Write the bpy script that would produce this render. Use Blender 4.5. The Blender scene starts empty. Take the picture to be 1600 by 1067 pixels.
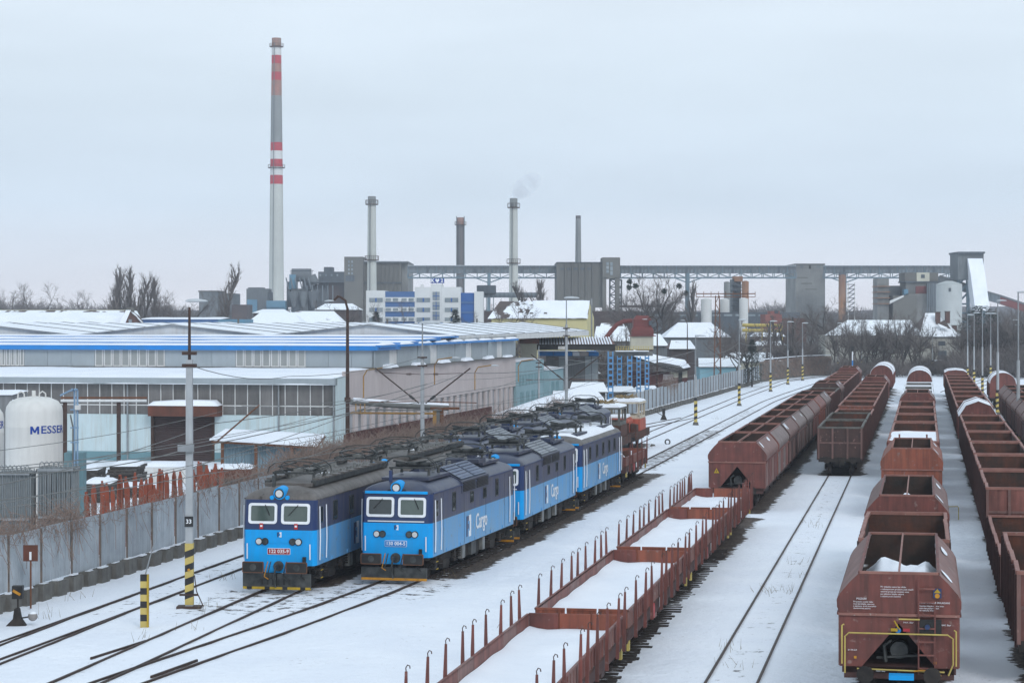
import bpy, math, random
import numpy as np
from mathutils import Matrix, Vector
random.seed(7); RNG = np.random.default_rng(11)
SC = bpy.context.scene; COL = SC.collection
# ---------------------------------------------------------------- camera, sky, sun, exposure
F = 3500.0; H = 10.8; HZ = 495.0          # focal length in photo pixels, eye height, horizon row
cd = bpy.data.cameras.new('camera'); cam = bpy.data.objects.new('camera', cd); COL.objects.link(cam)
cam.location = (0, 0, H); cam.rotation_euler = (math.pi/2, 0, 0)
cd.sensor_width = 36; cd.lens = F/1600*36; cd.shift_y = -(533.5-HZ)/1600; cd.clip_start = .5; cd.clip_end = 9000
SC.camera = cam
W = bpy.data.worlds.new('World'); SC.world = W; W.use_nodes = True
nt = W.node_tree; N = nt.nodes; Lk = nt.links; bg = N['Background']
SUN_EL, SUN_AZ = math.radians(33), math.radians(22)
sky = N.new('ShaderNodeTexSky'); sky.sky_type = 'NISHITA'; sky.sun_disc = False; sky.sun_elevation = SUN_EL; sky.sun_rotation = math.pi-SUN_AZ
tc = N.new('ShaderNodeTexCoord'); sp = N.new('ShaderNodeSeparateXYZ'); Lk.new(tc.outputs['Generated'], sp.inputs[0])
rp = N.new('ShaderNodeValToRGB'); Lk.new(sp.outputs['Z'], rp.inputs[0])
cr = rp.color_ramp; cr.elements[0].position = 0; cr.elements[0].color = (8.2, 8.25, 9.0, 1)
cr.elements[1].position = 1; cr.elements[1].color = (6.6, 8.1, 9.6, 1)
for p_, c_ in ((.018, (7.6, 8.0, 8.95, 1)), (.05, (6.75, 7.85, 9.1, 1)), (.1, (7.3, 8.35, 9.35, 1)), (.16, (7.75, 8.65, 9.5, 1))):
    e = cr.elements.new(p_); e.color = c_
mp = N.new('ShaderNodeMapping'); mp.inputs['Scale'].default_value = (3, 3, 16); Lk.new(tc.outputs['Generated'], mp.inputs[0])
nz = N.new('ShaderNodeTexNoise'); nz.inputs['Scale'].default_value = 1.6; nz.inputs['Detail'].default_value = 5; Lk.new(mp.outputs[0], nz.inputs['Vector'])
mr = N.new('ShaderNodeMapRange'); mr.inputs['From Min'].default_value = .3; mr.inputs['From Max'].default_value = .7
mr.inputs['To Min'].default_value = .945; mr.inputs['To Max'].default_value = 1.075; Lk.new(nz.outputs[0], mr.inputs[0])
ml = N.new('ShaderNodeVectorMath'); ml.operation = 'MULTIPLY'; Lk.new(rp.outputs[0], ml.inputs[0]); Lk.new(mr.outputs[0], ml.inputs[1])
mx = N.new('ShaderNodeMix'); mx.data_type = 'RGBA'; mx.inputs[0].default_value = .94
Lk.new(sky.outputs[0], mx.inputs[6]); Lk.new(ml.outputs[0], mx.inputs[7]); Lk.new(mx.outputs[2], bg.inputs[0]); bg.inputs[1].default_value = .1
sl = bpy.data.lights.new('sun', 'SUN'); sl.energy = 1.25; sl.angle = math.radians(22); sl.color = (.98, .98, 1)
so = bpy.data.objects.new('sun', sl); COL.objects.link(so)
sd = Vector((math.sin(SUN_AZ)*math.cos(SUN_EL), -math.cos(SUN_AZ)*math.cos(SUN_EL), math.sin(SUN_EL)))
so.rotation_euler = sd.to_track_quat('Z', 'Y').to_euler(); so.location = (0, 0, 300)
vs = SC.view_settings; vs.view_transform = 'Standard'; vs.look = 'None'; vs.exposure = 0; vs.gamma = 1; vs.use_curve_mapping = False
SC.cycles.use_denoising = True; SC.cycles.max_bounces = 6; SC.cycles.diffuse_bounces = 3; SC.cycles.glossy_bounces = 2; SC.cycles.volume_bounces = 1
SC.cycles.use_adaptive_sampling = True; SC.cycles.adaptive_threshold = .015
# ---------------------------------------------------------------- helpers
def G(px, py, z=0.0):
    Y = F*(H-z)/(py-HZ); return ((px-800)*Y/F, Y, z)
def P(px, py, Y): return ((px-800)*Y/F, Y, H-(py-HZ)*Y/F)
def PX(px, Y): return (px-800)*Y/F
def PZ(py, Y): return H-(py-HZ)*Y/F
OFFS = {}
def bld(name, label, cat, loc, group=None):   # a thing whose parts are given in world coordinates
    o = thing(name, label, cat, loc, 0, group); OFFS[o.name] = tuple(loc); return o
class MB:
    def __init__(s): s.v = []; s.f = []
    def add(s, vs, fs):
        n = len(s.v); s.v += [tuple(v) for v in vs]; s.f += [tuple(i+n for i in f) for f in fs]; return s
    def box(s, x0, x1, y0, y1, z0, z1):
        return s.add([(x0,y0,z0),(x1,y0,z0),(x1,y1,z0),(x0,y1,z0),(x0,y0,z1),(x1,y0,z1),(x1,y1,z1),(x0,y1,z1)],
                     [(3,2,1,0),(4,5,6,7),(0,1,5,4),(1,2,6,5),(2,3,7,6),(3,0,4,7)])
    def bar(s, p, q, w, h=None):
        p, q = Vector(p), Vector(q); h = h or w; d = (q-p).normalized()
        u = Vector((0,0,1)) if abs(d.z) < .95 else Vector((0,1,0))
        a = d.cross(u).normalized()*w/2; b = a.cross(d).normalized()*h/2
        return s.add([p-a-b,p+a-b,p+a+b,p-a+b,q-a-b,q+a-b,q+a+b,q-a+b],[(0,1,2,3),(7,6,5,4),(0,4,5,1),(1,5,6,2),(2,6,7,3),(3,7,4,0)])
    def cyl(s, p, q, r, r2=None, n=10, caps=True):
        p, q = Vector(p), Vector(q); r2 = r if r2 is None else r2; d = (q-p).normalized()
        u = Vector((0,0,1)) if abs(d.z) < .95 else Vector((0,1,0))
        a = d.cross(u).normalized(); b = a.cross(d).normalized(); vs = []
        for c, R in ((p, r), (q, r2)):
            vs += [c+(a*math.cos(t)+b*math.sin(t))*R for t in [2*math.pi*k/n for k in range(n)]]
        fs = [(k,(k+1)%n,n+(k+1)%n,n+k) for k in range(n)]
        if caps: fs += [tuple(range(n))[::-1], tuple(range(n,2*n))]
        return s.add(vs, fs)
    def tube(s, pts, r, n=6, r2=None):
        pts = [Vector(p) for p in pts]; m = len(pts); vs = []; pa = None
        for i, p in enumerate(pts):
            d = (pts[min(i+1,m-1)]-pts[max(i-1,0)]).normalized()
            if pa is None:
                u = Vector((0,0,1)) if abs(d.z) < .9 else Vector((0,1,0)); a = d.cross(u).normalized()
            else:
                a = (pa-d*pa.dot(d)).normalized()
            pa = a; b = a.cross(d); R = r if r2 is None else r+(r2-r)*i/(m-1)
            vs += [p+(a*math.cos(t)+b*math.sin(t))*R for t in [2*math.pi*k/n for k in range(n)]]
        fs = [(i*n+k,i*n+(k+1)%n,(i+1)*n+(k+1)%n,(i+1)*n+k) for i in range(m-1) for k in range(n)]
        return s.add(vs, fs+[tuple(range(n))[::-1], tuple(range((m-1)*n,m*n))])
    def ext(s, prof, ax, a, b):
        n = len(prof)
        mk = {'y': lambda p,t: (p[0],t,p[1]), 'x': lambda p,t: (t,p[0],p[1]), 'z': lambda p,t: (p[0],p[1],t)}[ax]
        return s.add([mk(p,a) for p in prof]+[mk(p,b) for p in prof],
                     [(k,(k+1)%n,n+(k+1)%n,n+k) for k in range(n)]+[tuple(range(n))[::-1],tuple(range(n,2*n))])
    def loft(s, rings, cap0=True, cap1=True):
        n = len(rings[0]); vs = [p for r in rings for p in r]
        fs = [(i*n+k,i*n+(k+1)%n,(i+1)*n+(k+1)%n,(i+1)*n+k) for i in range(len(rings)-1) for k in range(n)]
        if cap0: fs.append(tuple(range(n))[::-1])
        if cap1: fs.append(tuple(range((len(rings)-1)*n,len(rings)*n)))
        return s.add(vs, fs)
    def quad(s, *p): return s.add(p, [tuple(range(len(p)))])
    def build(s, name, m, parent=None, smooth=False, loc=None, rz=0, label=None):
        off = OFFS.get(parent.name) if parent is not None else None
        if off: s.v = [(x-off[0],y-off[1],z-off[2]) for x, y, z in s.v]
        me = bpy.data.meshes.new(name); me.from_pydata(s.v, [], s.f)
        me.materials.append(MT[m] if isinstance(m, str) else m)
        if smooth:
            me.polygons.foreach_set('use_smooth', [True]*len(me.polygons)); me.set_sharp_from_angle(angle=math.radians(38))
        o = bpy.data.objects.new(name, me); COL.objects.link(o); reg(o, parent)
        if off: OFFS[o.name] = off
        if loc: o.location = loc
        if rz: o.rotation_euler.z = rz
        if label: o['label'] = label
        return o
def fixn(o):
    import bmesh
    b = bmesh.new(); b.from_mesh(o.data); bmesh.ops.recalc_face_normals(b, faces=b.faces); b.to_mesh(o.data); b.free()
def tag(o, label=None, cat=None, group=None, kind=None):
    for k, v in (('label',label),('category',cat),('group',group),('kind',kind)):
        if v: o[k] = v
    return o
def thing(name, label, cat, loc=(0,0,0), rz=0, group=None, kind=None):
    o = bpy.data.objects.new(name, None); COL.objects.link(o); o.location = loc; o.rotation_euler.z = rz; o.empty_display_size = .3
    return tag(o, label, cat, group, kind)
REG = {}
def reg(o, parent):
    if parent is not None: o.parent = parent; REG.setdefault(parent.name, []).append(o)
def KC(o): return REG.get(o.name, [])
def rm(o):
    for c in list(KC(o)): rm(c)
    if o.parent is not None and o in REG.get(o.parent.name, []): REG[o.parent.name].remove(o)
    REG.pop(o.name, None); bpy.data.objects.remove(o)
def dup(o, parent=None, loc=None, rz=None, label=None, group=None, scale=None, ch=None):
    c = o.copy(); COL.objects.link(c); c.parent = None; reg(c, parent)
    if loc is not None: c.location = loc
    if rz is not None: c.rotation_euler.z = rz
    if scale is not None: c.scale = scale
    if label: c['label'] = label
    if group: c['group'] = group
    for k in list(KC(o)): dup(k, c)
    return c
def share(o, name, parent, loc, rz=None, scale=None):
    c = bpy.data.objects.new(name, o.data if hasattr(o, 'data') else o); COL.objects.link(c); reg(c, parent); c.location = loc
    if rz: c.rotation_euler.z = rz
    if scale: c.scale = scale
    return c
def text(name, s, size, m, parent, M, bold=.0, ext=.004, align='CENTER', squeeze=1):
    cu = bpy.data.curves.new('t', 'FONT'); cu.body = s; cu.size = size; cu.extrude = ext; cu.align_x = align; cu.align_y = 'CENTER'; cu.resolution_u = 2; cu.offset = bold
    o = bpy.data.objects.new('t', cu); COL.objects.link(o)
    me = bpy.data.meshes.new_from_object(o); bpy.data.objects.remove(o); bpy.data.curves.remove(cu)
    me.transform(M @ Matrix.Diagonal((squeeze,1,1,1))); me.materials.clear(); me.materials.append(MT[m]); me.name = name
    t = bpy.data.objects.new(name, me); COL.objects.link(t); reg(t, parent); return t
def MF(x, y, z): return Matrix(((1,0,0,x),(0,0,-1,y),(0,1,0,z),(0,0,0,1)))     # facing -y
def MR(x, y, z): return Matrix(((0,0,1,x),(1,0,0,y),(0,1,0,z),(0,0,0,1)))      # facing +x
def MLf(x, y, z): return Matrix(((0,0,-1,x),(-1,0,0,y),(0,1,0,z),(0,0,0,1)))   # facing -x
def noise2(x, y, seed=0):
    x = np.asarray(x, float); y = np.asarray(y, float); xi = np.floor(x).astype(int); yi = np.floor(y).astype(int); fx = x-xi; fy = y-yi
    def h(a, b):
        n = (a*374761393+b*668265263+seed*982451653) & 0x7fffffff; n = ((n ^ (n >> 13))*1274126177) & 0x7fffffff; return ((n ^ (n >> 16)) & 0xffff)/65535.
    u = fx*fx*(3-2*fx); v = fy*fy*(3-2*fy)
    return (h(xi,yi)*(1-u)+h(xi+1,yi)*u)*(1-v)+(h(xi,yi+1)*(1-u)+h(xi+1,yi+1)*u)*v
def fbm(x, y, o=4, seed=0): return sum(noise2(x*2**k, y*2**k, seed+k)*.5**k for k in range(o))/sum(.5**k for k in range(o))
# ---------------------------------------------------------------- materials
MT = {}
def mat(name, c, c2=None, sc=2.0, rough=.7, metal=0, streak=0, scol=(.03,.025,.02), bump=0, bsc=None, spec=.3, snow=0, snsc=1.2, corr=None, var=0, fleck=0, fcol=(.5,.45,.43), emit=None, alpha=None, thr=.5, sth=.55):
    m = bpy.data.materials.new(name); m.use_nodes = True; t = m.node_tree; n = t.nodes; L = t.links; b = n['Principled BSDF']
    b.inputs['Roughness'].default_value = rough; b.inputs['Metallic'].default_value = metal; b.inputs['Specular IOR Level'].default_value = spec
    tc = n.new('ShaderNodeTexCoord'); oi = n.new('ShaderNodeObjectInfo')
    rm = n.new('ShaderNodeMath'); rm.operation = 'MULTIPLY'; rm.inputs[1].default_value = 37; L.new(oi.outputs['Random'], rm.inputs[0])
    va = n.new('ShaderNodeVectorMath'); va.operation = 'ADD'; L.new(tc.outputs['Object'], va.inputs[0]); L.new(rm.outputs[0], va.inputs[1]); vec = va.outputs[0]
    def noise(s, d=5, v=vec, r=.55):
        q = n.new('ShaderNodeTexNoise'); q.inputs['Scale'].default_value = s; q.inputs['Detail'].default_value = d; q.inputs['Roughness'].default_value = r; L.new(v, q.inputs['Vector']); return q.outputs[0]
    def rmp(v, a, b_):
        q = n.new('ShaderNodeMapRange'); q.inputs['From Min'].default_value = a; q.inputs['From Max'].default_value = b_; L.new(v, q.inputs[0]); return q.outputs[0]
    def mixc(f, a, b_):
        q = n.new('ShaderNodeMix'); q.data_type = 'RGBA'
        if isinstance(f, float): q.inputs[0].default_value = f
        else: L.new(f, q.inputs[0])
        for i, x in ((6, a), (7, b_)):
            if isinstance(x, tuple): q.inputs[i].default_value = (*x[:3], 1)
            else: L.new(x, q.inputs[i])
        return q.outputs[2]
    c2 = c2 or tuple(x*.8 for x in c)
    col = mixc(rmp(noise(sc), thr-.17, thr+.17), c, c2)
    if fleck: col = mixc(rmp(noise(sc*3.1, 3), .66-.06*fleck, .72), col, fcol)
    if streak:
        mpp = n.new('ShaderNodeMapping'); mpp.inputs['Scale'].default_value = (3.2, 3.2, .22); L.new(vec, mpp.inputs[0])
        s1 = rmp(noise(1.3, 5, mpp.outputs[0], .65), sth-.15, sth+.2)
        mm = n.new('ShaderNodeMath'); mm.operation = 'MULTIPLY'; mm.inputs[1].default_value = streak; L.new(s1, mm.inputs[0]); col = mixc(mm.outputs[0], col, scol)
    if var:
        hs = n.new('ShaderNodeHueSaturation'); vv = n.new('ShaderNodeMapRange'); vv.inputs['To Min'].default_value = 1-var; vv.inputs['To Max'].default_value = 1+var
        L.new(oi.outputs['Random'], vv.inputs[0]); L.new(vv.outputs[0], hs.inputs['Value']); L.new(col, hs.inputs['Color']); col = hs.outputs[0]
    if snow:
        ge = n.new('ShaderNodeNewGeometry'); sx = n.new('ShaderNodeSeparateXYZ'); L.new(ge.outputs['Normal'], sx.inputs[0])
        up = rmp(sx.outputs['Z'], .45, .65); nn = rmp(noise(snsc, 4), .62-.5*snow, .68-.5*snow)
        mm = n.new('ShaderNodeMath'); mm.operation = 'MULTIPLY'; L.new(up, mm.inputs[0]); L.new(nn, mm.inputs[1]); col = mixc(mm.outputs[0], col, (.84,.87,.9))
    L.new(col, b.inputs['Base Color']); nrm = None
    if corr:
        ax, per, dep = corr; sx = n.new('ShaderNodeSeparateXYZ'); L.new(tc.outputs['Object'], sx.inputs[0])
        q = n.new('ShaderNodeMath'); q.operation = 'MULTIPLY'; q.inputs[1].default_value = 2*math.pi/per; L.new(sx.outputs[ax], q.inputs[0])
        q2 = n.new('ShaderNodeMath'); q2.operation = 'SINE'; L.new(q.outputs[0], q2.inputs[0])
        bp = n.new('ShaderNodeBump'); bp.inputs['Distance'].default_value = dep; bp.inputs['Strength'].default_value = 1; L.new(q2.outputs[0], bp.inputs['Height']); nrm = bp.outputs[0]
    if bump:
        bp = n.new('ShaderNodeBump'); bp.inputs['Distance'].default_value = bump; bp.inputs['Strength'].default_value = 1; L.new(noise(bsc or sc*3, 6), bp.inputs['Height'])
        if nrm: L.new(nrm, bp.inputs['Normal'])
        nrm = bp.outputs[0]
    if nrm: L.new(nrm, b.inputs['Normal'])
    if emit: b.inputs['Emission Color'].default_value = (*emit[0], 1); b.inputs['Emission Strength'].default_value = emit[1]
    MT[name] = m; return m
mat('snow', (.86,.885,.925), (.80,.83,.885), sc=.5, rough=.6, bump=.05, bsc=3.5, spec=.2)
mat('snow_roof', (.87,.89,.925), (.78,.81,.86), sc=.35, rough=.65, bump=.04, bsc=2, spec=.2)
mat('rail', (.035,.022,.017), (.06,.032,.022), sc=4, rough=.6, metal=.3)
mat('sleeper', (.03,.025,.022), (.055,.045,.04), sc=5, rough=.9, bump=.02, snow=.03, snsc=3)
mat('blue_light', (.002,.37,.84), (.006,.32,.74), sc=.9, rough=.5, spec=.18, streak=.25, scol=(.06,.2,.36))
mat('blue_side', (.05,.33,.68), (.12,.33,.56), sc=.7, rough=.42, spec=.45, streak=.7, scol=(.24,.31,.38), fleck=.25, fcol=(.16,.22,.28))  # side blue washed out by sky sheen put into the colour; streaks are grime
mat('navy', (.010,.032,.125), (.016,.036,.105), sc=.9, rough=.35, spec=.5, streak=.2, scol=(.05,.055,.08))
mat('navy_side', (.026,.042,.115), (.055,.056,.09), sc=.8, rough=.45, spec=.5, streak=.75, scol=(.12,.11,.115), fleck=.2, fcol=(.03,.03,.04))  # navy greyed by sky sheen in the colour, plus grime streaks
mat('roof_grey', (.10,.088,.078), (.17,.155,.145), sc=1.0, rough=.55, spec=.4, streak=.5, scol=(.03,.026,.022), fleck=.3, fcol=(.05,.04,.035))
mat('roof_navy', (.022,.035,.085), (.06,.065,.09), sc=1.2, rough=.4, spec=.5, streak=.4, scol=(.03,.03,.035))
mat('black', (.012,.012,.013), (.03,.028,.026), sc=3, rough=.6)
mat('under', (.018,.016,.015), (.045,.036,.03), sc=2.5, rough=.8, bump=.01)
mat('dark_gear', (.03,.033,.033), (.085,.088,.085), sc=3, rough=.5, metal=.3)
mat('insul', (.10,.105,.1), (.2,.2,.19), sc=3, rough=.35)
mat('white_paint', (.84,.85,.86), (.74,.76,.78), sc=3, rough=.45)
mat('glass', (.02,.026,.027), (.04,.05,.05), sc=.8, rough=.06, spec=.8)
mat('glass_lit', (.05,.075,.065), (.09,.115,.1), sc=.8, rough=.08, spec=.8)  # paler, greener windscreen glass
mat('lamp_glass', (.55,.56,.55), (.7,.7,.68), sc=3, rough=.1, spec=.8)
mat('yellow', (.55,.36,.015), (.4,.26,.02), sc=3, rough=.6, streak=.3)
mat('yellow_pale', (.55,.44,.12), (.48,.36,.1), sc=2, rough=.6, streak=.25)
mat('orange', (.6,.27,.02), (.45,.2,.02), sc=3, rough=.6, streak=.35)
mat('red_plate', (.36,.03,.04), (.3,.03,.04), sc=2, rough=.5)
mat('red', (.5,.03,.03), (.4,.03,.03), sc=2, rough=.5)
mat('blue_plate', (.02,.2,.55), (.02,.2,.5), rough=.5)
for k, (a, b) in enumerate((((.21,.066,.052),(.14,.052,.044)), ((.27,.105,.085),(.18,.068,.055)), ((.085,.046,.038),(.055,.034,.03)), ((.26,.075,.045),(.3,.095,.055)), ((.165,.095,.082),(.215,.12,.105)))):
    mat('wag%d' % k, a, b, sc=1.3, rough=.62, streak=.75, scol=(.05,.03,.026), bump=.008, bsc=5, fleck=.35, fcol=(.27,.16,.14))
mat('wag_pink', (.26,.145,.125), (.19,.098,.083), sc=1.2, rough=.6, streak=.55, scol=(.07,.042,.04), fleck=.4, fcol=(.3,.25,.24))
mat('wag_grey', (.24,.185,.17), (.165,.12,.11), sc=1.1, rough=.6, streak=.6, scol=(.09,.06,.055), fleck=.45, fcol=(.36,.32,.31))
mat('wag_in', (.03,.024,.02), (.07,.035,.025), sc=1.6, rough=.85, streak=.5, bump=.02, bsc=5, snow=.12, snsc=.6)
mat('wag_rust', (.13,.045,.026), (.05,.034,.028), sc=1.2, rough=.85, streak=.5, bump=.02, bsc=5)
mat('wag_rim', (.30,.145,.115), (.22,.1,.08), sc=2, rough=.6, fleck=.3, fcol=(.35,.28,.25))
mat('rib_dark', (.06,.03,.026), (.085,.04,.034), sc=2, rough=.7)
mat('concrete', (.30,.31,.31), (.22,.23,.235), sc=1.2, rough=.85, streak=.35, scol=(.14,.14,.14), bump=.01)
mat('con_dark', (.17,.165,.15), (.11,.105,.095), sc=2.2, rough=.9, bump=.03, streak=.4, scol=(.05,.045,.04))
mat('fence', (.37,.41,.445), (.29,.325,.355), sc=1.3, rough=.75, streak=.5, scol=(.19,.19,.19), corr=(0,.23,.012), var=.1, sth=.58)
mat('fence_dark', (.13,.11,.1), (.2,.16,.13), sc=3, rough=.8)
mat('galv', (.32,.335,.345), (.24,.255,.265), sc=1.5, rough=.5, metal=.5)
mat('pole', (.40,.42,.435), (.33,.345,.355), sc=1.3, rough=.7, streak=.3, scol=(.2,.2,.2))
mat('steel_dark', (.045,.027,.022), (.07,.04,.03), sc=2.5, rough=.7)
mat('steel_rust', (.17,.07,.035), (.10,.05,.03), sc=2.5, rough=.8)
mat('stripe_y', (.58,.45,.13), (.48,.37,.12), sc=3, rough=.7)
mat('stripe_k', (.02,.02,.022), (.035,.035,.036), sc=3, rough=.7)
mat('twig', (.19,.135,.11), (.27,.2,.165), sc=.6, rough=.9)
mat('bark', (.055,.047,.042), (.085,.072,.064), sc=1.2, rough=.95)
mat('branch', (.10,.088,.083), (.165,.14,.128), sc=.3, rough=.95)
mat('needles', (.014,.03,.02), (.028,.045,.03), sc=.8, rough=.9)
mat('grass', (.25,.2,.11), (.16,.12,.07), sc=2, rough=.9)
# ground: snow with bare ballast where the trains stand
def ground_mat():
    m = bpy.data.materials.new('ground_snow'); m.use_nodes = True; t = m.node_tree; n = t.nodes; L = t.links; b = n['Principled BSDF']
    b.inputs['Roughness'].default_value = .65; b.inputs['Specular IOR Level'].default_value = .2
    tc = n.new('ShaderNodeTexCoord'); at = n.new('ShaderNodeAttribute'); at.attribute_name = 'bare'
    def nz(s, d=5, r=.55):
        q = n.new('ShaderNodeTexNoise'); q.inputs['Scale'].default_value = s; q.inputs['Detail'].default_value = d; q.inputs['Roughness'].default_value = r; L.new(tc.outputs['Object'], q.inputs['Vector']); return q.outputs[0]
    def mth(op, a, b_):
        q = n.new('ShaderNodeMath'); q.operation = op
        for i, x in ((0,a),(1,b_)):
            if isinstance(x, (int,float)): q.inputs[i].default_value = x
            else: L.new(x, q.inputs[i])
        return q.outputs[0]
    def rmp(v, a, b_):
        q = n.new('ShaderNodeMapRange'); q.inputs['From Min'].default_value = a; q.inputs['From Max'].default_value = b_; L.new(v, q.inputs[0]); return q.outputs[0]
    def mixc(f, a, b_):
        q = n.new('ShaderNodeMix'); q.data_type = 'RGBA'; L.new(f, q.inputs[0])
        for i, x in ((6,a),(7,b_)):
            if isinstance(x, tuple): q.inputs[i].default_value = (*x,1)
            else: L.new(x, q.inputs[i])
        return q.outputs[2]
    snow = mixc(rmp(nz(.22), .35, .65), (.85,.875,.915), (.79,.82,.875))
    speck = rmp(mth('ADD', nz(7, 3), mth('MULTIPLY', nz(.35, 2), .35)), .87, .93)
    snow = mixc(mth('MULTIPLY', speck, .65), snow, (.2,.17,.13))
    bal = mixc(rmp(nz(11, 4), .38, .62), (.022,.017,.014), mixc(rmp(nz(1.1, 3), .4, .6), (.16,.125,.10), (.09,.066,.05)))
    f = rmp(mth('ADD', at.outputs['Fac'], mth('MULTIPLY', mth('SUBTRACT', nz(1.7, 7, .7), .5), 2.0)), .40, .56)
    L.new(mixc(f, snow, bal), b.inputs['Base Color'])
    bp = n.new('ShaderNodeBump'); bp.inputs['Distance'].default_value = .11; bp.inputs['Strength'].default_value = 1
    L.new(mth('ADD', mth('MULTIPLY', nz(2.2, 5), .8), mth('MULTIPLY', nz(7, 4), .22)), bp.inputs['Height']); L.new(bp.outputs[0], b.inputs['Normal'])
    MT['ground'] = m
ground_mat()
# ---------------------------------------------------------------- tracks and ground
def smooth(pts, step=1.5, win=9):
    pts = sorted(pts, key=lambda p: p[1]); ys = np.arange(pts[0][1], pts[-1][1], step); xs = np.interp(ys, [p[1] for p in pts], [p[0] for p in pts])
    k = win//2; pad = np.concatenate([xs[0]-(xs[1]-xs[0])*np.arange(k,0,-1), xs, xs[-1]+(xs[-1]-xs[-2])*np.arange(1,k+1)])
    return ys, np.convolve(pad, np.ones(win)/win, 'valid')
def line(x0, y0, s, a, b): return [(x0+s*(a-y0), a), (x0+s*(b-y0), b)]
TR = {
 'T0': smooth([(-20.0,54),(-16.5,72),(-14.1,85.3),(-11.9,98.2),(7.0,200),(12.4,218),(19.2,240)]),
 'T0b': smooth([(-19.2,55),(-16.3,71),(-14.55,83)]),
 'T1': smooth([(-14.9,54),(-12.73,66.1),(-9.1,87.9),(20.5,246),(31.1,302),(46.4,378),(62,420),(92,470)]),
 'T2': smooth([(-14.6,54),(-11.62,66.1),(-8.64,75.5),(-4.5,91),(-1.0,107),(2.3,124),(5.4,140),(9.46,161),(32.3,283),(38.5,312),(51.6,370),(70,415),(102,460)]),
 'T4': smooth(line(2.05,67.9,.184,50,346)), 'T5': smooth(line(6.5,66.1,.1835,50,350)), 'T6': smooth(line(11.05,63.8,.1845,46,330)),
 'T7': smooth(line(16.35,65.8,.184,46,330)), 'T8': smooth(line(21.35,65.8,.184,60,330)),
 'R1': smooth([(62,320)]+[G(1500,604)[:2],G(1523,599)[:2],G(1552,590.5)[:2],G(1600,585)[:2],G(1680,581)[:2]]),
 'R2': smooth([(62,300)]+[G(1529,609)[:2],G(1556,599)[:2],G(1582,593)[:2],G(1640,587)[:2]]),
}
def tx(t, Y): return float(np.interp(Y, *TR[t]))
RAILZ = .09
bare = []   # (track, Y0, Y1, left, right, strength)
bare += [('T1',80,91,-2.6,3.2,.36),('T2',84,93,-2.2,2.6,.34),('T0',80,105,-1.5,1.0,.26),('T5',60,150,-.7,.7,.24),('T1',88.6,172,-1.9,1.7,.95),('T1',172,192,-1.7,1.7,.9),('T2',91.3,156,-2.1,2.2,.9),('T2',156,215,-1.1,1.4,.47),('T2',215,262,-.8,.9,.36),
         ('T4',46,98,-1.3,1.0,1.0),('T4',98,122,-1.4,1.75,.9),('T4',122,340,-1.4,1.75,.95),('T5',151.5,340,-1.4,1.45,.95),('T6',46,310,-1.25,1.2,1.0),('T7',46,310,-1.3,1.2,1.0),('T8',160,235,-1.5,1.5,1.0)]
xs = np.concatenate([-np.geomspace(760,30,26), np.arange(-26,32,.3), np.arange(32.2,62,.6), np.geomspace(64,760,26)])
ys = np.concatenate([np.linspace(-30,46,16), np.arange(48,58,.5), np.arange(58,116,.3), np.arange(116.2,150,.5), np.arange(150,260,1.0), np.geomspace(262,1500,50)])
XX, YY = np.meshgrid(xs, ys); fade = np.clip((YY-40)/10, 0, 1)*np.clip((420-YY)/100, 0, 1)
ZZ = fade*((fbm(XX*.25,YY*.12,4,3)-.5)*.14+(fbm(XX*1.3,YY*.8,2,9)-.5)*.05)
BR = np.zeros_like(XX)
for t in TR:
    d = XX-np.interp(YY, *TR[t]); on = (YY > TR[t][0][0]) & (YY < TR[t][0][-1])
    k = np.clip(1-(np.abs(d)-.9)/1.2, 0, 1)*on; ZZ = ZZ*(1-k)+k*(.02+(fbm(XX*.8,YY*.5,2,5)-.5)*.05)
for t, a, b, l, r, s in bare:
    d = XX-np.interp(YY, *TR[t]); jit = (fbm(XX*0+YY*.35, XX*0+3.3, 3, 8)-.5)*1.0
    k = np.clip((d-l)/.7+.5+jit, 0, 1)*np.clip((r-d)/.8+.5+jit, 0, 1)*np.clip((YY-a)/2, 0, 1)*np.clip((b-YY)/2, 0, 1)*s; BR = np.maximum(BR, k)
# foot tracks beside the locomotives and between the rakes
for t, off, a, b in (('T2',4.6,92,150),('T5',2.6,55,145),('T2',4.1,92,150),('T2',5.6,84,140),('T0',2.4,70,110),('T6',2.5,62,150),('T4',-3.2,60,120)):
    Yf = a; sgn = 1
    while Yf < b:
        cx = tx(t, Yf)+off+.25*sgn+math.sin(Yf*.2)*.4; ii = slice(*np.searchsorted(xs,(cx-1.2,cx+1.2))); jj = slice(*np.searchsorted(ys,(Yf-1.2,Yf+1.2))); ZZ[jj,ii] -= .085*np.exp(-(((XX[jj,ii]-cx)/.2)**2+((YY[jj,ii]-Yf)/.26)**2)); Yf += .7; sgn = -sgn
ZZ -= BR*.05
nx, ny = len(xs), len(ys)
me = bpy.data.meshes.new('ground')
me.from_pydata(np.stack([XX.ravel(),YY.ravel(),ZZ.ravel()],1).tolist(), [], [(j*nx+i,j*nx+i+1,(j+1)*nx+i+1,(j+1)*nx+i) for j in range(ny-1) for i in range(nx-1)])
me.polygons.foreach_set('use_smooth', [True]*len(me.polygons)); me.materials.append(MT['ground'])
at = me.attributes.new('bare', 'FLOAT', 'POINT'); at.data.foreach_set('value', BR.ravel().astype(np.float32))
go = bpy.data.objects.new('ground', me); COL.objects.link(go); tag(go, 'snow covered ground of the rail yard', None, None, 'structure')
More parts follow.
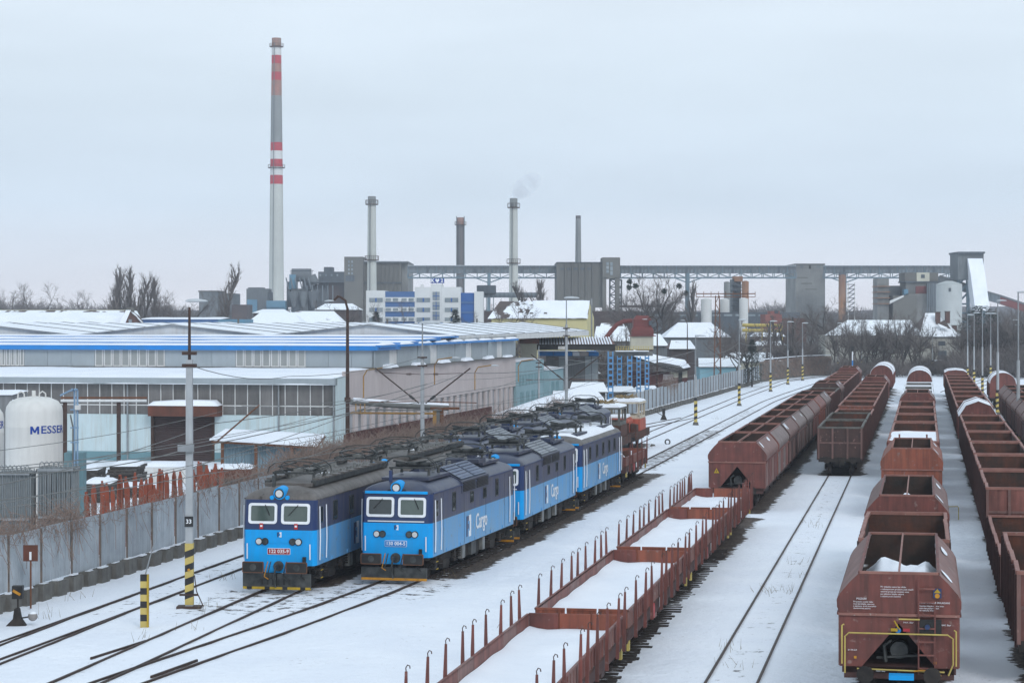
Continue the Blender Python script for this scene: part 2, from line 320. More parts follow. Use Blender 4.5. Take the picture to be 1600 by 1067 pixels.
tnames = {'T0':'track beside the corrugated fence','T0b':'turnout track at the fence','T1':'track under the left row of locomotives','T2':'track under the right row of locomotives',
 'T4':'track under the flat wagons and hoppers','T5':'empty track leading to the dark gondola','T6':'track under the nearest hopper wagon','T7':'track under the row of open gondolas','T8':'track under the far right hoppers','R1':'curving track in the far yard','R2':'curving track at the far right'}
SLP = MB().box(-1.25,1.25,-.13,.13,-.1,.035)
slm = None
for t in TR:
    r = thing('railway_track', tnames[t], None, (tx(t,TR[t][0][0]),TR[t][0][0],0), 0, None, 'structure'); ox, oy = r.location.x, r.location.y
    Y, X = TR[t]; dX = np.gradient(X, Y); nrm = np.sqrt(1+dX**2); lx, ly = 1/nrm, -dX/nrm
    for sgn in (-1, 1):
        m = MB(); rings = []
        for i in range(len(Y)):
            c = np.array([X[i]+sgn*.755*lx[i]-ox, Y[i]+sgn*.755*ly[i]-oy]); w = np.array([lx[i], ly[i]])
            rings.append([(*(c+w*a),z) for a, z in ((-.036,RAILZ),(.036,RAILZ),(.036,RAILZ-.035),(.012,RAILZ-.05),(.012,-.08),(-.012,-.08),(-.012,RAILZ-.05),(-.036,RAILZ-.035))])
        m.loft(rings); m.build('rail', 'rail', r)
    rng = {'T4':(58,104),'T2':(92.5,152),'T6':(58,66)}.get(t)
    if rng:
        y = rng[0]
        while y < rng[1]:
            jit = random.uniform(-.05,.05)
            if slm is None: o = SLP.build('sleeper', 'sleeper', r); slm = o.data
            else: o = bpy.data.objects.new('sleeper', slm); COL.objects.link(o); o.parent = r
            s = .186; o.location = (tx(t,y)-ox+jit, y-oy, -.005 if t != 'T4' else .01); o.rotation_euler.z = -math.atan(s); o.scale = (1.0 if t != 'T4' else 1.1+random.uniform(-.14,.1), 1, 1); y += .62 if t != 'T2' else .65
def place(root, t, Y0, L):
    x0 = tx(t, Y0); s = (tx(t, Y0+L*.98)-x0)/(L*.98); root.location = (x0, Y0, RAILZ); root.rotation_euler.z = -math.atan(s); return Y0+L/math.sqrt(1+s*s)
# turnout extras: short check rails
def checkrail(p, q):
    m = MB(); m.bar((*p[:2],.045), (*q[:2],.045), .06, .1); return m
tr0 = [o for o in COL.objects if o.name.startswith('railway_track')][2]
for a, b in ((G(236,1060),G(308,1034)),(G(142,1031),G(228,1003.5))):
    o = checkrail(a,b).build('check_rail','rail',tr0); o.location = (-tr0.location.x,-tr0.location.y,0)
# ---------------------------------------------------------------- corrugated fence
FN = smooth([(-23.3,60),(-18.8,82.2),(-13.2,110.2),(14.6,245.5),(41,370)])
def fx(Y): return float(np.interp(Y, *FN))
fr = thing('corrugated_fence', 'long grey corrugated metal fence on concrete blocks beside the tracks', 'fence', (fx(74),74,0))
pan = MB(); n = 26
for k in range(n):   # folded sheet
    x0, x1 = -1.47+2.94*k/n, -1.47+2.94*(k+1)/n; a, b = (.025,-.025) if k % 2 else (-.025,.025)
    pan.quad((x0,a,.62),(x1,b,.62),(x1,b,2.75),(x0,a,2.75))
base = MB().box(-.42,.42,-.22,.2,-.15,.58); basesn = MB().box(-.38,.38,-.2,.18,.58,.63)
rec = MB().box(-.36,.36,-.08,.12,-.15,.5); postm = MB().box(-.022,.022,-.045,.03,.5,2.72)
protos = {}
def fkid(name, mb, m, x, y, rz, sc=None, dz=0):
    if name not in protos: o = mb.build(name, m, fr); protos[name] = o.data
    else: o = bpy.data.objects.new(name, protos[name]); COL.objects.link(o); o.parent = fr
    o.location = (x-fx(74), y-74, dz); o.rotation_euler.z = rz
    if sc: o.scale = sc
    return o
y = 74.0; i = 0
while y < 366:
    s = (fx(y+2.9)-fx(y))/2.9; rz = math.atan2(1, s); c = 1/math.sqrt(1+s*s); ym = y+1.5*c
    fkid('panel', pan, 'fence', fx(ym), ym, rz+random.uniform(-.008,.008), (1,1,1+random.uniform(-.02,.03)), random.uniform(-.03,.03))
    fkid('post', postm, 'fence_dark', fx(y)+.06, y, rz)
    for k, q in enumerate((.0,.5)):
        yb = y+3*c*q
        fkid('base_block', base, 'con_dark', fx(yb)+.1, yb, rz, (1,1,random.uniform(.86,1.05)))
        if y < 330:
            fkid('snow_cap', basesn, 'snow', fx(yb)+.1+random.uniform(-.05,.08), yb, rz, (random.uniform(.5,1),random.uniform(.4,.9),random.uniform(.95,1.02)))
        yr = yb+.75*c; fkid('base_panel', rec, 'con_dark', fx(yr)+.06, yr, rz)
    y += 3*c
# dry climber on and behind the fence
def climber(a, b, n, lab, zlo=2.1, zhi=3.15, w=.45):
    m = MB(); rd = random.Random(int(a))
    for _ in range(n):
        yy = rd.uniform(a,b); dens = float(fbm(np.array(yy*.22), np.array(1.7), 3, 4))
        if rd.random() > dens*1.75-.2: continue
        top = zlo+(zhi-zlo)*(.35+.65*rd.random()*min(1.2, dens*1.7)); p = Vector((fx(yy)-rd.uniform(-.25,w*2.2), yy, rd.uniform(2.2, top))); pts = [p]
        d = Vector((rd.uniform(-.6,.6), rd.uniform(-.6,.6), rd.uniform(.1,1)))*rd.uniform(.25,.6)
        if rd.random() < .05: p.x = fx(yy)+.1; p.z = 2.7; d = Vector((.12, rd.uniform(-.2,.2), -rd.uniform(.2,.7)))
        for k in range(2):
            p = p+d; d = d+Vector((rd.uniform(-.3,.3),rd.uniform(-.3,.3),rd.uniform(-.5,.15))); pts.append(p)
        m.tube([q-Vector((fx(a),a,0)) for q in pts], rd.uniform(.005,.012), 3)
    o = m.build('dry_climber', 'twig', None, loc=(fx(a),a,0)); tag(o, lab, 'climber', 'dry climbing plants on the fence')
climber(75,90,2600,'dry brown climber over the fence below the white tank', 2.2, 3.3)
climber(90,103,500,'thin dry climber on the fence before the rusty trestles', 2.2, 3.0)
climber(103,118,900,'tangled dry climber on the fence left of the concrete lamp pole', 2.2, 3.2)
climber(118,136,6500,'bushy brown climber on the fence by the dark lamp post', 2.2, 3.6, .7)
climber(136,162,9000,'bushy brown climber on the fence behind the locomotive roofs', 2.2, 3.5, .7)
climber(162,205,4500,'far brown climber on the fence in front of the pink hall', 2.2, 3.4, .7)
climber(262,270,700,'dark clump of climber on the far grey fence', 2.0, 3.6)
# ---------------------------------------------------------------- locomotives
LL = 16.74
mat('hood_pale',(.10,.13,.2),(.14,.17,.23),sc=1,rough=.5); mat('hood_grey',(.27,.29,.31),(.22,.24,.26),sc=1,rough=.55)
def outline(w=1.47, inset=0, wf=1.0, rk=0):
    c = [(1.34,.62),(1.42,.70),(1.47,.86),(1.47,1.5)]
    f = [(x*wf, y+inset+rk) for x, y in c]; r = [(x, LL-y) for x, y in f[::-1]]
    right = f+r; return right+[(-x, y) for x, y in right[::-1]]
def shell(zs, cap=False, inset=None):
    m = MB(); m.loft([[(x,y,z) for x, y in outline(rk=.09*max(0,z-2.38))] for z in zs], cap, cap); return m
def rrect(cx, cz, w, h, r=.1, n=4):
    pts = []
    for sx, sz, a0 in ((1,1,0),(-1,1,90),(-1,-1,180),(1,-1,270)):
        for k in range(n+1):
            t = math.radians(a0+90*k/n); pts.append((cx+sx*(w/2-r)+r*math.cos(t), cz+sz*(h/2-r)+r*math.sin(t)))
    return pts
def frame(m, o, i, y0, y1, f):
    n = len(o); ring = lambda p, y: [f(a,y,b) for a, b in p]
    vs = ring(o,y0)+ring(o,y1)+ring(i,y0)+ring(i,y1); fs = []
    for k in range(n):
        j = (k+1) % n; fs += [(k,j,n+j,n+k),(2*n+j,2*n+k,3*n+k,3*n+j),(j,k,2*n+k,2*n+j),(n+k,n+j,3*n+j,3*n+k)]
    m.add(vs, fs)
def bogie(root, yc, wb=3.2, r=.62, name='bogie', frm=True):
    m = MB()
    for s in (-1,1):
        m.box(s*1.08-.07,s*1.08+.07,yc-wb/2-.75,yc+wb/2+.75,.55,.82); m.box(s*1.1-.09,s*1.1+.09,yc-wb/2-.22,yc-wb/2+.22,.35,.95); m.box(s*1.1-.09,s*1.1+.09,yc+wb/2-.22,yc+wb/2+.22,.35,.95)
        m.box(s*1.1-.1,s*1.1+.1,yc-.5,yc+.5,.25,.6)
        for d in (-.45,.45):
            for e in (-wb/2,wb/2):
                for k in range(4): m.cyl((s*1.2,yc+e+d,.52+.1*k),(s*1.2,yc+e+d,.58+.1*k),.13,n=8)
    b = m.build(name, 'under', root)
    for e in (-wb/2,wb/2):
        for s in (-1,1):
            w = MB(); w.cyl((s*.72,yc+e,r),(s*.85,yc+e,r),r,n=20); w.cyl((s*.62,yc+e,r),(s*.72,yc+e,r),r+.03,n=20); wo = w.build('wheel', 'under', b, True)
            MB().cyl((s*.85,yc+e,r),(s*.93,yc+e,r),.2,n=10).build('axle_cap', 'dark_gear', wo)
    return b
def pantograph(root, yc, z, style, flip=1):
    pr = MB(); pr.bar((-.9,yc-.8,z),(.9,yc-.8,z),.08); pr.bar((-.9,yc+.8,z),(.9,yc+.8,z),.08); pr.bar((-.8,yc-.9,z),(-.8,yc+.9,z),.07); pr.bar((.8,yc-.9,z),(.8,yc+.9,z),.07)
    for a in (-.8,.8):
        for b in (-.8,.8): pr.cyl((a,yc+b,z-.3),(a,yc+b,z),.07,.05,n=8)
    p = pr.build('pantograph', 'dark_gear', root)
    m = MB()
    if style == 'a':
        for s in (-1,1): m.tube([(s*.5,yc-.7,z+.05),(s*.85,yc+.15,z+.2),(s*.35,yc+.75,z+.32)],.03); m.tube([(s*.5,yc+.7,z+.05),(s*.85,yc-.1,z+.2),(s*.35,yc-.75,z+.32)],.03)
        m.bar((-.85,yc-.75,z+.05),(.85,yc+.75,z+.3),.035); m.bar((.85,yc-.75,z+.05),(-.85,yc+.75,z+.3),.035)
    else:
        m.cyl((-.75,yc-.25,z+.12),(.75,yc-.25,z+.12),.11,n=10); m.cyl((-.6,yc+.3,z+.1),(.6,yc+.3,z+.1),.09,n=10)
        for s in (-1,1): m.tube([(s*.3,yc+.7,z+.08),(s*.25,yc-.7,z+.22),(s*.7,yc-.9,z+.3)],.04)
    m.build('arm', 'dark_gear', p)
    for yy in (-.85,.85) if style == 'a' else (-.9,-.6):
        q = MB(); hw = .98
        pts = [(-hw-.12,yc+yy,z-.02),(-hw-.05,yc+yy,z+.22),(-hw+.22,yc+yy,z+.42),(-.4,yc+yy,z+.47),(.4,yc+yy,z+.47),(hw-.22,yc+yy,z+.42),(hw+.05,yc+yy,z+.22),(hw+.12,yc+yy,z-.02)]
        q.tube(pts,.022,5); q.build('contact_strip', 'dark_gear', p)
    MB().box(-.2,.2,yc-.25,yc+.2,z-.06,z+.14).build('motor_box', 'insul', p)
def buffers(root, L, z=1.0, m='black', rect=False, ys=(0,1), shaft=.6):
    for e in ys:
        for s in (-1,1):
            a = MB(); y0 = 0 if e == 0 else L; d = 1 if e == 0 else -1
            a.cyl((s*.875,y0+d*.08,z),(s*.875,y0+d*shaft,z),.13,n=10)
            if rect: a.ext(rrect(s*.875,z,.84,.42,.05,2),'y',y0,y0+d*.08)
            else: a.cyl((s*.875,y0,z),(s*.875,y0+d*.08,z),.23,n=16)
            b = a.build('buffer', m, root)
            if rect:
                q = MB(); frame(q, rrect(s*.875,z,.86,.44,.05,2), rrect(s*.875,z,.80,.38,.05,2), y0-d*.012, y0+d*.05, lambda x,y,zz:(x,y,zz)); q.build('buffer_rim','steel_rust',b); MB().cyl((s*.875,y0-d*.015,z),(s*.875,y0,z),.13,n=14).build('buffer_boss','dark_gear',b)
def logo(root, side, x, y, z, s):
    f = (lambda a,b,c: (x+a,y-c,z+b)) if side == 'f' else (lambda a,b,c: (x+c,y+a,z+b))
    def poly(name, m, pts, d):
        q = MB(); n = len(pts); q.add([f(a*s,b*s,0) for a,b in pts]+[f(a*s,b*s,d) for a,b in pts],[tuple(range(n,2*n)),tuple(range(n))]+[(k,(k+1)%n,n+(k+1)%n,n+k) for k in range(n)]); fixn(q.build(name, m, root))
    poly('emblem_dark','navy',[(-.9,-.95),(-.45,-.95),(-.45,-.25),(-.05,-.25),(-.05,.2),(-.45,.2),(-.45,.5),(0,.5),(0,.95),(-.9,.95)],.012)
    poly('emblem_white','white_paint',[(.03,-1),(.85,-1),(.85,1),(.03,1),(.03,.45),(.4,.45),(.4,-.45),(.03,-.45)],.012)
def make_loco(kind, number, label, navy=True, full=True, snowy=False):
    root = thing('electric_locomotive', label, 'locomotive', group='blue electric locomotives')
    rm = 'roof_navy' if navy else 'roof_grey'
    lo = shell([1.0,1.5,2.0,2.38]).build('lower_body', 'blue_side', root, True)
    up = shell([2.38,2.9,3.55]).build('upper_body', 'navy_side', root, True)
    # front skins in saturated blues, without the sky sheen painted into the sides
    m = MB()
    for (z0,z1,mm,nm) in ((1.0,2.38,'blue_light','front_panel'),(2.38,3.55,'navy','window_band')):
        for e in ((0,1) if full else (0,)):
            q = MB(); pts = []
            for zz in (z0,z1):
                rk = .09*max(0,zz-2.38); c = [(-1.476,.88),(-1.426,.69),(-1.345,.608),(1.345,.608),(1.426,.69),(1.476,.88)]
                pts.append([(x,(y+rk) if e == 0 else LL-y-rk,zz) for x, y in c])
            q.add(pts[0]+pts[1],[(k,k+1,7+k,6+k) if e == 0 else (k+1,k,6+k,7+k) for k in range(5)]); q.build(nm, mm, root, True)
    # domed roof
    rings = []
    for k in range(7):
        a = math.radians(k*12.5); wf = math.cos(a); rings.append([(x*wf,(y+.13+.75*(1-math.cos(a))*1.4) if y < LL/2 else (y-.13-.75*(1-math.cos(a))*1.4),3.55+.5*math.sin(a)) for x, y in outline()])
    MB().loft(rings, False, True).build('roof', rm, root, True)
    g = MB()
    for s in (-1,1): g.bar((s*1.49,.95,3.57),(s*1.49,LL-.95,3.57),.04,.05)
    g.build('gutter', 'navy' if navy else 'roof_grey', root)
    ends = (0,1) if full else (0,)
    for e in ends:
        fy = (lambda y: y) if e == 0 else (lambda y: LL-y)
        for s in (-1,1):
            q = MB(); cx, cz, w, h = s*.665, 3.02, 1.16, .8; fn = lambda x,y,z: (x, fy(y+.09*(z-2.38)), z)
            frame(q, rrect(cx,cz,w,h,.12), rrect(cx,cz,w-.2,h-.2,.06), .565, .64, fn); fo = q.build('windscreen_frame', 'white_paint', root); fixn(fo)
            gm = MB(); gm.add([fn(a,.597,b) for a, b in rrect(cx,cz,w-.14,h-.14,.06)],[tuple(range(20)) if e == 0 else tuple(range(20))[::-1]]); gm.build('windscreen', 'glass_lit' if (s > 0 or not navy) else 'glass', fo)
            wm = MB(); wm.bar(fn(cx+.1,.55,3.36),fn(cx-.28*s*(-1 if navy else 1),.55,2.95),.022); wm.build('wiper', 'black', fo)
            for xx in (.8,.56):
                l = MB(); l.cyl((s*xx,fy(.55),1.93),(s*xx,fy(.62),1.93),.14,n=16); lo_ = l.build('headlight', 'black' , root); MB().cyl((s*xx,fy(.535),1.93),(s*xx,fy(.56),1.93),.11,n=14).build('lens','lamp_glass' if xx > .7 else 'glass',lo_)
            hr = MB(); hr.tube([(s*1.27,fy(.54),1.25),(s*1.27,fy(.54),1.85)],.025); hr.build('handrail', 'white_paint', root)
            st = MB(); st.box(s*.02 if s > 0 else -1.37, 1.37 if s > 0 else -.02, *sorted((fy(.28),fy(.36))), .2,.62) if navy else st.box(s*.02 if s > 0 else -1.37, 1.37 if s > 0 else -.02, *sorted((fy(.28),fy(.36))), .16,.72)
            st.build('snow_plough', 'dark_gear', root)
        # top headlamp
        t = MB(); t.cyl((0,fy(.66),3.8),(0,fy(1.25),3.85),.24,n=20); to = t.build('top_lamp_housing','blue_light',root,True)
        MB().cyl((0,fy(.63),3.8),(0,fy(.67),3.8),.185,n=18).build('rim','black',to); MB().cyl((0,fy(.615),3.8),(0,fy(.64),3.8),.14,n=18).build('lens','lamp_glass',to)
        for s in (-1,1): MB().cyl((s*.31,fy(.68),3.64),(s*.31,fy(1.0),3.64),.085,n=12).build('marker_lamp','blue_light' if not navy else 'black',root)
        if navy:
            q = MB(); q.box(-1.3,1.3,*sorted((fy(.6),fy(.75))),3.56,3.66); q.build('eyebrow','blue_light',root); q = MB(); q.box(-1.18,1.18,*sorted((fy(.575),fy(.62))),2.43,2.47); q.build('white_line','white_paint',root)
        ob = MB(); ob.box(-1.36,1.36,*sorted((fy(.27),fy(.37))),.1,.2); ob.build('yellow_edge','orange' if navy else 'yellow',root)
        if not navy:
            for k in range(7):
                if k % 2 == 0: MB().box(-1.2+.36*k,-1.0+.36*k,*sorted((fy(.262),fy(.372))),.098,.202).build('black_mark','black',root)
            for k in range(6): MB().box(-.62+.22*k,-.54+.22*k,*sorted((fy(.272),fy(.3))),.28,.5).build('slot','black',root)
        sk = MB(); sk.ext([(-1.2,1.0),(1.2,1.0),(.55,.72),(-.55,.72)],'y',*sorted((fy(.58),fy(.7)))); sk.build('front_skirt','blue_light',root)
        cp = MB(); cp.cyl((0,fy(.5),.98),(0,fy(.6),.98),.2,n=14); cp.bar((0,fy(.1),.98),(0,fy(.55),.98),.09,.14); co = cp.build('coupler','dark_gear',root)
        MB().tube([(0,fy(.12),.95),(-.05,fy(.08),.6),(.02,fy(.1),.2)],.04).build('hook','dark_gear',co)
        for xx, mm in ((-.42,'orange'),(-.3,'dark_gear'),(.33,'dark_gear'),(1.05,'black')):
            MB().tube([(xx,fy(.5),1.15),(xx+.03,fy(.24),1.0),(xx-.06,fy(.22),.6),(xx+.1,fy(.24),.5)],.022).build('brake_hose',mm if mm != 'orange' else 'orange',root)
        mb = MB(); mb.box(.98,1.1,*sorted((fy(.5),fy(.6))),1.1,1.35); mb.build('cable_socket','black',root)
        if e == 0:
            q = MB(); q.ext(rrect(0,1.55,.92,.25,.03,2),'y',.58,.615); pl = q.build('number_plate','white_paint',root); q = MB(); q.ext(rrect(0,1.55,.89,.22,.02,2),'y',.572,.58); q.build('plate_face','red_plate' if not navy else 'blue_plate',pl)
            text('number',number,.2,'white_paint',pl,MF(0,.57,1.55),.004,.003)
            logo(root,'f',.02,.606,2.2,.1)
            if not navy:
                for xx in (-.78,.62):
                    q = MB(); q.box(xx,xx+.14,.585,.6,2.42,2.64); so_ = q.build('route_sign','red',root); q = MB(); q.box(xx+.025,xx+.115,.575,.585,2.5,2.57); q.build('sign_mark','white_paint',so_)
            for xx in (-.25,.22): MB().box(xx-.17,xx+.17,.59,.62,1.87,1.98).build('vent','blue_light',root)
    # sides
    for s in (-1,1):
        X = s*1.47
        for e in (0,1):
            fy = (lambda y: y) if e == 0 else (lambda y: LL-y)
            d = MB(); a, b = sorted((fy(1.15),fy(1.85))); d.box(*sorted((X,X+s*.012)),a,b,1.12,3.42); do = d.build('door','navy_side',root)
            d = MB(); d.box(*sorted((X+s*.012,X+s*.02)),a-.001,b+.001,1.12,2.38); d.build('door_lower','blue_side',do)
            d = MB(); d.box(*sorted((X+s*.014,X+s*.024)),a+.12,b-.12,2.62,3.25); d.build('door_window','glass',do)
            for yy in (1.02,1.98): MB().tube([(X+s*.07,fy(yy),1.2),(X+s*.09,fy(yy),2.0),(X+s*.07,fy(yy),3.3)],.024).build('handrail','white_paint',root)
            for zz in (1.12,1.42): MB().box(*sorted((X-s*.0,X+s*.018)),fy(1.62)-.13,fy(1.62)+.13,zz-.0,zz+.2).build('step_pocket','navy',root)
            for zz in (.45,.75):
                MB().box(*sorted((X-s*.25,X+s*.02)),fy(1.5)-.25,fy(1.5)+.25,zz,zz+.04).build('step','under',root); MB().box(*sorted((X+s*.02,X+s*.03)),fy(1.5)-.16,fy(1.5)+.16,zz,zz+.035).build('step_edge','yellow',root)
        wins = [(4.4,.5,2.62,3.34),(7.6,.55,2.72,3.12),(10.0,.55,2.72,3.12),(12.4,.5,2.62,3.34)] if navy and not snowy else [(3.6,.6,2.6,3.3),(6.2,.62,2.6,3.3),(8.6,.62,2.6,3.3),(11.0,.62,2.6,3.3),(13.2,.6,2.6,3.3)]
        for (yy,w,a,b) in wins:
            q = MB(); fnx = lambda u,v,z: (X+s*(.02-v),u,z); frame(q, rrect(yy,(a+b)/2,w+.1,b-a+.1,.07,2), rrect(yy,(a+b)/2,w,b-a,.05,2), 0, .03, fnx); wo = q.build('side_window','dark_gear',root); fixn(wo)
            q = MB(); q.box(*sorted((X,X+s*.008)),yy-w/2,yy+w/2,a,b); q.build('pane','glass',wo)
        for yy in (3.2,5.6,8.2,11.2,13.6):
            MB().box(*sorted((X+s*.0,X+s*.03)),yy-.14,yy+.14,1.03,1.16).build('lifting_lug','blue_side',root)
        r_ = MB()
        for yy in (2.6,6.2,10.2,14): r_.box(*sorted((X,X+s*.008)),yy,yy+.025,1.05,3.5)
        r_.build('panel_seams','navy_side',root)
    logo(root,'r',1.474,7.0,1.72,.46); text('lettering','Cargo',.95,'white_paint',root,MR(1.484,9.35,1.75),.012,.003,squeeze=.92)
    ub = MB()
    for (a,b,w,z0,z1) in ((6.9,9.8,1.25,.38,.98),(2.2,5.6,.9,.6,1.02),(LL-5.6,LL-2.2,.9,.6,1.02)): ub.box(-w,w,a,b,z0,z1)
    ub.box(-1.3,1.3,.7,LL-.7,.88,1.02); ub.build('underframe','under',root)
    for yy, w, mm in ((6.4,.5,'insul'),(8.2,.9,'dark_gear'),(10.1,.45,'insul')): MB().box(1.2,1.4,yy-w/2,yy+w/2,.4,.95).build('equipment_box',mm,root)
    for yy in (4.1,LL-4.1): bogie(root,yy)
    buffers(root,LL,.98,'black',True)
    # roof gear
    if navy:
        MB().box(-1.0,1.0,2.0,5.6,4.0,4.12).build('roof_deck',rm,root); MB().box(-1.0,1.0,11.6,14.9,4.0,4.12).build('roof_deck',rm,root)
        for s in (-1,1):
            q = MB(); q.add([(s*.35,5.7,4.02),(s*.35,10.7,4.02),(s*.42,10.7,4.3),(s*.42,5.7,4.3),(s*1.49,10.7,3.72),(s*1.49,5.7,3.72),(s*1.5,10.7,3.2),(s*1.5,5.7,3.2)],[(0,1,2,3),(3,2,4,5),(5,4,6,7),(0,3,5,7),(1,6,4,2)]); ho = q.build('louvre_hood',rm,root); fixn(ho)
            for k in range(2):
                a = 5.85+2.45*k; q = MB(); q.add([(s*.5,a,4.275),(s*.5,a+2.25,4.275),(s*1.42,a+2.25,3.78),(s*1.42,a,3.78)],[(0,1,2,3)])
                q.add([(s*.515,a,4.305),(s*.515,a+2.25,4.305),(s*1.435,a+2.25,3.81),(s*1.435,a,3.81)],[(0,1,2,3)]); hq = q.build('hood_panel','hood_pale',ho)
                for j in range(5): t_ = (j+.5)/5; MB().bar((s*(.55+.85*t_),a+.12,4.29-.5*t_+.03),(s*(.55+.85*t_),a+2.13,4.29-.5*t_+.03),.04,.02).build('panel_rib','navy_side',ho)
                sl_ = MB()
                for j in range(7): sl_.bar((s*1.51,a+.05,3.28+.06*j),(s*1.51,a+2.2,3.28+.06*j),.05,.03)
                sl_.build('louvre_slats','black',ho)
        style = 'b'; q = MB(); q.box(-.9,.9,11.2,12.6,4.12,4.3); q.build('vent_box','roof_navy',root)
    else:
        q = MB(); q.box(-.95,.95,1.9,14.8,3.98,4.12); q.build('roof_deck','roof_grey',root)
        for s in (-1,1):
            q = MB(); q.box(s*.95-.1,s*.95+.1,2.2,14.4,4.0,4.2); q.build('resistor_box','dark_gear',root)
            for k in range(9): MB().box(s*.95-.14,s*.95+.14,2.6+1.3*k,3.4+1.3*k,4.2,4.27).build('cover_plate','roof_grey',root)
            for k in range(14): MB().cyl((s*.72,4.6+.55*k,4.12),(s*.72,4.6+.55*k,4.36),.09,.05,n=7).build('insulator','insul',root)
        style = 'a'
    for yy in (3.6,13.1): pantograph(root,yy,4.46,style)
    bb = MB()
    for (x0,y0,x1,y1) in ((.2,5,.25,11.5),(-.3,4.6,-.2,12),(.6,4.8,.1,6.4)): bb.tube([(x0,y0,4.5),(x0+.1,(y0+y1)/2,4.6),(x1,y1,4.5)],.028)
    bb.build('busbar','dark_gear',root)
    for k, yy in enumerate((5.4,6.6,8.2,9.6,11.2)):
        q = MB(); x = -.3 if k % 2 else .3
        for j in range(4): q.cyl((x,yy,4.1+.09*j),(x,yy,4.15+.09*j),.1,.06,n=8)
        q.build('insulator','insul',root)
    h = MB(); h.box(-.5,-.38,1.35,1.47,3.9,4.45); h.build('whistle','navy' if navy else 'dark_gear',root)
    if snowy:
        rd = random.Random(5); q = MB(); n1, n2 = 14, 34; pts = []
        for j in range(n2+1):
            for i in range(n1+1):
                x = -1.25+2.5*i/n1; y = 1.6+13.6*j/n2; a = abs(x)/1.47; z = 3.55+.5*math.sqrt(max(0,1-a*a))+.02+.2*float(fbm(np.array(x*.9+5),np.array(y*.5),3,2))*(1 if .06 < i/n1 < .94 else -.2)-(.0 if 0 < j < n2 else .25); pts.append((x,y,z))
        q.add(pts,[(j*(n1+1)+i,j*(n1+1)+i+1,(j+1)*(n1+1)+i+1,(j+1)*(n1+1)+i) for j in range(n2) for i in range(n1)]); q.build('snow_cover','snow_roof',root,True)
    else:
        q = MB()
        rd = random.Random(len(label))
        for k in range(3 if navy else 1):
            y = rd.choice([2.4,5.0,11.9,13.6,7.4])+rd.uniform(-.3,.3); w = rd.uniform(.3,.8); l = rd.uniform(.4,1.2); q.box(-w,w*.5,y,y+l,4.1,4.16)
        q.build('snow_patch','snow_roof',root)
    return root

def drop(root, *names):
    for c in list(KC(root)):
        for g in list(KC(c)):
            if g.name.split('.')[0] in names: rm(g)
        if c.name.split('.')[0] in names: rm(c)
    return root
l1 = make_loco('122','122 035-9','leftmost blue electric locomotive with dull grey roof and red number plate',navy=False); place(l1,'T1',87.0,LL)
l2 = drop(dup(l1,label='grey roofed locomotive standing directly behind the one with the red number plate'),'number'); place(l2,'T1',103.45,LL)
p1 = make_loco('130','130 004-5','blue locomotive with navy louvred roof and blue number plate, front of the right row'); place(p1,'T2',90.0,LL)
p2 = drop(dup(p1,label='second blue locomotive in the right row, with pale roof panels and navy dome'),'number')
for c in KC(p2):
    if c.name.startswith('louvre_hood'):
        for g in KC(c):
            if g.name.startswith('hood_panel'): g.data = g.data.copy(); g.data.materials[0] = MT['hood_grey']
place(p2,'T2',107.0,LL)
p3 = drop(make_loco('130','','third blue locomotive in the right row, roof buried in snow',snowy=True),'number','louvre_hood','vent_box'); place(p3,'T2',124.0,LL)
for c in KC(p3):
    if c.name.startswith('roof') and not c.name.startswith('roof_deck'): c.data = c.data.copy(); c.data.materials[0] = MT['roof_grey']
for k, lab in enumerate(('third locomotive of the left row, pale grey louvre panels on its navy roof','fourth locomotive of the left row, navy roof with patches of snow','last navy roofed locomotive of the left row, next to the rusty shunter')):
    q = dup(p2,label=lab); place(q,'T1',119.9+16.42*k,LL)
# ---------------------------------------------------------------- wagons
def wbogie(root, yc):
    m = MB()
    for s in (-1,1):
        m.ext([(yc-1.25,.5),(yc-1.1,.72),(yc-.4,.55),(yc+.4,.55),(yc+1.1,.72),(yc+1.25,.5),(yc+1.1,.36),(yc+.4,.3),(yc-.4,.3),(yc-1.1,.36)],'x',s*1.0-.06,s*1.0+.06)
    m.box(-1,1,yc-.2,yc+.2,.45,.8); b = m.build('bogie','under',root)
    for e in (-.9,.9):
        for s in (-1,1):
            w = MB(); w.cyl((s*.7,yc+e,.46),(s*.83,yc+e,.46),.46,n=18); w.cyl((s*.62,yc+e,.46),(s*.7,yc+e,.46),.49,n=18); w.build('wheel','under',b,True)
def wend(root, L, hose=True):
    buffers(root,L,1.03,'under')
    for y0, d in ((0,1),(L,-1)):
        q = MB(); q.bar((0,y0+d*.2,1.0),(0,y0+d*.6,1.0),.08,.12); q.tube([(0,y0+d*.15,1.05),(0,y0+d*.05,.9),(0,y0+d*.1,.55)],.035); q.build('coupling','under',root)
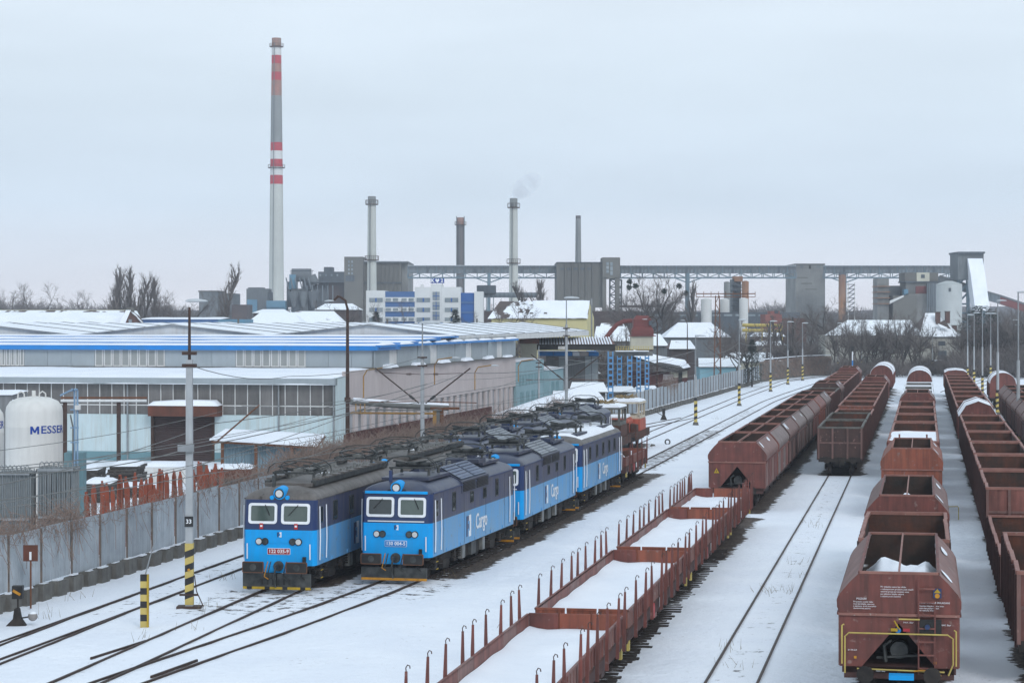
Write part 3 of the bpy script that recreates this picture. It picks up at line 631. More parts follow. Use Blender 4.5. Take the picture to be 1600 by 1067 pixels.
def make_flat(label, L=18.55):
    r = thing('flat_wagon', label, 'wagon', group='flat wagons with stakes')
    MB().box(-1.42,1.42,.6,L-.6,1.16,1.26).build('deck','wag_rust',r)
    q = MB()
    for s in (-1,1): q.box(s*1.36-.06,s*1.36+.06,.55,L-.55,.82,1.15); q.box(s*.5-.05,s*.5+.05,.6,L-.6,.72,1.15)
    q.box(-1.42,1.42,.5,.62,.8,1.2); q.box(-1.42,1.42,L-.62,L-.5,.8,1.2); q.build('underframe','rib_dark',r)
    n = 8
    for s in (-1,1):
        for k in range(n):
            a = .65+(L-1.3)*k/n; b = .65+(L-1.3)*(k+1)/n-.03; q = MB(); q.box(*sorted((s*1.44,s*1.40)),a,b,1.26,1.8); q.box(*sorted((s*1.465,s*1.40)),a,b,1.76,1.82)
            for j in range(4): yy = a+(b-a)*(j+.5)/4; q.box(*sorted((s*1.47,s*1.44)),yy-.05,yy+.05,1.28,1.76)
            q.build('side_board','wag1' if k % 3 else 'wag_pink',r)
    fr_ = (.09,.21,.32,.45,.515,.63,.735,.845,.93) if L > 15 else (.12,.3,.5,.7,.88)
    sm = None
    for s in (-1,1):
        for f_ in fr_:
            if sm is None:
                q = MB(); q.loft([[(-.05,-.04,.85),(.05,-.04,.85),(.05,.04,.85),(-.05,.04,.85)],[(-.045,-.036,1.9),(.045,-.036,1.9),(.045,.036,1.9),(-.045,.036,1.9)],[(-.028,-.025,2.6),(.028,-.025,2.6),(.028,.025,2.6),(-.028,.025,2.6)]])
                o = q.build('stake','wag0',r); sm = o.data; q = MB(); q.tube([(0,0,2.6),(-.01,0,2.68),(.03,0,2.75),(.08,0,2.73),(.09,0,2.67)],.014,5); h = q.build('hook','wag2',o); hm = h.data
            else:
                o = share(sm,'stake',r,(0,0,0)); h = share(hm,'hook',o,(0,0,0))
            o.location = (s*1.53,L*f_+random.uniform(-.08,.08),0); o.rotation_euler = (random.uniform(-.035,.035),random.uniform(-.025,.025),math.pi if s < 0 and False else 0)
    for y0, d in ((.62,1),(L-.62,-1)):
        for k, (a,b) in enumerate(((-1.4,-.52),(-.46,.46),(.52,1.4))):
            q = MB(); q.box(a,b,*sorted((y0,y0+d*.05)),1.26,1.8); q.box(a,b,*sorted((y0-d*.02,y0+d*.06)),1.76,1.83); q.box(a+.1,a+.2,*sorted((y0-d*.06,y0)),.95,1.75); q.box(b-.2,b-.1,*sorted((y0-d*.06,y0)),.95,1.75); q.build('end_board',random.choice(('wag3','wag0','wag3')),r)
    if L > 15:
        rd = random.Random(int(L*7)+len(label)); n1, n2 = 10, 44; pts = []
        for j in range(n2+1):
            for i in range(n1+1):
                x = -1.38+2.76*i/n1; y = .7+(L-1.4)*j/n2; pts.append((x,y,1.26+.2*float(fbm(np.array(x*.7+len(label)),np.array(y*.3),3,6))+(.10 if i < 2 else 0)*(1 if i == 0 else .4)))
        q = MB(); q.add(pts,[(j*(n1+1)+i,j*(n1+1)+i+1,(j+1)*(n1+1)+i+1,(j+1)*(n1+1)+i) for j in range(n2) for i in range(n1)]); q.build('snow_load','snow_roof',r,True)
    for s in (-1,1):
        for yy in (L*.3,L*.44,L*.52,L*.62,L*.75):
            MB().box(*sorted((s*1.3,s*1.38)),yy-.3,yy+.3,.62,1.0).build('tool_box','wag2' if int(yy) % 2 else 'wag_pink',r)
        q = MB(); q.cyl((s*1.42,L*.38,.98),(s*1.46,L*.38,.98),.25,n=18); w = q.build('hand_wheel','red',r)
        for yy in (.9,L-.9): MB().box(*sorted((s*1.36,s*1.44)),yy-.12,yy+.12,.55,.85).build('step','yellow_pale',r)
        MB().box(*sorted((s*1.44,s*1.475)),L*.47,L*.47+.5,.9,1.2).build('data_plate','white_paint',r)
    for yy in (2.6,L-2.6): wbogie(r,yy)
    wend(r,L); return r
def make_hopper(label, L=11.1, m='wag0', msl='wag_pink', snow=None):
    r = thing('hopper_wagon', label, 'wagon', group='brown hopper wagons'); a, b = .55, L-.55
    pro = [(1.56,2.62),(1.64,2.78),(1.645,2.98),(1.55,3.16),(1.3,3.46),(1.04,3.72)]
    for s in (-1,1):
        for k in range(3):
            y0 = a+(b-a)*k/3; y1 = a+(b-a)*(k+1)/3-.02; q = MB(); o = [(s*x,z) for x, z in pro]; i = [(s*(x-.05),z-.02) for x, z in pro[::-1]]; q.ext(o+i,'y',y0,y1); ob = q.build('hood_panel',msl,r,True); fixn(ob)
        for k in range(4):
            y0 = a+(b-a)*k/4; y1 = a+(b-a)*(k+1)/4-.03; q = MB(); q.box(*sorted((s*1.5,s*1.57)),y0,y1,1.18,2.56); q.box(*sorted((s*1.57,s*1.6)),y0,y0+.07,1.18,2.56); q.build('side_door',m if k % 2 else msl,r)
        q = MB(); q.bar((s*1.6,a,2.59),(s*1.6,b,2.59),.08,.07); q.bar((s*1.04,a,3.73),(s*1.04,b,3.73),.07,.06); q.build('side_rail',m,r)
    for y0, d in ((a,1),(b,-1)):
        q = MB(); pts = [(x,z) for x, z in pro]+[(-x,z) for x, z in pro[::-1]]; q.ext(pts,'y',*sorted((y0-d*.03,y0+d*.03))); eo = q.build('end_wall',m,r)
        q = MB(); q.bar((-1.04,y0,3.73),(1.04,y0,3.73),.08,.07); q.build('end_rim','wag_rim',eo)
        q = MB()
        for s in (-1,1): q.ext([(s*1.57,1.16),(s*.98,1.16),(0,2.36),(0,2.56),(s*1.57,2.56)],'y',*sorted((y0-d*.02,y0+d*.04)))
        po = q.build('end_panel',m,r); fixn(po)
        q = MB(); q.bar((-1.6,y0-d*.04,2.59),(1.6,y0-d*.04,2.59),.08,.07); q.build('end_rail','wag_rim',r)
        q = MB(); q.add([(-1.5,y0+d*.3,2.5),(1.5,y0+d*.3,2.5),(1.4,y0+d*2.2,1.2),(-1.4,y0+d*2.2,1.2)],[(0,1,2,3)]); q.build('chute_slope','black',r)
        q = MB(); q.cyl((0,y0+d*.45,1.55),(0,y0+d*.85,1.55),.24,n=14); q.bar((-.6,y0+d*.4,1.35),(.8,y0+d*.4,1.45),.06); q.tube([(-.35,y0+d*.3,1.25),(-.4,y0+d*.3,1.7),(-.2,y0+d*.3,1.85)],.05); q.build('brake_gear','dark_gear',r)
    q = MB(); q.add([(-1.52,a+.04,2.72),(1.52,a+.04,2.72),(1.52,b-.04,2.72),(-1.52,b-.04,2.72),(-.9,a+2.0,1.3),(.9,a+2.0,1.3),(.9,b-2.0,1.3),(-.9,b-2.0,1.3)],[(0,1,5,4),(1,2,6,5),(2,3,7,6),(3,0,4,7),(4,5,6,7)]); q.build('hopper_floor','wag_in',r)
    q = MB(); q.bar((0,a,3.7),(0,b,3.7),.05,.1); q.build('ridge_bar','wag_rim',r)
    q = MB()
    for s in (-1,1):
        pi_ = [(s*(x-.058),z-.025) for x, z in pro]; q.add([(x,a+.04,z) for x, z in pi_]+[(x,b-.04,z) for x, z in pi_],[(k,k+1,7+k,6+k) for k in range(5)])
    for yy in (a+.036,b-.036): q.add([(x*.96,yy,z-.03) for x, z in pro]+[(-x*.96,yy,z-.03) for x, z in pro[::-1]],[tuple(range(12))])
    q.build('inner_lining','wag_in',r)  # added dark skin: shade inside the open hopper is put into its colour
    q = MB(); q.box(-1.5,1.5,.5,L-.5,1.0,1.16); q.box(-1.45,1.45,.5,.6,.85,1.16); q.box(-1.45,1.45,L-.6,L-.5,.85,1.16); q.build('underframe','rib_dark',r)
    for yy in (2.1,L-2.1): wbogie(r,yy)
    wend(r,L); return r
def make_gondola(label, L=12.6, m='wag0', zt=3.2, min_='wag_in', rim='wag_rim'):
    r = thing('open_gondola', label, 'wagon', group='open gondola wagons'); a, b = .55, L-.55
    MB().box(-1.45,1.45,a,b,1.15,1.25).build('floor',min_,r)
    rib = None
    for s in (-1,1):
        q = MB(); q.box(*sorted((s*1.43,s*1.47)),a,b,1.2,zt); q.build('side_wall',m,r)
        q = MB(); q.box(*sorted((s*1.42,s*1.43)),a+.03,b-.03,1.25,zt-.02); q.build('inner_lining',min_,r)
        n = 4; 
        for k in range(n):
            q = MB(); y0 = a+(b-a)*k/n; y1 = a+(b-a)*(k+1)/n; q.bar((s*1.46,y0,zt+random.uniform(-.02,.02)),(s*(1.46-random.uniform(-.02,.06)),y1,zt+random.uniform(-.02,.02)),.13,.11); q.build('top_rim',rim,r)
        for k in range(10):
            yy = a+.06+(b-a-.12)*k/9
            if rib is None: o = MB().box(-.05,.05,-.05,.05,1.0,zt-.05).build('side_rib','rib_dark' if m in ('wag2',) else m,r); rib = o.data
            else: o = share(rib,'side_rib',r,(0,0,0))
            o.location = (s*1.51,yy,0)
    for y0, d in ((a,1),(b,-1)):
        q = MB(); q.box(-1.46,1.46,*sorted((y0-d*.02,y0+d*.02)),1.2,zt); q.build('end_wall',m,r)
        q = MB(); q.box(-1.42,1.42,*sorted((y0+d*.021,y0+d*.03)),1.25,zt-.04); q.build('end_lining','wag_rust' if min_ == 'wag_in' else min_,r)
        q = MB(); q.bar((-1.5,y0,zt),(1.5,y0,zt),.13,.12); q.build('end_rim',rim,r)
        for x in (-1.44,-.5,.5,1.44): MB().box(x-.06,x+.06,*sorted((y0-d*.11,y0-d*.02)),1.1,zt-.05).build('end_post','wag4' if m == 'wag2' else m,r)
        MB().box(-1.4,1.4,*sorted((y0-d*.08,y0-d*.02)),(zt+1.2)/2-.08,(zt+1.2)/2+.02).build('end_beam','wag4' if m == 'wag2' else m,r)
    q = MB()
    for s in (-1,1): q.box(s*1.3-.07,s*1.3+.07,.5,L-.5,.9,1.18)
    q.box(-1.45,1.45,.45,.58,.88,1.2); q.box(-1.45,1.45,L-.58,L-.45,.88,1.2); q.box(-.3,.3,.5,L-.5,.7,1.15); q.build('underframe','under',r)
    for yy in (2.3,L-2.3): wbogie(r,yy)
    wend(r,L); return r
def make_van(label, L=10.2, m='wag0', prof='angle', zt=4.1, snow=True):
    r = thing('covered_wagon', label, 'wagon', group='covered wagons'); a, b = .55, L-.55
    if prof == 'angle': pr = [(1.5,2.9),(.95,3.75),(.0,zt)]
    elif prof == 'flat': pr = [(1.48,3.25),(1.0,3.5),(0,3.6)]
    else: pr = [(1.5*math.cos(t),2.85+(zt-2.85)*math.sin(t)) for t in [math.radians(k*15) for k in range(7)]]
    full = pr+[(-x,z) for x, z in pr[-2::-1]]
    q = MB(); q.ext([(1.5,1.2)]+full+[(-1.5,1.2)],'y',a,b); q.build('body',m,r)
    n = 6
    for k in range(n):
        y0 = a-.05+(b-a+.1)*k/n; y1 = a-.05+(b-a+.1)*(k+1)/n-.04; q = MB(); up = [(x*1.015,z+.05) for x, z in full]; q.ext(up+[(x,z+.01) for x, z in full[::-1]],'y',y0,y1); fixn(q.build('roof_panel','snow_roof' if snow and (k*7+len(label)) % 5 else m,r,True))
    for s in (-1,1):
        for k in range(5):
            yy = a+.1+(b-a-.2)*k/4; MB().box(*sorted((s*1.5,s*1.56)),yy-.06,yy+.06,1.2,2.85).build('side_post',m,r)
        q = MB(); q.box(*sorted((s*1.5,s*1.54)),L/2-1.2,L/2+1.2,1.3,2.8); q.build('sliding_door','wag1',r)
    for x in (-.6,.6): MB().box(x-.05,x+.05,a-.06,a,1.2,pr[-1][1]-.45).build('end_post',m,r)
    MB().box(-1.4,1.4,.5,L-.5,.85,1.2).build('underframe','under',r)
    for yy in (2.0,L-2.0): wbogie(r,yy)
    wend(r,L); return r
# flat wagons, track 4
fl = make_flat('stake wagon filled with snow, nearest of the row and cut off by the bottom edge'); y = place(fl,'T4',49.4,18.55)
labs = ('stake wagon filled with snow, second from the bottom of the photo','stake wagon filled with snow, third in its row','last snow filled stake wagon, next to the front hopper of its row')
for k, lab in enumerate(labs):
    f2 = dup(fl,label=lab)
    if k == 2: f2.scale = (1,.68,1)
    y = place(f2,'T4',y,18.55*(.68 if k == 2 else 1))
FLAT_END = y
hp = make_hopper('front brown hopper with yellow triangle sign on its end, behind the stake wagons'); yq = place(hp,'T4',max(124.6,FLAT_END+.3),11.1)
q = MB(); q.add([(-1.3,.5,1.98),(-1.0,.5,1.98),(-1.15,.5,2.26)],[(0,1,2)]); q.add([(-1.3,.48,1.98),(-1.0,.48,1.98),(-1.15,.48,2.26)],[(0,1,2)]); hs = q.build('warning_sign','yellow',hp); MB().bar((-1.12,.47,2.16),(-1.18,.47,2.04),.03).build('sign_mark','black',hs)
ordn = ('second','third','fourth','fifth','sixth','seventh','eighth')
variants = [('wag1','wag_grey'),('wag2','wag4'),('wag4','wag_grey'),('wag2','wag_grey'),('wag0','wag4'),('wag3','wag1'),('wag2','wag_grey')]
def retint(root, mp):
    cache = {}
    def rec(o):
        for c in KC(o):
            if c.type == 'MESH' and c.data.materials[0].name in mp:
                key = c.data.name
                if key not in cache: cache[key] = c.data.copy(); cache[key].materials[0] = MT[mp[c.data.materials[0].name]]
                c.data = cache[key]
            rec(c)
    rec(root); return root
def clean_hopper():
    h = dup(hp)
    for c in list(KC(h)):
        if c.name.startswith('warning_sign'): rm(c)
    return h
def lighten(root):      # far copies: drop pieces too small to show
    for c in list(KC(root)):
        if c.name.split('.')[0] in ('brake_gear','coupling','chute_slope','cross_bar','ridge_bar') or (c.name.startswith('side_rib') and int(c.location.y*10) % 3 == 0 and False): rm(c)
        elif c.name.startswith('bogie'):
            for g in list(KC(c)): rm(g)
    return root
def snowspot(root, n, seed):
    rd = random.Random(seed)
    for _ in range(n):
        y0 = rd.uniform(1,9); q = MB(); c = (1.3+rd.uniform(-.08,.02),y0); m_ = 8; w, l = rd.uniform(.12,.25), rd.uniform(.3,.8); pts = []
        for k in range(m_):
            t = 2*math.pi*k/m_; u = rd.uniform(.6,1)*math.cos(t)*w; v = rd.uniform(.6,1)*math.sin(t)*l; pts.append((c[0]+u,y0+v,3.16+(1.55-c[0]-u)*1.16+.04))
        q.add(pts,[tuple(range(m_))]); q.build('snow_patch','snow_roof',root)
for k in range(7):
    h = clean_hopper(); h['label'] = '%s hopper in the row behind the stake wagons%s' % (ordn[k], ('',', with snow spots on its hood','','','','',', last before the far gondolas')[k]); retint(h,{'wag0':variants[k][0],'wag_pink':variants[k][1]}); yq = place(h,'T4',yq,11.1)
    if k in (1,2,6): snowspot(h,2,k)
snowspot(hp,2,77)
gd = make_gondola('dark brown gondola facing the empty track, front of its row',12.2,'wag2',3.2,'wag_in','con_dark'); place(gd,'T5',151.3,12.2)
def gond(t, Y, lab, mp=None, L=12.2, sz=1):
    g = dup(gd,label=lab); retint(g,mp or {}); g.scale = (1,L/12.2,sz)
    if Y > 170: lighten(g)
    return place(g,t,Y,L)
RED = {'wag2':'wag0','con_dark':'wag_rim'}; RED2 = {'wag2':'wag3','con_dark':'wag_rim','wag_in':'wag_rust'}; RED3 = {'wag2':'wag1','con_dark':'wag_rim'}
yq = gond('T4',yq+.5,'first gondola behind the eight hoppers of the left rake',RED); yq = gond('T4',yq,'second gondola behind the eight hoppers of the left rake',{'wag2':'wag2'})
h = clean_hopper(); h['label'] = 'lone hopper between gondolas far along the left rake'; retint(h,{'wag0':'wag2','wag_pink':'wag4'}); yq = place(h,'T4',yq,11.1)
for k in range(5): yq = gond('T4',yq,('dark gondola behind the lone far hopper','second dark gondola behind the lone far hopper','third dark gondola behind the lone far hopper','fourth dark gondola behind the lone far hopper','last dark gondola before the end hopper of the left rake')[k],{'wag2':'wag2','con_dark':'wag_rim'})
h = clean_hopper(); h['label'] = 'hopper at the far end of the left rake'; place(h,'T4',yq,11.1)
# track 5
yq = gond('T5',163.6,'second dark gondola with grey rim, behind the one facing the empty track'); yq = gond('T5',yq+.3,'lower orange brown gondola, third in its row',{'wag2':'wag3','con_dark':'wag_rim'},12.2,.93)
for k in range(6): yq = gond('T5',yq,('bright red rusty gondola, fourth in the dark gondola row','red gondola, fifth in the dark gondola row','red gondola, sixth in the dark gondola row','brown gondola, seventh in the dark gondola row','brown gondola, eighth in the dark gondola row','brown gondola, ninth in the dark gondola row')[k],(RED2,RED2,RED,RED,RED2,RED)[k])
h = clean_hopper(); h['label'] = 'hopper with dark sloped end before the round roofed vans of the middle row'; place(h,'T5',yq,11.1)
vr = make_van('round roofed wagon with snow on top, far end of the middle row',12.5,'wag0','round',4.15); place(vr,'T5',303,12.5)
v2 = dup(vr,label='last round roofed wagon, just behind another one in the middle row'); place(v2,'T5',316,12.5)
# track 6
h1 = clean_hopper(); h1['label'] = 'nearest brown hopper with yellow handrails and white notices, bottom right'; h1.scale = (1.02,1.13,1); place(h1,'T6',60.5,12.6)
h1x = h1
yq = gond('T6',74.8,'brown gondola squeezed between the two nearest hoppers',RED3,11.6,1.0)
h = clean_hopper(); h['label'] = 'second hopper of the nearest row, snow lying in its open top'; retint(h,{'wag_pink':'wag4'}); h.scale = (1,1.12,1); place(h,'T6',87.0,12.4); h2x = h
h = clean_hopper(); h['label'] = 'plain red brown hopper end behind the second nearest hopper'; retint(h,{'wag0':'wag3','wag_pink':'wag3'}); place(h,'T6',118.5,11.1)
g = make_gondola('gondola heaped level with snow, two stakes on its end',13,'wag0',3.3); place(g,'T6',132.5,13)
q = MB(); pts = []; n1, n2 = 8, 24
for j in range(n2+1):
    for i in range(n1+1): pts.append((-1.4+2.8*i/n1,.6+11.8*j/n2,3.28+.1*float(fbm(np.array(i*.4),np.array(j*.3),2,3))))
q.add(pts,[(j*(n1+1)+i,j*(n1+1)+i+1,(j+1)*(n1+1)+i+1,(j+1)*(n1+1)+i) for j in range(n2) for i in range(n1)]); q.build('snow_load','snow_roof',g,True)
for x in (-.8,.8): MB().box(x-.05,x+.05,.36,.46,2.4,3.75).build('stake','wag1',g)
gond('T6',146.2,'brown gondola behind the snow heaped one',RED,13.4); yq = gond('T6',160.2,'second brown gondola behind the snow heaped one',RED3,13); yq = gond('T6',173.6,'dark gondola before the far hopper of the near row',RED,13)
yq = gond('T6',186.9,'rusty gondola just before the far hopper of the near row',RED2,13)
h = clean_hopper(); h['label'] = 'far hopper of the near row with dark open top'; retint(h,{'wag_pink':'wag4'}); place(h,'T6',205,11.1)
g = make_gondola('pale grey gondola rimmed with snow behind the far hopper',12.4,'insul',3.2,'con_dark','snow_roof'); place(g,'T6',217.5,12.4); g2 = dup(g,label='second pale grey gondola rimmed with snow'); place(g2,'T6',231,12.4); g2 = dup(g,label='third pale grey snow rimmed gondola, before the round roofs'); place(g2,'T6',245,12.4)
v2 = dup(vr,label='round roofed snowy wagon near the end of the near row'); place(v2,'T6',275,12.5); v2 = dup(vr,label='hindmost round roofed wagon of the near row'); place(v2,'T6',288,12.5)
# track 7
gond('T7',65.0,'nearest open gondola at the right edge',RED3,13.2,1.0)
gond('T7',79.2,'low sided rusty wagon between the two nearest gondolas on the right',RED2,17.6,.68)
y7 = 97.4
for k, mp_ in enumerate((RED3,RED,{'wag2':'wag0','con_dark':'wag_rim'},RED3,RED2,RED)):
    y7 = gond('T7',y7,'%s tall gondola of the right row%s' % (('first','second','third','fourth','fifth','sixth')[k], (', bare end panel facing the camera','','','','',', just before the van with angled snowy roof')[k]),mp_,12.55)
va = make_van('brown van with angled snow dusted roof among the right row gondolas',10.4,'wag0','angle',4.1); place(va,'T7',174.6,10.4)
y7 = 186
for k in range(8): y7 = gond('T7',y7,'%s gondola beyond the angled van in the right row' % ('first','second','third','fourth','fifth','sixth','seventh','last')[k],(RED,RED2,{'wag2':'wag0','con_dark':'wag_rim','wag_in':'wag_rust'},RED2)[k % 4],13.4)
vf = make_van('flat roofed snowy wagon ending the right row',12.5,'wag0','flat'); place(vf,'T7',299,12.5)
# track 8
y8 = 164
for k in range(6):
    h = clean_hopper(); h['label'] = '%s grey brown hopper at the right edge, counted from the camera' % ('first','second','third','fourth','fifth','last')[k]; retint(h,{'wag_pink':'wag4','wag0':('wag2','wag4')[k % 2]}); y8 = place(h,'T8',y8,11.1)
v2 = dup(vr,label='red round roofed wagon behind the right edge hoppers'); place(v2,'T8',262,12.5)
# snow lying inside the nearest open hoppers
def heap(root, y0, y1, seed, x0=-.95, x1=.95, z=2.35, hh=.7):
    q = MB(); n1, n2 = 26, 34; pts = []
    for j in range(n2+1):
        for i in range(n1+1):
            u, v = i/n1, j/n2; e = min(u,1-u,v,1-v)*4; pts.append((x0+(x1-x0)*u,y0+(y1-y0)*v,z-.25+min(1,e)*.25+hh*float(fbm(np.array(u*3.4+seed),np.array(v*2.2),3,seed))*min(1,e)))
    q.add(pts,[(j*(n1+1)+i,j*(n1+1)+i+1,(j+1)*(n1+1)+i+1,(j+1)*(n1+1)+i) for j in range(n2) for i in range(n1)]); q.build('snow_heap','snow_roof',root,True)
heap(h1x,.9,8.6,3,-1.35,1.45,2.8,.85); heap(h2x,1.2,8.5,5,-.7,1.3,2.7,.85)
# details on the end of the nearest hopper
r = h1x; ye = .5
for k, (pts, mm) in enumerate((([(-1.42,ye-.12,1.0),(-1.42,ye-.14,2.0),(-1.32,ye-.14,2.1),(1.28,ye-.14,2.1),(1.42,ye-.14,2.0),(1.42,ye-.14,1.3),(1.3,ye-.12,1.0)],'yellow_pale'),([(-1.5,ye-.1,1.25),(-1.5,ye-.14,2.3),(-1.45,ye-.1,2.32)],'yellow_pale'),([(1.5,ye-.1,1.25),(1.5,ye-.14,2.2),(1.45,ye-.1,2.22)],'yellow_pale'),([(-1.1,ye-.2,1.14),(1.2,ye-.2,1.1)],'yellow_pale'),([(-.0,ye-.14,2.5),(.55,ye-.14,2.5)],'yellow_pale'),([(-.12,ye-.1,2.45),(-.02,ye-.14,2.28),(.02,ye-.1,2.22)],'yellow'),([(.4,ye-.3,1.12),(.6,ye-.34,1.16),(.95,ye-.3,1.14),(1.1,ye-.2,1.0)],'orange'))):
    MB().tube(pts,.022,8).build('handrail',mm,r)
for s, x in ((0,.52),(1,.95)): MB().box(x-.02,x+.02,ye-.09,ye-.06,1.0,3.6 if s == 0 else 2.9).build('ladder_rail','wag0',r)
for k in range(7): MB().box(.52,.95,ye-.1,ye-.07,1.15+.36*k,1.19+.36*k).build('ladder_rung','wag1',r)
MB().box(.5,1.12,ye-.07,ye-.05,2.1,2.5).build('recess','black',r); MB().cyl((.75,ye-.16,2.3),(.75,ye-.08,2.3),.07,n=12).build('valve','navy',r)
MB().box(-.25,.4,-.25,.1,.95,1.08).build('blue_cover','blue_light',r)
for x in (-.12,.2): MB().box(x-.09,x+.09,ye-.1,ye-.06,2.16,2.24).build('tag','yellow' if x < 0 else 'red_plate',r)
MB().cyl((-.02,ye-.05,2.18),(-.02,ye-.0,2.18),.08,n=12).build('valve','blue_plate',r)
def tl(s, x, z, size): text('lettering',s,size,'white_paint',r,MF(x,ye-.045,z),.0,.002,'LEFT')
tl('POZOR!',-1.12,3.02,.075)
for k, s in enumerate(('Pri posunu a jizde vlaku','musi byt klapky uzavreny','a zajisteny, pred otevrenim','zkontrolovat polohu')): tl(s,-1.2,2.94-.06*k,.055)
for k, s in enumerate(('Pri vykladce nesmi byt nikdo','v nebezpecnem prostoru pod vozem','otevirat pouze pri stojicim voze','po vykladce klapky uzavrit','a zajistit proti otevreni')): tl(s,-.48,3.36-.065*k,.058)
tl('CHROMATICKE OVLADANI',.5,2.95,.068)
for k, s in enumerate(('Otevirani klapek z obou stran','nesmi byt pod proudem','tlak vzduchu 5 bar')): tl(s,.52,2.86-.06*k,.055)
tl('MAX. 5bar',.12,2.4,.06); tl('MAX. 5bar',1.1,2.35,.06); tl('21 54 664',-1.35,1.62,.06); tl('MAX. 5bar',-.6,1.06,.055)
MB().box(.9,1.12,ye-.05,ye-.036,3.08,3.34).build('sign_plate','navy',r)
q = MB(); q.add([(.92,ye-.056,3.22),(1.1,ye-.056,3.22),(1.01,ye-.056,3.33)],[(0,1,2)]); q.build('warning_triangle','yellow',r); MB().cyl((1.01,ye-.06,3.14),(1.01,ye-.05,3.14),.065,n=16).build('round_sign','orange',r)
for x, z in ((-1.15,1.42),(.95,1.32)): MB().box(x-.035,x+.035,ye-.045,ye-.03,z-.035,z+.035).build('tag','orange',r)
# old flat wagon behind the right row and two derelict shunters
fo = make_flat('short rusty stake wagon behind the snow roofed locomotive',11.0); place(fo,'T2',141.6,11)
for k in range(7):
    rd = random.Random(k); q = MB(); q.ext([(-.7+rd.uniform(-.3,.3),1.25),(.7,1.25),(.5+rd.uniform(-.3,.3),1.5+rd.uniform(0,.5)),(-.4,1.6)],'y',1.2+1.2*k,1.9+1.2*k); q.build('scrap_piece','wag_rust' if k % 2 else 'snow_roof',fo)
def make_shunter(label, hood, cabm, L=8.6):
    r = thing('derelict_shunter', label, 'locomotive', group='derelict shunting locomotives')
    MB().box(-1.45,1.45,.4,L-.4,.95,1.3).build('running_board','wag2',r)
    q = MB()
    for k in range(14): q.box(1.45,1.5,.5+.55*k,.95+.55*k,.75,1.35)
    q.build('valance','wag_rust',r)
    q = MB(); q.ext([(-.9,1.3),(.9,1.3),(.9,2.2),(.7,2.45),(-.7,2.45),(-.9,2.2)],'y',.8,3.5); q.build('hood',hood,r)
    MB().box(-.95,.95,.7,.85,1.3,2.1).build('hood_front','wag_rust',r)
    q = MB(); q.add([(-.75,1.0,2.5),(.75,1.0,2.5),(.75,3.0,2.55),(-.75,3.0,2.55),(-.7,1.0,2.62),(.7,1.0,2.66),(.7,3.0,2.75),(-.7,3.0,2.7)],[(4,5,6,7),(0,1,5,4),(1,2,6,5),(3,0,4,7)]); q.build('snow_on_hood','snow_roof',r)
    for s in (-1,1): q = MB(); q.ext([(s*1.4,1.3),(s*.95,1.3),(s*.95,2.0),(s*1.4,1.9)],'y',1.6,2.6); q.build('tank',hood if s < 0 else 'wag_rust',r)
    q = MB()
    for s in (-1,1):
        q.box(*sorted((s*1.3,s*1.36)),3.5,6.5,1.3,2.55)
        for yy in (3.5,4.9,6.42): q.box(*sorted((s*1.28,s*1.36)),yy,yy+.12,2.5,3.6)
    for yy in (3.5,6.44):
        q.box(-1.33,1.33,yy,yy+.06,1.3,2.6)
        for x in (-1.3,-.06,1.2): q.box(x,x+.12,yy,yy+.1,2.5,3.6)
    q.build('cab',cabm,r)
    MB().box(-1.37,1.37,3.44,3.5,1.3,2.3).build('cab_front',hood,r); MB().box(1.36,1.4,3.5,6.5,1.3,2.3).build('cab_side',hood,r); MB().box(-1.3,1.3,3.6,6.4,1.3,1.5).build('cab_floor','wag_in',r)
    q = MB(); q.ext([(-1.45,3.55),(1.45,3.55),(1.3,3.72),(.7,3.82),(-.7,3.82),(-1.3,3.72)],'y',3.3,6.8); q.build('cab_roof',cabm,r)
    q = MB(); q.ext([(-1.4,3.7),(1.4,3.7),(1.25,3.83),(.7,3.93),(-.7,3.93),(-1.25,3.83)],'y',3.25,6.75); q.build('snow_on_roof','snow_roof',r)
    rd = random.Random(3); q = MB()
    for _ in range(40):
        p = Vector((rd.uniform(-.5,.5),rd.uniform(4.3,5.7),rd.uniform(3.9,4.05))); q.tube([p,p+Vector((rd.uniform(-.5,.5),rd.uniform(-.5,.5),rd.uniform(0,.25)))],.04,5)
    q.build('roof_gear','pipe_ochre' if 'pipe_ochre' in MT else mat('pipe_ochre',(.3,.2,.07),(.16,.12,.07),sc=3),r)
    q = MB(); q.box(-1.2,1.2,6.5,8.1,1.3,2.0); q.build('rear_hood',hood,r)
    for yy in (2.4,6.2):
        for s in (-1,1): MB().cyl((s*.7,yy,.5),(s*.85,yy,.5),.5,n=18).build('wheel','under',r)
    MB().box(-1.1,1.1,.8,L-.8,.5,.95).build('underframe','under',r)
    wend(r,L); r.scale = (1.08,1.19,1.0); return r
s1 = make_shunter('derelict rusty brown shunter with empty cab windows and snow on its roof','wag_rust','con_dark'); place(s1,'T1',169.3,10.2)
s2 = make_shunter('derelict red shunter with cream cab and snow on its roof','red','yellow_pale'); place(s2,'T1',180.9,10.2)
MT['cream'] = None
mat('cream',(.62,.56,.45),(.5,.44,.34),sc=1.5,streak=.4,scol=(.2,.13,.08)); retint(s2,{'yellow_pale':'cream'}); mat('faded_red',(.52,.12,.075),(.42,.10,.065),sc=1.4,streak=.5,scol=(.08,.045,.03)); retint(s2,{'red':'faded_red'})
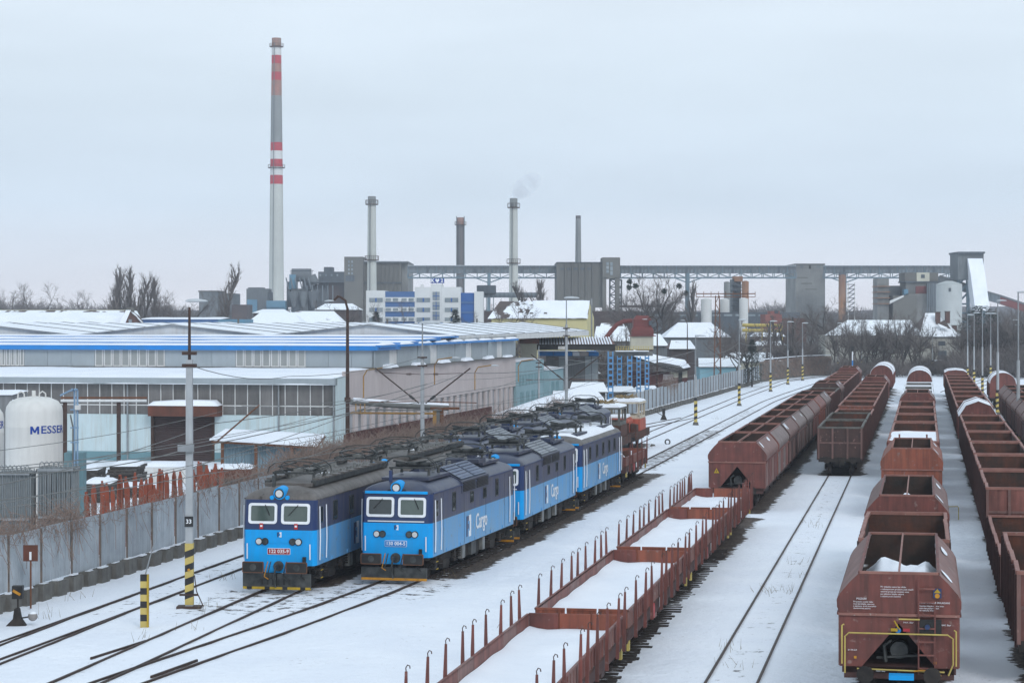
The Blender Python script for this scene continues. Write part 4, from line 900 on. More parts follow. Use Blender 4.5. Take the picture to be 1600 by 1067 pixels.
# ---------------------------------------------------------------- halls and yard behind the fence
mat('cyan_wall',(.56,.66,.68),(.48,.585,.60),sc=.5,rough=.85,streak=.5,scol=(.36,.30,.22),sth=.6)
mat('cyan_low',(.16,.28,.31),(.14,.24,.27),sc=.8,rough=.85)
mat('pink_wall',(.54,.475,.46),(.48,.42,.41),sc=.4,rough=.9,streak=.25,scol=(.25,.19,.17))
mat('clad',(.36,.40,.42),(.31,.35,.37),sc=.6,rough=.6,streak=.3,scol=(.24,.26,.27),var=.06)
mat('clad_win',(.33,.34,.325),(.29,.30,.29),sc=.6,rough=.5,var=.05)
mat('pane_dirty',(.095,.09,.085),(.16,.15,.145),sc=.7,rough=.25,spec=.5,streak=.5,scol=(.22,.21,.2),var=.15)
mat('white_old',(.68,.68,.66),(.58,.58,.57),sc=1.2,rough=.7,streak=.3,scol=(.3,.2,.13),sth=.62)
mat('roof_blue',(.015,.22,.62),(.03,.2,.5),sc=1,rough=.5)
mat('brown_door',(.065,.042,.04),(.05,.034,.033),sc=.8,rough=.6,corr=(2,.16,.02))
mat('rust_red',(.16,.055,.035),(.11,.045,.03),sc=1.2,rough=.75,streak=.4)
mat('trough',(.12,.042,.038),(.085,.036,.032),sc=.8,rough=.8,streak=.4)
mat('teal_wall',(.26,.38,.41),(.23,.34,.37),sc=.5,rough=.9,streak=.2,scol=(.15,.2,.2))
mat('teal_win',(.12,.24,.26),(.16,.28,.3),sc=1,rough=.4)
mat('tank',(.70,.69,.66),(.62,.61,.58),sc=.6,rough=.55,streak=.3,scol=(.33,.33,.3),sth=.6)
mat('logo_blue',(.008,.05,.3),(.008,.05,.28),rough=.5)
mat('fin',(.22,.245,.255),(.29,.31,.32),sc=1.5,rough=.6,metal=.2)
mat('trestle',(.36,.085,.045),(.26,.08,.05),sc=2,rough=.8,streak=.3,snow=.22,snsc=2.5)
mat('timber',(.05,.045,.042),(.09,.08,.072),sc=1.5,rough=.9,streak=.3,snow=.2,snsc=2)
mat('shed_blue',(.25,.36,.43),(.21,.31,.37),sc=.8,rough=.7,corr=(0,.2,.03),streak=.3)
mat('pipe_grey',(.13,.135,.13),(.18,.18,.17),sc=1.5,rough=.7)
mat('pipe_yel',(.42,.24,.06),(.3,.17,.07),sc=2,rough=.7)
mat('ply_grey',(.24,.245,.25),(.19,.195,.2),sc=.7,rough=.8,streak=.4,corr=(1,.6,.05))
HO = (-12.96,165.0); HR = -math.atan(.2); _c, _s = math.cos(HR), math.sin(HR)
def hx(px, y=0.0):
    k = (px-800)/F; return (k*(HO[1]+_c*y)-HO[0]+_s*y)/(_c-k*_s)
def hz(py, x, y=0.0): return H-(py-HZ)*(HO[1]+_s*x+_c*y)/F
hall = thing('factory_hall','long factory hall with glazed lean-to, pink side wall and blue eaves','hall',(HO[0],HO[1],0),HR)
XL = -64.0
dl, dr = hx(238), hx(333)
for a, b in ((XL,dl),(dr,0)): MB().box(a,b,0,.3,0,3.5).build('wall','cyan_wall',hall); MB().box(a,b,-.03,0,0,.7).build('plinth','cyan_low',hall)
MB().box(-.3,0,.3,2.7,0,6.3).build('side_wall','cyan_wall',hall); MB().box(hx(524),0,-.02,.3,3.5,6.3).build('corner_pier','cyan_wall',hall)
npn = 66; pw = (hx(524)-XL)/npn
for k in range(npn):
    a = XL+pw*k
    if k == 0:
        u0 = MB().box(.03,pw-.03,.12,.16,4.22,5.74).build('window_pane','pane_dirty',hall); l0 = MB().box(.03,pw-.03,.12,.16,3.52,4.16).build('window_pane','pane_dirty',hall); m0 = MB().box(-.03,.03,.06,.2,3.5,5.76).build('mullion','white_old',hall)
        for o in (u0,l0,m0): o.location.x = a
    else:
        for o, nm in ((u0,'window_pane'),(l0,'window_pane'),(m0,'mullion')): share(o,nm,hall,(a,0,0))
MB().box(XL,hx(524),.08,.18,4.15,4.23).build('transom','white_old',hall)
MB().box(XL,-.1,.2,.3,3.5,5.76).build('backing','black',hall)
q = MB(); q.ext([(-.45,5.78),(.3,5.74),(.3,6.2),(-.45,6.18)],'x',XL,0); q.build('eave_fascia','clad',hall)
def snowslab(m, x0, x1, y0, y1, z00, z10, th, nx, ny, seed, edge=.12):
    pts = []
    for j in range(ny+1):
        for i in range(nx+1):
            u, v = i/nx, j/ny; y = y0+(y1-y0)*v
            e = 1 if 0 < i < nx and 0 < j < ny else 0
            x = x0+(x1-x0)*u; pts.append((x,y+(float(fbm(np.array(x*.6),np.array(seed*3.1),3,seed))-.5)*edge*(1 if j == 0 else 0),z00+(z10-z00)*v+th*e*(.55+.9*float(fbm(np.array(x*.35),np.array(y*.5),3,seed)))-.0))
    m.add(pts,[(j*(nx+1)+i,j*(nx+1)+i+1,(j+1)*(nx+1)+i+1,(j+1)*(nx+1)+i) for j in range(ny) for i in range(nx)]); return m
q = MB(); q.add([(XL,-.45,6.18),(0,-.45,6.18),(0,11,6.62),(XL,11,6.62),(XL,-.45,6.24),(0,-.45,6.24),(0,11,6.68),(XL,11,6.68)],[(4,5,6,7),(0,1,5,4),(1,2,6,5),(3,2,1,0)]); q.build('lower_roof','clad',hall)
snowslab(MB(),XL,-.2,-.35,10.9,6.25,6.69,.16,120,8,3,.3).build('roof_snow','snow_roof',hall,True)
snowslab(MB(),XL,-.4,-.5,.1,5.79,5.95,.12,120,3,5,.2).build('gutter_snow','snow_roof',hall,True)
# roller door with canopy
MB().box(dl+.1,dr-.1,.1,.2,0,3.5).build('roller_door','brown_door',hall)
for x in (dl,dr): MB().box(x-.1,x+.12,-.06,.3,0,3.55).build('door_post','steel_dark',hall)
ca, cb = hx(231,-1.2), hx(339,-1.2); cz = hz(650,ca,-1.2)
q = MB(); q.box(ca,cb,-1.2,.1,cz,cz+.78); q.build('canopy','rust_red',hall)
snowslab(MB(),ca-.05,cb+.05,-1.25,.05,cz+.78,cz+.82,.34,14,5,8).build('canopy_snow','snow_roof',hall,True)
# clerestory front
y1 = 11; groups = [(-20,38),(148,258),(368,478)]; x = XL
gx = [(hx(a,y1),hx(b,y1)) for a, b in groups]
def inwin(x): return any(a-.05 < x < b-.01 for a, b in gx)
edges = sorted([XL,0]+[v for g_ in gx for v in g_]); edges = [e for e in edges if XL <= e <= 0]
MB().box(XL,-.02,y1+.06,y1+.3,6.5,8.4).build('clerestory_wall','clad',hall)
for a, b in zip(edges[:-1],edges[1:]):
    if any(abs(a-g_[0]) < .01 for g_ in gx):
        n = 8
        for k in range(n):
            w0 = a+(b-a)*k/n; w1 = a+(b-a)*(k+1)/n; q = MB(); o_ = [(w0+.03,6.82),(w1-.03,6.82),(w1-.03,8.3),(w0+.03,8.3)]; i_ = [(w0+.12,6.92),(w1-.12,6.92),(w1-.12,8.2),(w0+.12,8.2)]
            frame(q,o_,i_,y1-.02,y1+.06,lambda x_,y_,z_:(x_,y_,z_)); wf = q.build('window_frame','white_old',hall); fixn(wf); MB().box(w0+.1,w1-.1,y1+.02,y1+.055,6.9,8.22).build('window_panel','clad_win',wf)
    else:
        n = max(1,round((b-a)/2.15))
        for k in range(n): MB().box(a+(b-a)*k/n+.012,a+(b-a)*(k+1)/n-.012,y1,y1+.06,6.82,8.36).build('cladding_panel','clad',hall)
MB().box(XL,0,y1-.06,y1+.1,6.68,6.83).build('base_flashing','con_dark',hall)
# pink side wall, tall windows
ye = 68
MB().box(-.3,0,2.7,ye,0,.9).build('side_wall','pink_wall',hall); MB().box(-.3,0,2.7,ye,3.65,6.7).build('side_wall','pink_wall',hall)
nw = 26
for k in range(nw):
    a = 2.7+(ye-2.7)*k/nw; b = 2.7+(ye-2.7)*(k+1)/nw; MB().box(-.3,-.003,a,a+1.0,.9,3.65).build('wall_pier','pink_wall',hall)
    if k == 0: w0 = MB().box(-.24,-.18,1.02,(ye-2.7)/nw-.02,.92,3.63).build('side_window','pane_side' if 'pane_side' in MT else mat('pane_side',(.13,.135,.14),(.42,.44,.46),sc=.35,rough=.3,spec=.5,var=.15,thr=.56),hall); w0.location.y = a
    else: share(w0,'side_window',hall,(0,a,0))
MB().box(-.3,-.26,2.7,ye,.9,3.65).build('backing','black',hall)
for k in range(24):
    a = y1+(ye-y1)*k/24; b = y1+(ye-y1)*(k+1)/24-.03
    MB().box(-.2,.0 if k % 3 else .05,a,b,6.75,8.38).build('cladding_panel','white_old' if k % 6 == 2 else 'clad',hall)
    if k % 4 == 1: q = MB(); snowslab(q,-.1,.5,a,b+1.2,6.73,6.75,.25,5,10,k); q.build('ledge_snow','snow_roof',hall,True)
MB().box(-.1,.25,y1,ye,6.66,6.75).build('ledge','con_dark',hall)
# stepped blue metal roof
for k in range(4):
    ya = y1-.4+7.2*k; yb = ya+7.3; z = 8.4+.175*k
    q = MB(); q.box(XL,.35,ya,yb+.2,z-(.24 if k == 0 else 0),z+.125); q.build('roof_course','roof_blue',hall)
    for j in range(1): snowslab(MB(),XL,.15,ya+(.35 if k else .55),yb-.5,z+.125,z+.16,.09,260,8,11+k,1.4).build('roof_snow','snow_roof',hall,True)
for k in range(9):
    a = 11+(ye-11)*k/9; MB().box(.1,.5,a,a+(ye-11)/9-(.0 if k % 2 else 1.0),8.38,8.56).build('side_eave','roof_blue',hall)
    q = MB(); snowslab(q,-.3,.52,a+.4,a+4.8,8.56,8.58,.16,5,8,k+40); q.build('eave_snow','snow_roof',hall,True)
MB().box(-.2,.1,39,ye,8.4,8.9).build('parapet','clad',hall)
# saddle roofs behind
for b_ in range(4):
    cx = -8.2-19*b_; hwid = 9.5
    q = MB(); q.ext([(cx-hwid,8.5),(cx+(8.3 if b_ == 0 else hwid),8.5),(cx+(8.3 if b_ == 0 else hwid),9.05),(cx,10.05),(cx-hwid,9.0)],'y',40,114); q.build('saddle_bay','white_old',hall)
    for s in (-1,1):
        hw = 8.3 if (s > 0 and b_ == 0) else hwid
        for k in range(9):
            ya = 39.8+8.2*k; q = MB(); zz = 9.05; q.add([(cx,ya,10.12),(cx+s*hw,ya,zz+.05),(cx+s*hw,ya+8.0,zz+.05),(cx,ya+8.0,10.12)],[(0,1,2,3) if s < 0 else (3,2,1,0)]); q.build('roof_snow','snow_roof',hall)
            MB().bar((cx,ya+8.1,10.15),(cx+s*hw,ya+8.1,zz+.08),.1,.07).build('roof_seam','concrete',hall)
        MB().bar((cx,39.75,10.06),(cx+s*hw,39.75,zz-.0),.12,.13).build('verge_trim','concrete',hall)
for k, (px_, y_) in enumerate(((372,60),(605,60),(745,96))): MB().box(hx(px_,y_)-.08,hx(px_,y_)+.08,y_,y_+.16,9.2,10.6).build('vent_pipe','con_dark',hall)
# teal block at the end of the pink hall
tb = thing('teal_annex','pale teal block with small windows at the end of the pink wall','building',(HO[0],HO[1],0),HR)
MB().box(-12,0,68.05,84,0,6.1).build('wall','teal_wall',tb); MB().box(-10,.6,84,93,0,4.9).build('low_wall','teal_wall',tb)
snowslab(MB(),-10,.8,83.9,93.2,4.92,5.0,.2,6,8,3).build('roof_snow','snow_roof',tb,True); snowslab(MB(),-12,0.1,68,84.2,6.12,6.2,.15,6,8,4).build('roof_snow','snow_roof',tb,True)
for k in range(8): MB().box(.0,.03,70+1.7*k,70.9+1.7*k,3.6,4.7).build('window','teal_win',tb)
for k in range(4): MB().box(.0,.03,70.6+3.1*k,72.4+3.1*k,1.3,2.9).build('window','teal_win',tb)
for k in range(2): MB().box(.6,.63,85.4+2.8*k,87.2+2.8*k,1.6,3.6).build('window','teal_win',tb)
# tanks
def tank(px, Y, lab, r=1.32, ztop=7.1):
    x = PX(px,Y); t = thing('storage_tank',lab,'tank',(x,Y,0),0,'white gas tanks')
    prof = [(r*.98,1.0),(r,1.1),(r,2.6),(r*1.004,2.62),(r,2.64),(r,ztop-1.45),(r*1.004,ztop-1.43),(r,ztop-1.41),(r,ztop-.75),(r*.97,ztop-.5),(r*.84,ztop-.25),(r*.55,ztop-.08),(.02,ztop)]
    MB().loft([[(R*math.cos(a),R*math.sin(a),z) for a in [2*math.pi*k/40 for k in range(40)]] for R, z in prof],True,True).build('shell','tank',t,True)
    for s in (-.55,.45):
        q = MB(); q.tube([(s-.16,-.3,ztop-.2),(s-.14,-.3,ztop+.12),(s,-.3,ztop+.22),(s+.14,-.3,ztop+.12),(s+.16,-.3,ztop-.2)],.035); q.build('lifting_lug','tank',t)
    MB().cyl((0,-.1,ztop-.05),(0,-.1,ztop+.25),.09).build('vent','tank',t)
    q = MB(); n = 16
    for k in range(3): a = 2.1*k; q.cyl((r*.8*math.cos(a),r*.8*math.sin(a),0),(r*.8*math.cos(a),r*.8*math.sin(a),1.1),.1)
    q.build('legs','tank',t)
    q = MB(); q.add([(-.3+.75*math.cos(a)*(.8+.3*math.sin(3*a)),-.35+.4*math.sin(a),ztop-.02-.12*(1+math.sin(a+4))) for a in [2*math.pi*k/12 for k in range(12)]],[tuple(range(12))]); q.build('snow_patch','snow_roof',t)
    # lettering wrapped round the shell
    o = text('lettering','ESSER',.5,'logo_blue',t,Matrix.Translation((.46,0,0)),.006,.0,'LEFT',1.2)
    q = MB(); hh = .18
    for a_ in (((0,-hh),(.09,-hh),(.09,hh),(0,hh)),((.31,-hh),(.4,-hh),(.4,hh),(.31,hh)),((.0,hh),(.1,hh),(.24,-hh*.5),(.17,-hh*.7)),((.3,hh),(.4,hh),(.23,-hh*.7),(.16,-hh*.5))): q.add([(x_,y_,0) for x_, y_ in a_],[(0,1,2,3)])
    o2 = q.build('lettering','logo_blue',t)
    for v in o2.data.vertices:
        ang = (v.co.x+.1)/r; zz = v.co.y+5.55; R = r+.014; v.co = Vector((R*math.sin(ang),-R*math.cos(ang),zz))
    for v in o.data.vertices:
        ang = (v.co.x+.1)/r; zz = v.co.y+5.55; R = r+.012; v.co = Vector((R*math.sin(ang),-R*math.cos(ang),zz))
    return t
tank(53.5,105,'tall white gas tank with blue lettering behind the fence'); tank(-37,109,'white gas tank cut off by the left edge',1.32,6.6)
# finned vaporisers
for px0, px1, py, lab in ((0,53,733,'finned ambient vaporiser at the left edge, grey fins behind the fence'),(62,121,727,'finned ambient vaporiser right of the white tank leg')):
    Y = 97; x0, x1 = PX(px0,Y), PX(px1,Y); v = thing('vaporizer',lab,'vaporizer',((x0+x1)/2,Y,0),0,'finned vaporisers'); hw = (x1-x0)/2; zt = PZ(py,Y)
    n = 8
    for k in range(n):
        for j in range(3):
            x = -hw+2*hw*(k+.5)/n; yy = -.5+.5*j; q = MB(); q.box(x-.008,x+.008,yy-.16,yy+.16,.3,zt-.1); q.box(x-.085,x+.085,yy-.008,yy+.008,.3,zt-.1); q.cyl((x,yy,.25),(x,yy,zt),.03,n=6); q.build('fin','fin',v)
    q = MB()
    for zz in (.35,zt*.5,zt-.15):
        q = MB(); q.box(-hw,hw,-.7,-.66,zz-.05,zz+.05); q.box(-hw,hw,.66,.7,zz-.05,zz+.05); q.box(-hw,-hw+.04,-.7,.7,zz-.05,zz+.05); q.box(hw-.04,hw,-.7,.7,zz-.05,zz+.05); q.build('frame','galv',v)
    for k in range(n-1):
        x = -hw+2*hw*(k+.5)/n; q = MB(); q.tube([(x,-.5,zt-.05),(x+.02,-.5,zt+.14),(x+hw/n,-.5,zt+.2),(x+2*hw/n-.02,-.5,zt+.14),(x+2*hw/n,-.5,zt-.05)],.022,5); q.build('return_bend','galv',v)
# low sheds at the left edge
wb = bld('tank_shed','grey box behind the white tanks with snow on top','shed',(PX(0,120),120,0)); q = MB(); q.box(PX(-40,120),PX(18,120),120,124,0,PZ(617,120)); q.build('wall','ply_grey',wb); snowslab(MB(),PX(-40,120),PX(20,120),119.8,124.1,PZ(617,120),PZ(614,120),.1,6,4,2).build('roof_snow','snow_roof',wb,True)
# downpipes on the front wall
for px_ in (200,436,522): MB().cyl((hx(px_),-.09,0),(hx(px_),-.09,5.8),.07,n=8).build('downpipe','galv',hall)
# pipe frame against the hall wall, blue ladder pipes by the tank
Y = 158; pf = bld('pipe_support','brown steel frame carrying a pale pipe along the glazed wall behind the tank','frame',(PX(150,Y),Y,0))
for px_ in (101,185): MB().box(PX(px_,Y)-.13,PX(px_,Y)+.13,Y,Y+.25,0,PZ(628,Y)).build('post','steel_dark',pf)
MB().box(PX(95,Y),PX(229,Y),Y,Y+.25,PZ(623,Y),PZ(620,Y)).build('beam','steel_rust',pf); MB().tube([P(95,626,Y-.2),P(229,626,Y-.2)],.09,8).build('pale_pipe','white_old',pf)
Y = 112; lp = bld('blue_pipe_stand','pale blue pipe stand beside the white tank','pipe stand',(PX(119,Y),Y,0))
for px_ in (116.5,121): MB().tube([(PX(px_,Y),Y,0),P(px_,610,Y),P(px_-4,608,Y-.3)],.05,6).build('riser','ind_pipe' if 'ind_pipe' in MT else mat('ind_pipe',(.24,.36,.5),(.2,.3,.42)),lp)
MB().tube([P(94,618,Y),P(108,611,Y),P(121,608,Y)],.05,6).build('top_pipe','ind_pipe',lp)
for z_ in (640,668,691): MB().tube([P(110,z_,Y),P(123,z_,Y)],.04,6).build('rung','ind_pipe',lp)
MB().tube([P(110,648,Y),P(114,668,Y),P(114,700,Y),(PX(114,Y),Y,0)],.04,6).build('down_pipe','pipe_grey',lp); MB().box(PX(118,Y),PX(126,Y),Y-.2,Y+.1,PZ(640,Y),PZ(633,Y)).build('meter_box','white_old',lp); MB().box(PX(98,Y),PX(128,Y),Y+.3,Y+1.2,0,PZ(708,Y)).build('cabinet','cyan_low',lp)
# rusty trestles in a row along the fence
rd = random.Random(4)
def yrow(px, off):
    lo, hi = 84., 200.
    for _ in range(40):
        m_ = (lo+hi)/2
        if 800+F*(fx(m_)-off)/m_ < px: lo = m_
        else: hi = m_
    return lo
ON = ('first','second','third','fourth','fifth','sixth','seventh','eighth','ninth','tenth','last')
for k, px_ in enumerate((147,170,191,209,231,252,276,290,310,320,334)):
    y_ = yrow(px_,4.2); x_ = fx(y_)-4.2; t = thing('steel_trestle','%s rusty red steel trestle in the row behind the fence, counted from the vaporiser' % ON[k],'trestle',(x_,y_,0),rd.uniform(-.2,.2),'rusty steel trestles behind the fence')
    for s_, h_ in ((-.22,rd.uniform(2.8,3.35)),(.02,rd.uniform(3.0,3.45)),(.3,rd.uniform(2.6,3.2))):
        q = MB(); q.box(s_-.1,s_+.1,-.1,.1,0,h_-.3); q.ext([(s_-.1,h_-.3),(s_+.1,h_-.3),(s_+.045,h_-.12),(s_+.045,h_),(s_-.045,h_),(s_-.045,h_-.12)],'y',-.1,.1); po = q.build('post','trestle',t); po.rotation_euler.y = rd.uniform(-.06,.06)
    MB().box(-.6,.6,-.16,.16,1.5,1.7).build('cross_beam','trestle',t); MB().box(-.7,.7,-.25,.25,0,.2).build('foot','trestle',t)
# beams lying in snow between trestles
for i_, y_ in enumerate(np.arange(97,121,4.0)):
    for d_, z_ in ((3.6,1.45),(4.9,1.3)): o = MB().box(-.18,.18,0,3.7,0,.3).build('steel_beam','trestle',None,loc=(fx(y_)-d_,y_,z_),rz=-.2); tag(o,'%s rusty beam lying behind the fence, %s row' % (ON[i_],'front' if d_ < 4 else 'back'),'beam','beams on the trestles')
# stacks and clutter in the yard
def stack(px0, px1, py0, py1, Y, D, m, lab, layers, cat='stack'):
    t = bld('board_stack',lab,cat,(PX((px0+px1)/2,Y),Y,0),'stacks in the yard'); z0, z1 = PZ(py1,Y), PZ(py0,Y)
    MB().box(PX(px0,Y)+.1,PX(px1,Y)-.1,Y+.1,Y+D-.1,0,z0+.02).build('bearer','timber',t)
    for k in range(layers):
        a = z0+(z1-z0)*k/layers; j = rd.uniform(-.08,.08); MB().box(PX(px0,Y)+j,PX(px1,Y)+j,Y+j,Y+D+j,a+.02,a+(z1-z0)/layers).build('board_layer',m,t)
    snowslab(MB(),PX(px0,Y),PX(px1,Y),Y,Y+D,z1+.01,z1+.02,.2,6,6,int(px0)).build('snow_cap','snow_roof',t,True)
stack(169,214,729,756,138,3.4,'timber','dark stack of boards left of the white container',6)
stack(126,151,735,760,140,3,'timber','small dark stack of boards beside the vaporiser',5)
stack(129,172,756,785,130,3,'timber','low dark stack of boards behind the trestles',5)
stack(175,230,762,782,134,3,'timber','long low board stack below the roller door',4)
stack(215,292,730,756,146,3,'white_old','long white container under snow before the roller door',1,'container')
stack(295,332,737,752,146,4,'rust_red','rusty skip under snow right of the concrete pole',1,'skip')
stack(330,392,733,748,140,3,'rust_red','rusty tray under snow before the blue corrugated shed',2,'skip')
for i_, (px_, py_, m_) in enumerate(((306,733,'pane_side'),(319,729,'insul'),(378,730,'white_old'))):
    c = G(px_,760); t = bld('gas_drum',('dark drum on the skip by the pole','grey drum on the skip by the pole','white drum on the tray by the corrugated shed')[i_],'drum',P(px_,py_+12,143)); b_ = P(px_,py_+8,143); MB().cyl(b_,(b_[0],b_[1],b_[2]+.5),.22,n=12).build('shell',m_,t); MB().cyl((b_[0],b_[1],b_[2]+.5),(b_[0],b_[1],b_[2]+.6),.24,.1,n=12).build('snow_cap','snow_roof',t)
q = MB(); c = P(205,735,150); hb = []
for r_, z_ in ((1.2,0),(1.15,.5),(.8,1.1),(.3,1.5),(.02,1.55)): hb.append([(c[0]+r_*math.cos(a)*(1+.15*math.sin(3*a)),c[1]+r_*math.sin(a),c[2]-1.0+z_) for a in [2*math.pi*k/14 for k in range(14)]])
tp = bld('tarpaulin_heap','grey tarpaulin covered heap dusted with snow by the board stack','heap',(c[0],c[1],0)); q.loft(hb); q.box(c[0]-1,c[0]+1,c[1]-.6,c[1]+.6,0,c[2]-.9); q.build('cover',mat('tarp',(.16,.18,.17),(.22,.24,.23),snow=.3,snsc=1),tp,True)
# corrugated shed
Y = 150; sh = bld('corrugated_shed','pale blue corrugated shed with snowy sloping roof by the fence','shed',(PX(410,Y),Y,0))
MB().box(PX(350,Y),PX(458,Y),Y,Y+6,0,PZ(692,Y)).build('wall','shed_blue',sh); MB().box(PX(458,Y)+.02,PX(486,Y),Y+.3,Y+6,0,PZ(700,Y)).build('side_wall','cyan_low',sh)
q = MB(); xa, xb = PX(330,Y-1), PX(494,Y-1); q.add([(xa,Y-1,PZ(687,Y)),(xb,Y-1,PZ(697,Y)),(xb,Y+6.5,PZ(689,Y)),(xa,Y+6.5,PZ(680,Y)),(xa,Y-1,PZ(690,Y)),(xb,Y-1,PZ(700,Y)),(xb,Y+6.5,PZ(692,Y)),(xa,Y+6.5,PZ(683,Y))],[(0,1,2,3),(4,7,6,5),(0,4,5,1),(1,5,6,2),(2,6,7,3),(3,7,4,0)]); q.build('roof','steel_rust',sh)
q = MB(); q.add([(xa-.1,Y-1.1,PZ(686.5,Y)),(xb+.1,Y-1.1,PZ(696.5,Y)),(xb,Y+6.5,PZ(686,Y)),(xa,Y+6.5,PZ(677,Y)),(xa-.1,Y-1.1,PZ(684,Y)),(xb+.1,Y-1.1,PZ(694,Y))],[(4,5,2,3),(0,1,5,4)]); q.build('roof_snow','snow_roof',sh)
for px_ in (350,402,458): MB().box(PX(px_,Y)-.1,PX(px_,Y)+.1,Y-.9,Y-.7,0,PZ(691,Y)).build('post','steel_rust',sh)
# red troughs along the fence
for i_, (ya, yb) in enumerate(((145,158),(158.5,172),(172.5,189))):
    t = thing('steel_trough',('long rust red trough behind the fence left of the catenary mast','rust red trough with a snow edge behind the catenary mast','far rust red trough below the pink wall windows')[i_],'trough',(fx(ya)-3.4,ya,0),-math.atan(.205),'rust red troughs'); L = (yb-ya)
    for s, h_ in ((-1.3,3.25),(1.3,2.5)): MB().box(s-.06,s+.06,0,L,1.0,h_).build('side_plate','trough',t)
    MB().box(-1.3,1.3,0,L,.9,1.1).build('floor','trough',t); MB().box(-1.3,1.3,-.05,.05,1,2.5).build('end_plate','trough',t)
    snowslab(MB(),1.2,1.7,0,L,2.5,2.5,.18,5,40,i_+3).build('snow_edge','snow_roof',t,True)
    for k in range(int(L/2)): MB().box(-1.5,-1.37,2*k,2*k+.12,1,3.15).build('rib','trough',t)
# pipe bridge in front of the pink wall
Y = 152; pb = bld('pipe_bridge','snow topped pipe bridge on yellow posts in front of the pink wall','pipe bridge',(PX(690,Y),Y,0))
a, b = P(548,628,Y), P(700,637,Y+4); MB().tube([a,((a[0]+b[0])/2,Y+2,(a[2]+b[2])/2-.05),b],.2,10).build('thick_pipe','pipe_grey',pb,True)
MB().tube([(a[0]+.2,Y-.05,a[2]+.18),((a[0]+b[0])/2,Y+2,(a[2]+b[2])/2+.14),(b[0],b[1],b[2]+.18)],.14,6).build('pipe_snow','snow_roof',pb,True)
a2, b2 = P(548,645,Y), P(678,646,Y+3); MB().tube([a2,b2],.07,8).build('yellow_pipe','pipe_yel',pb)
MB().tube([P(560,640,Y),P(690,641,Y+3)],.05,6).build('thin_pipe','pipe_grey',pb)
for px_ in (556,563,570): MB().tube([P(px_,631,Y),P(px_,646,Y)],.04,6).build('railing_post','pipe_yel',pb)
for px_, m_ in ((679,'pipe_yel'),(690,'steel_rust'),(685,'pipe_grey')): c = P(px_,640,Y+3); MB().box(c[0]-.13,c[0]+.13,Y+3,Y+3.25,0,c[2]).build('post',m_,pb)
MB().box(PX(672,Y+3),PX(718,Y+3),Y+3,Y+3.2,PZ(640,Y+3),PZ(636,Y+3)).build('cross_head','steel_rust',pb)
# canopy, gantry, sheds right of the teal block
mat('dark_fascia',(.03,.028,.027),(.05,.045,.04),sc=1,rough=.7)
mat('blue_steel',(.10,.32,.62),(.08,.26,.5),sc=1.2,rough=.55,streak=.3,scol=(.2,.15,.12))
mat('cream_wall',(.52,.5,.4),(.46,.44,.36),sc=.6,rough=.9,streak=.2,scol=(.3,.25,.2))
Y = 262; cn = bld('loading_canopy','dark canopy with ribbed snowy roof edge left of the blue gantry','canopy',(PX(890,Y),Y,0))
xa, xb = PX(822,Y), PX(961,Y); MB().box(xa,xb,Y,Y+10,PZ(547,Y),PZ(538,Y)).build('fascia','dark_fascia',cn)
q = MB(); q.add([(xa,Y-.2,PZ(538,Y)),(xb,Y-.2,PZ(538,Y)),(xb,Y+10,PZ(529,Y)),(xa,Y+10,PZ(529,Y))],[(0,1,2,3)]); q.build('roof','rust_red',cn)
for k in range(27): x = xa+1.2+(xb-xa-1.4)*k/27; q = MB(); q.add([(x,Y-.25,PZ(538,Y)+.02),(x+.2,Y-.25,PZ(538,Y)+.02),(x+.35,Y+10,PZ(528.5,Y)),(x+.12,Y+10,PZ(528.5,Y)),(x+.05,Y-.2,PZ(538,Y)+.14),(x+.17,Y-.2,PZ(538,Y)+.14),(x+.3,Y+10,PZ(528.5,Y)+.1),(x+.17,Y+10,PZ(528.5,Y)+.1)],[(4,5,6,7),(0,1,5,4),(0,4,7,3),(1,2,6,5)]); q.build('snow_rib','snow_roof',cn)
MB().box(PX(872,Y),PX(885,Y),Y-.06,Y,PZ(546,Y),PZ(541,Y)).build('sign','white_old',cn)
for px_ in (826,956): MB().box(PX(px_,Y)-.2,PX(px_,Y)+.2,Y+.2,Y+.6,0,PZ(547,Y)).build('post','steel_dark',cn)
cs = bld('cream_box','cream block between the hall and the dark canopy','building',(PX(826,255),255,0)); MB().box(PX(814,258),PX(839,258),258,264,0,PZ(537,258)).build('wall','cream_wall',cs); MB().box(PX(814,258)-.2,PX(842,258),257.8,264,PZ(537,258),PZ(530,258)).build('roof','rust_red',cs)
gs = bld('grey_shed','tall grey clad shed with blue patched eaves under the dark canopy','shed',(PX(890,272),272,0))
Y = 268; MB().box(PX(842,Y),PX(935,Y),Y,Y+10,0,PZ(556,Y)).build('wall','ply_grey',gs)
for k in range(9): a = PX(842,Y)+(PX(935,Y)-PX(842,Y))*k/9; MB().box(a,a+.7,Y-.06,Y,0,PZ(557,Y)).build('cladding_panel','clad' if k in (3,7,8) else 'ply_grey',gs)
for a, b, m_ in ((842,865,'roof_blue'),(865,895,'roof_blue'),(895,906,'snow_roof'),(906,920,'pink_wall'),(920,936,'roof_blue')): MB().box(PX(a,Y),PX(b,Y)-.05,Y-.15,Y+10,PZ(556,Y),PZ(550,Y)).build('eave_board',m_,gs)
MB().box(PX(842,Y),PX(853,Y),Y-.1,Y-.06,PZ(565,Y),PZ(556,Y)).build('patch','pink_wall',gs)
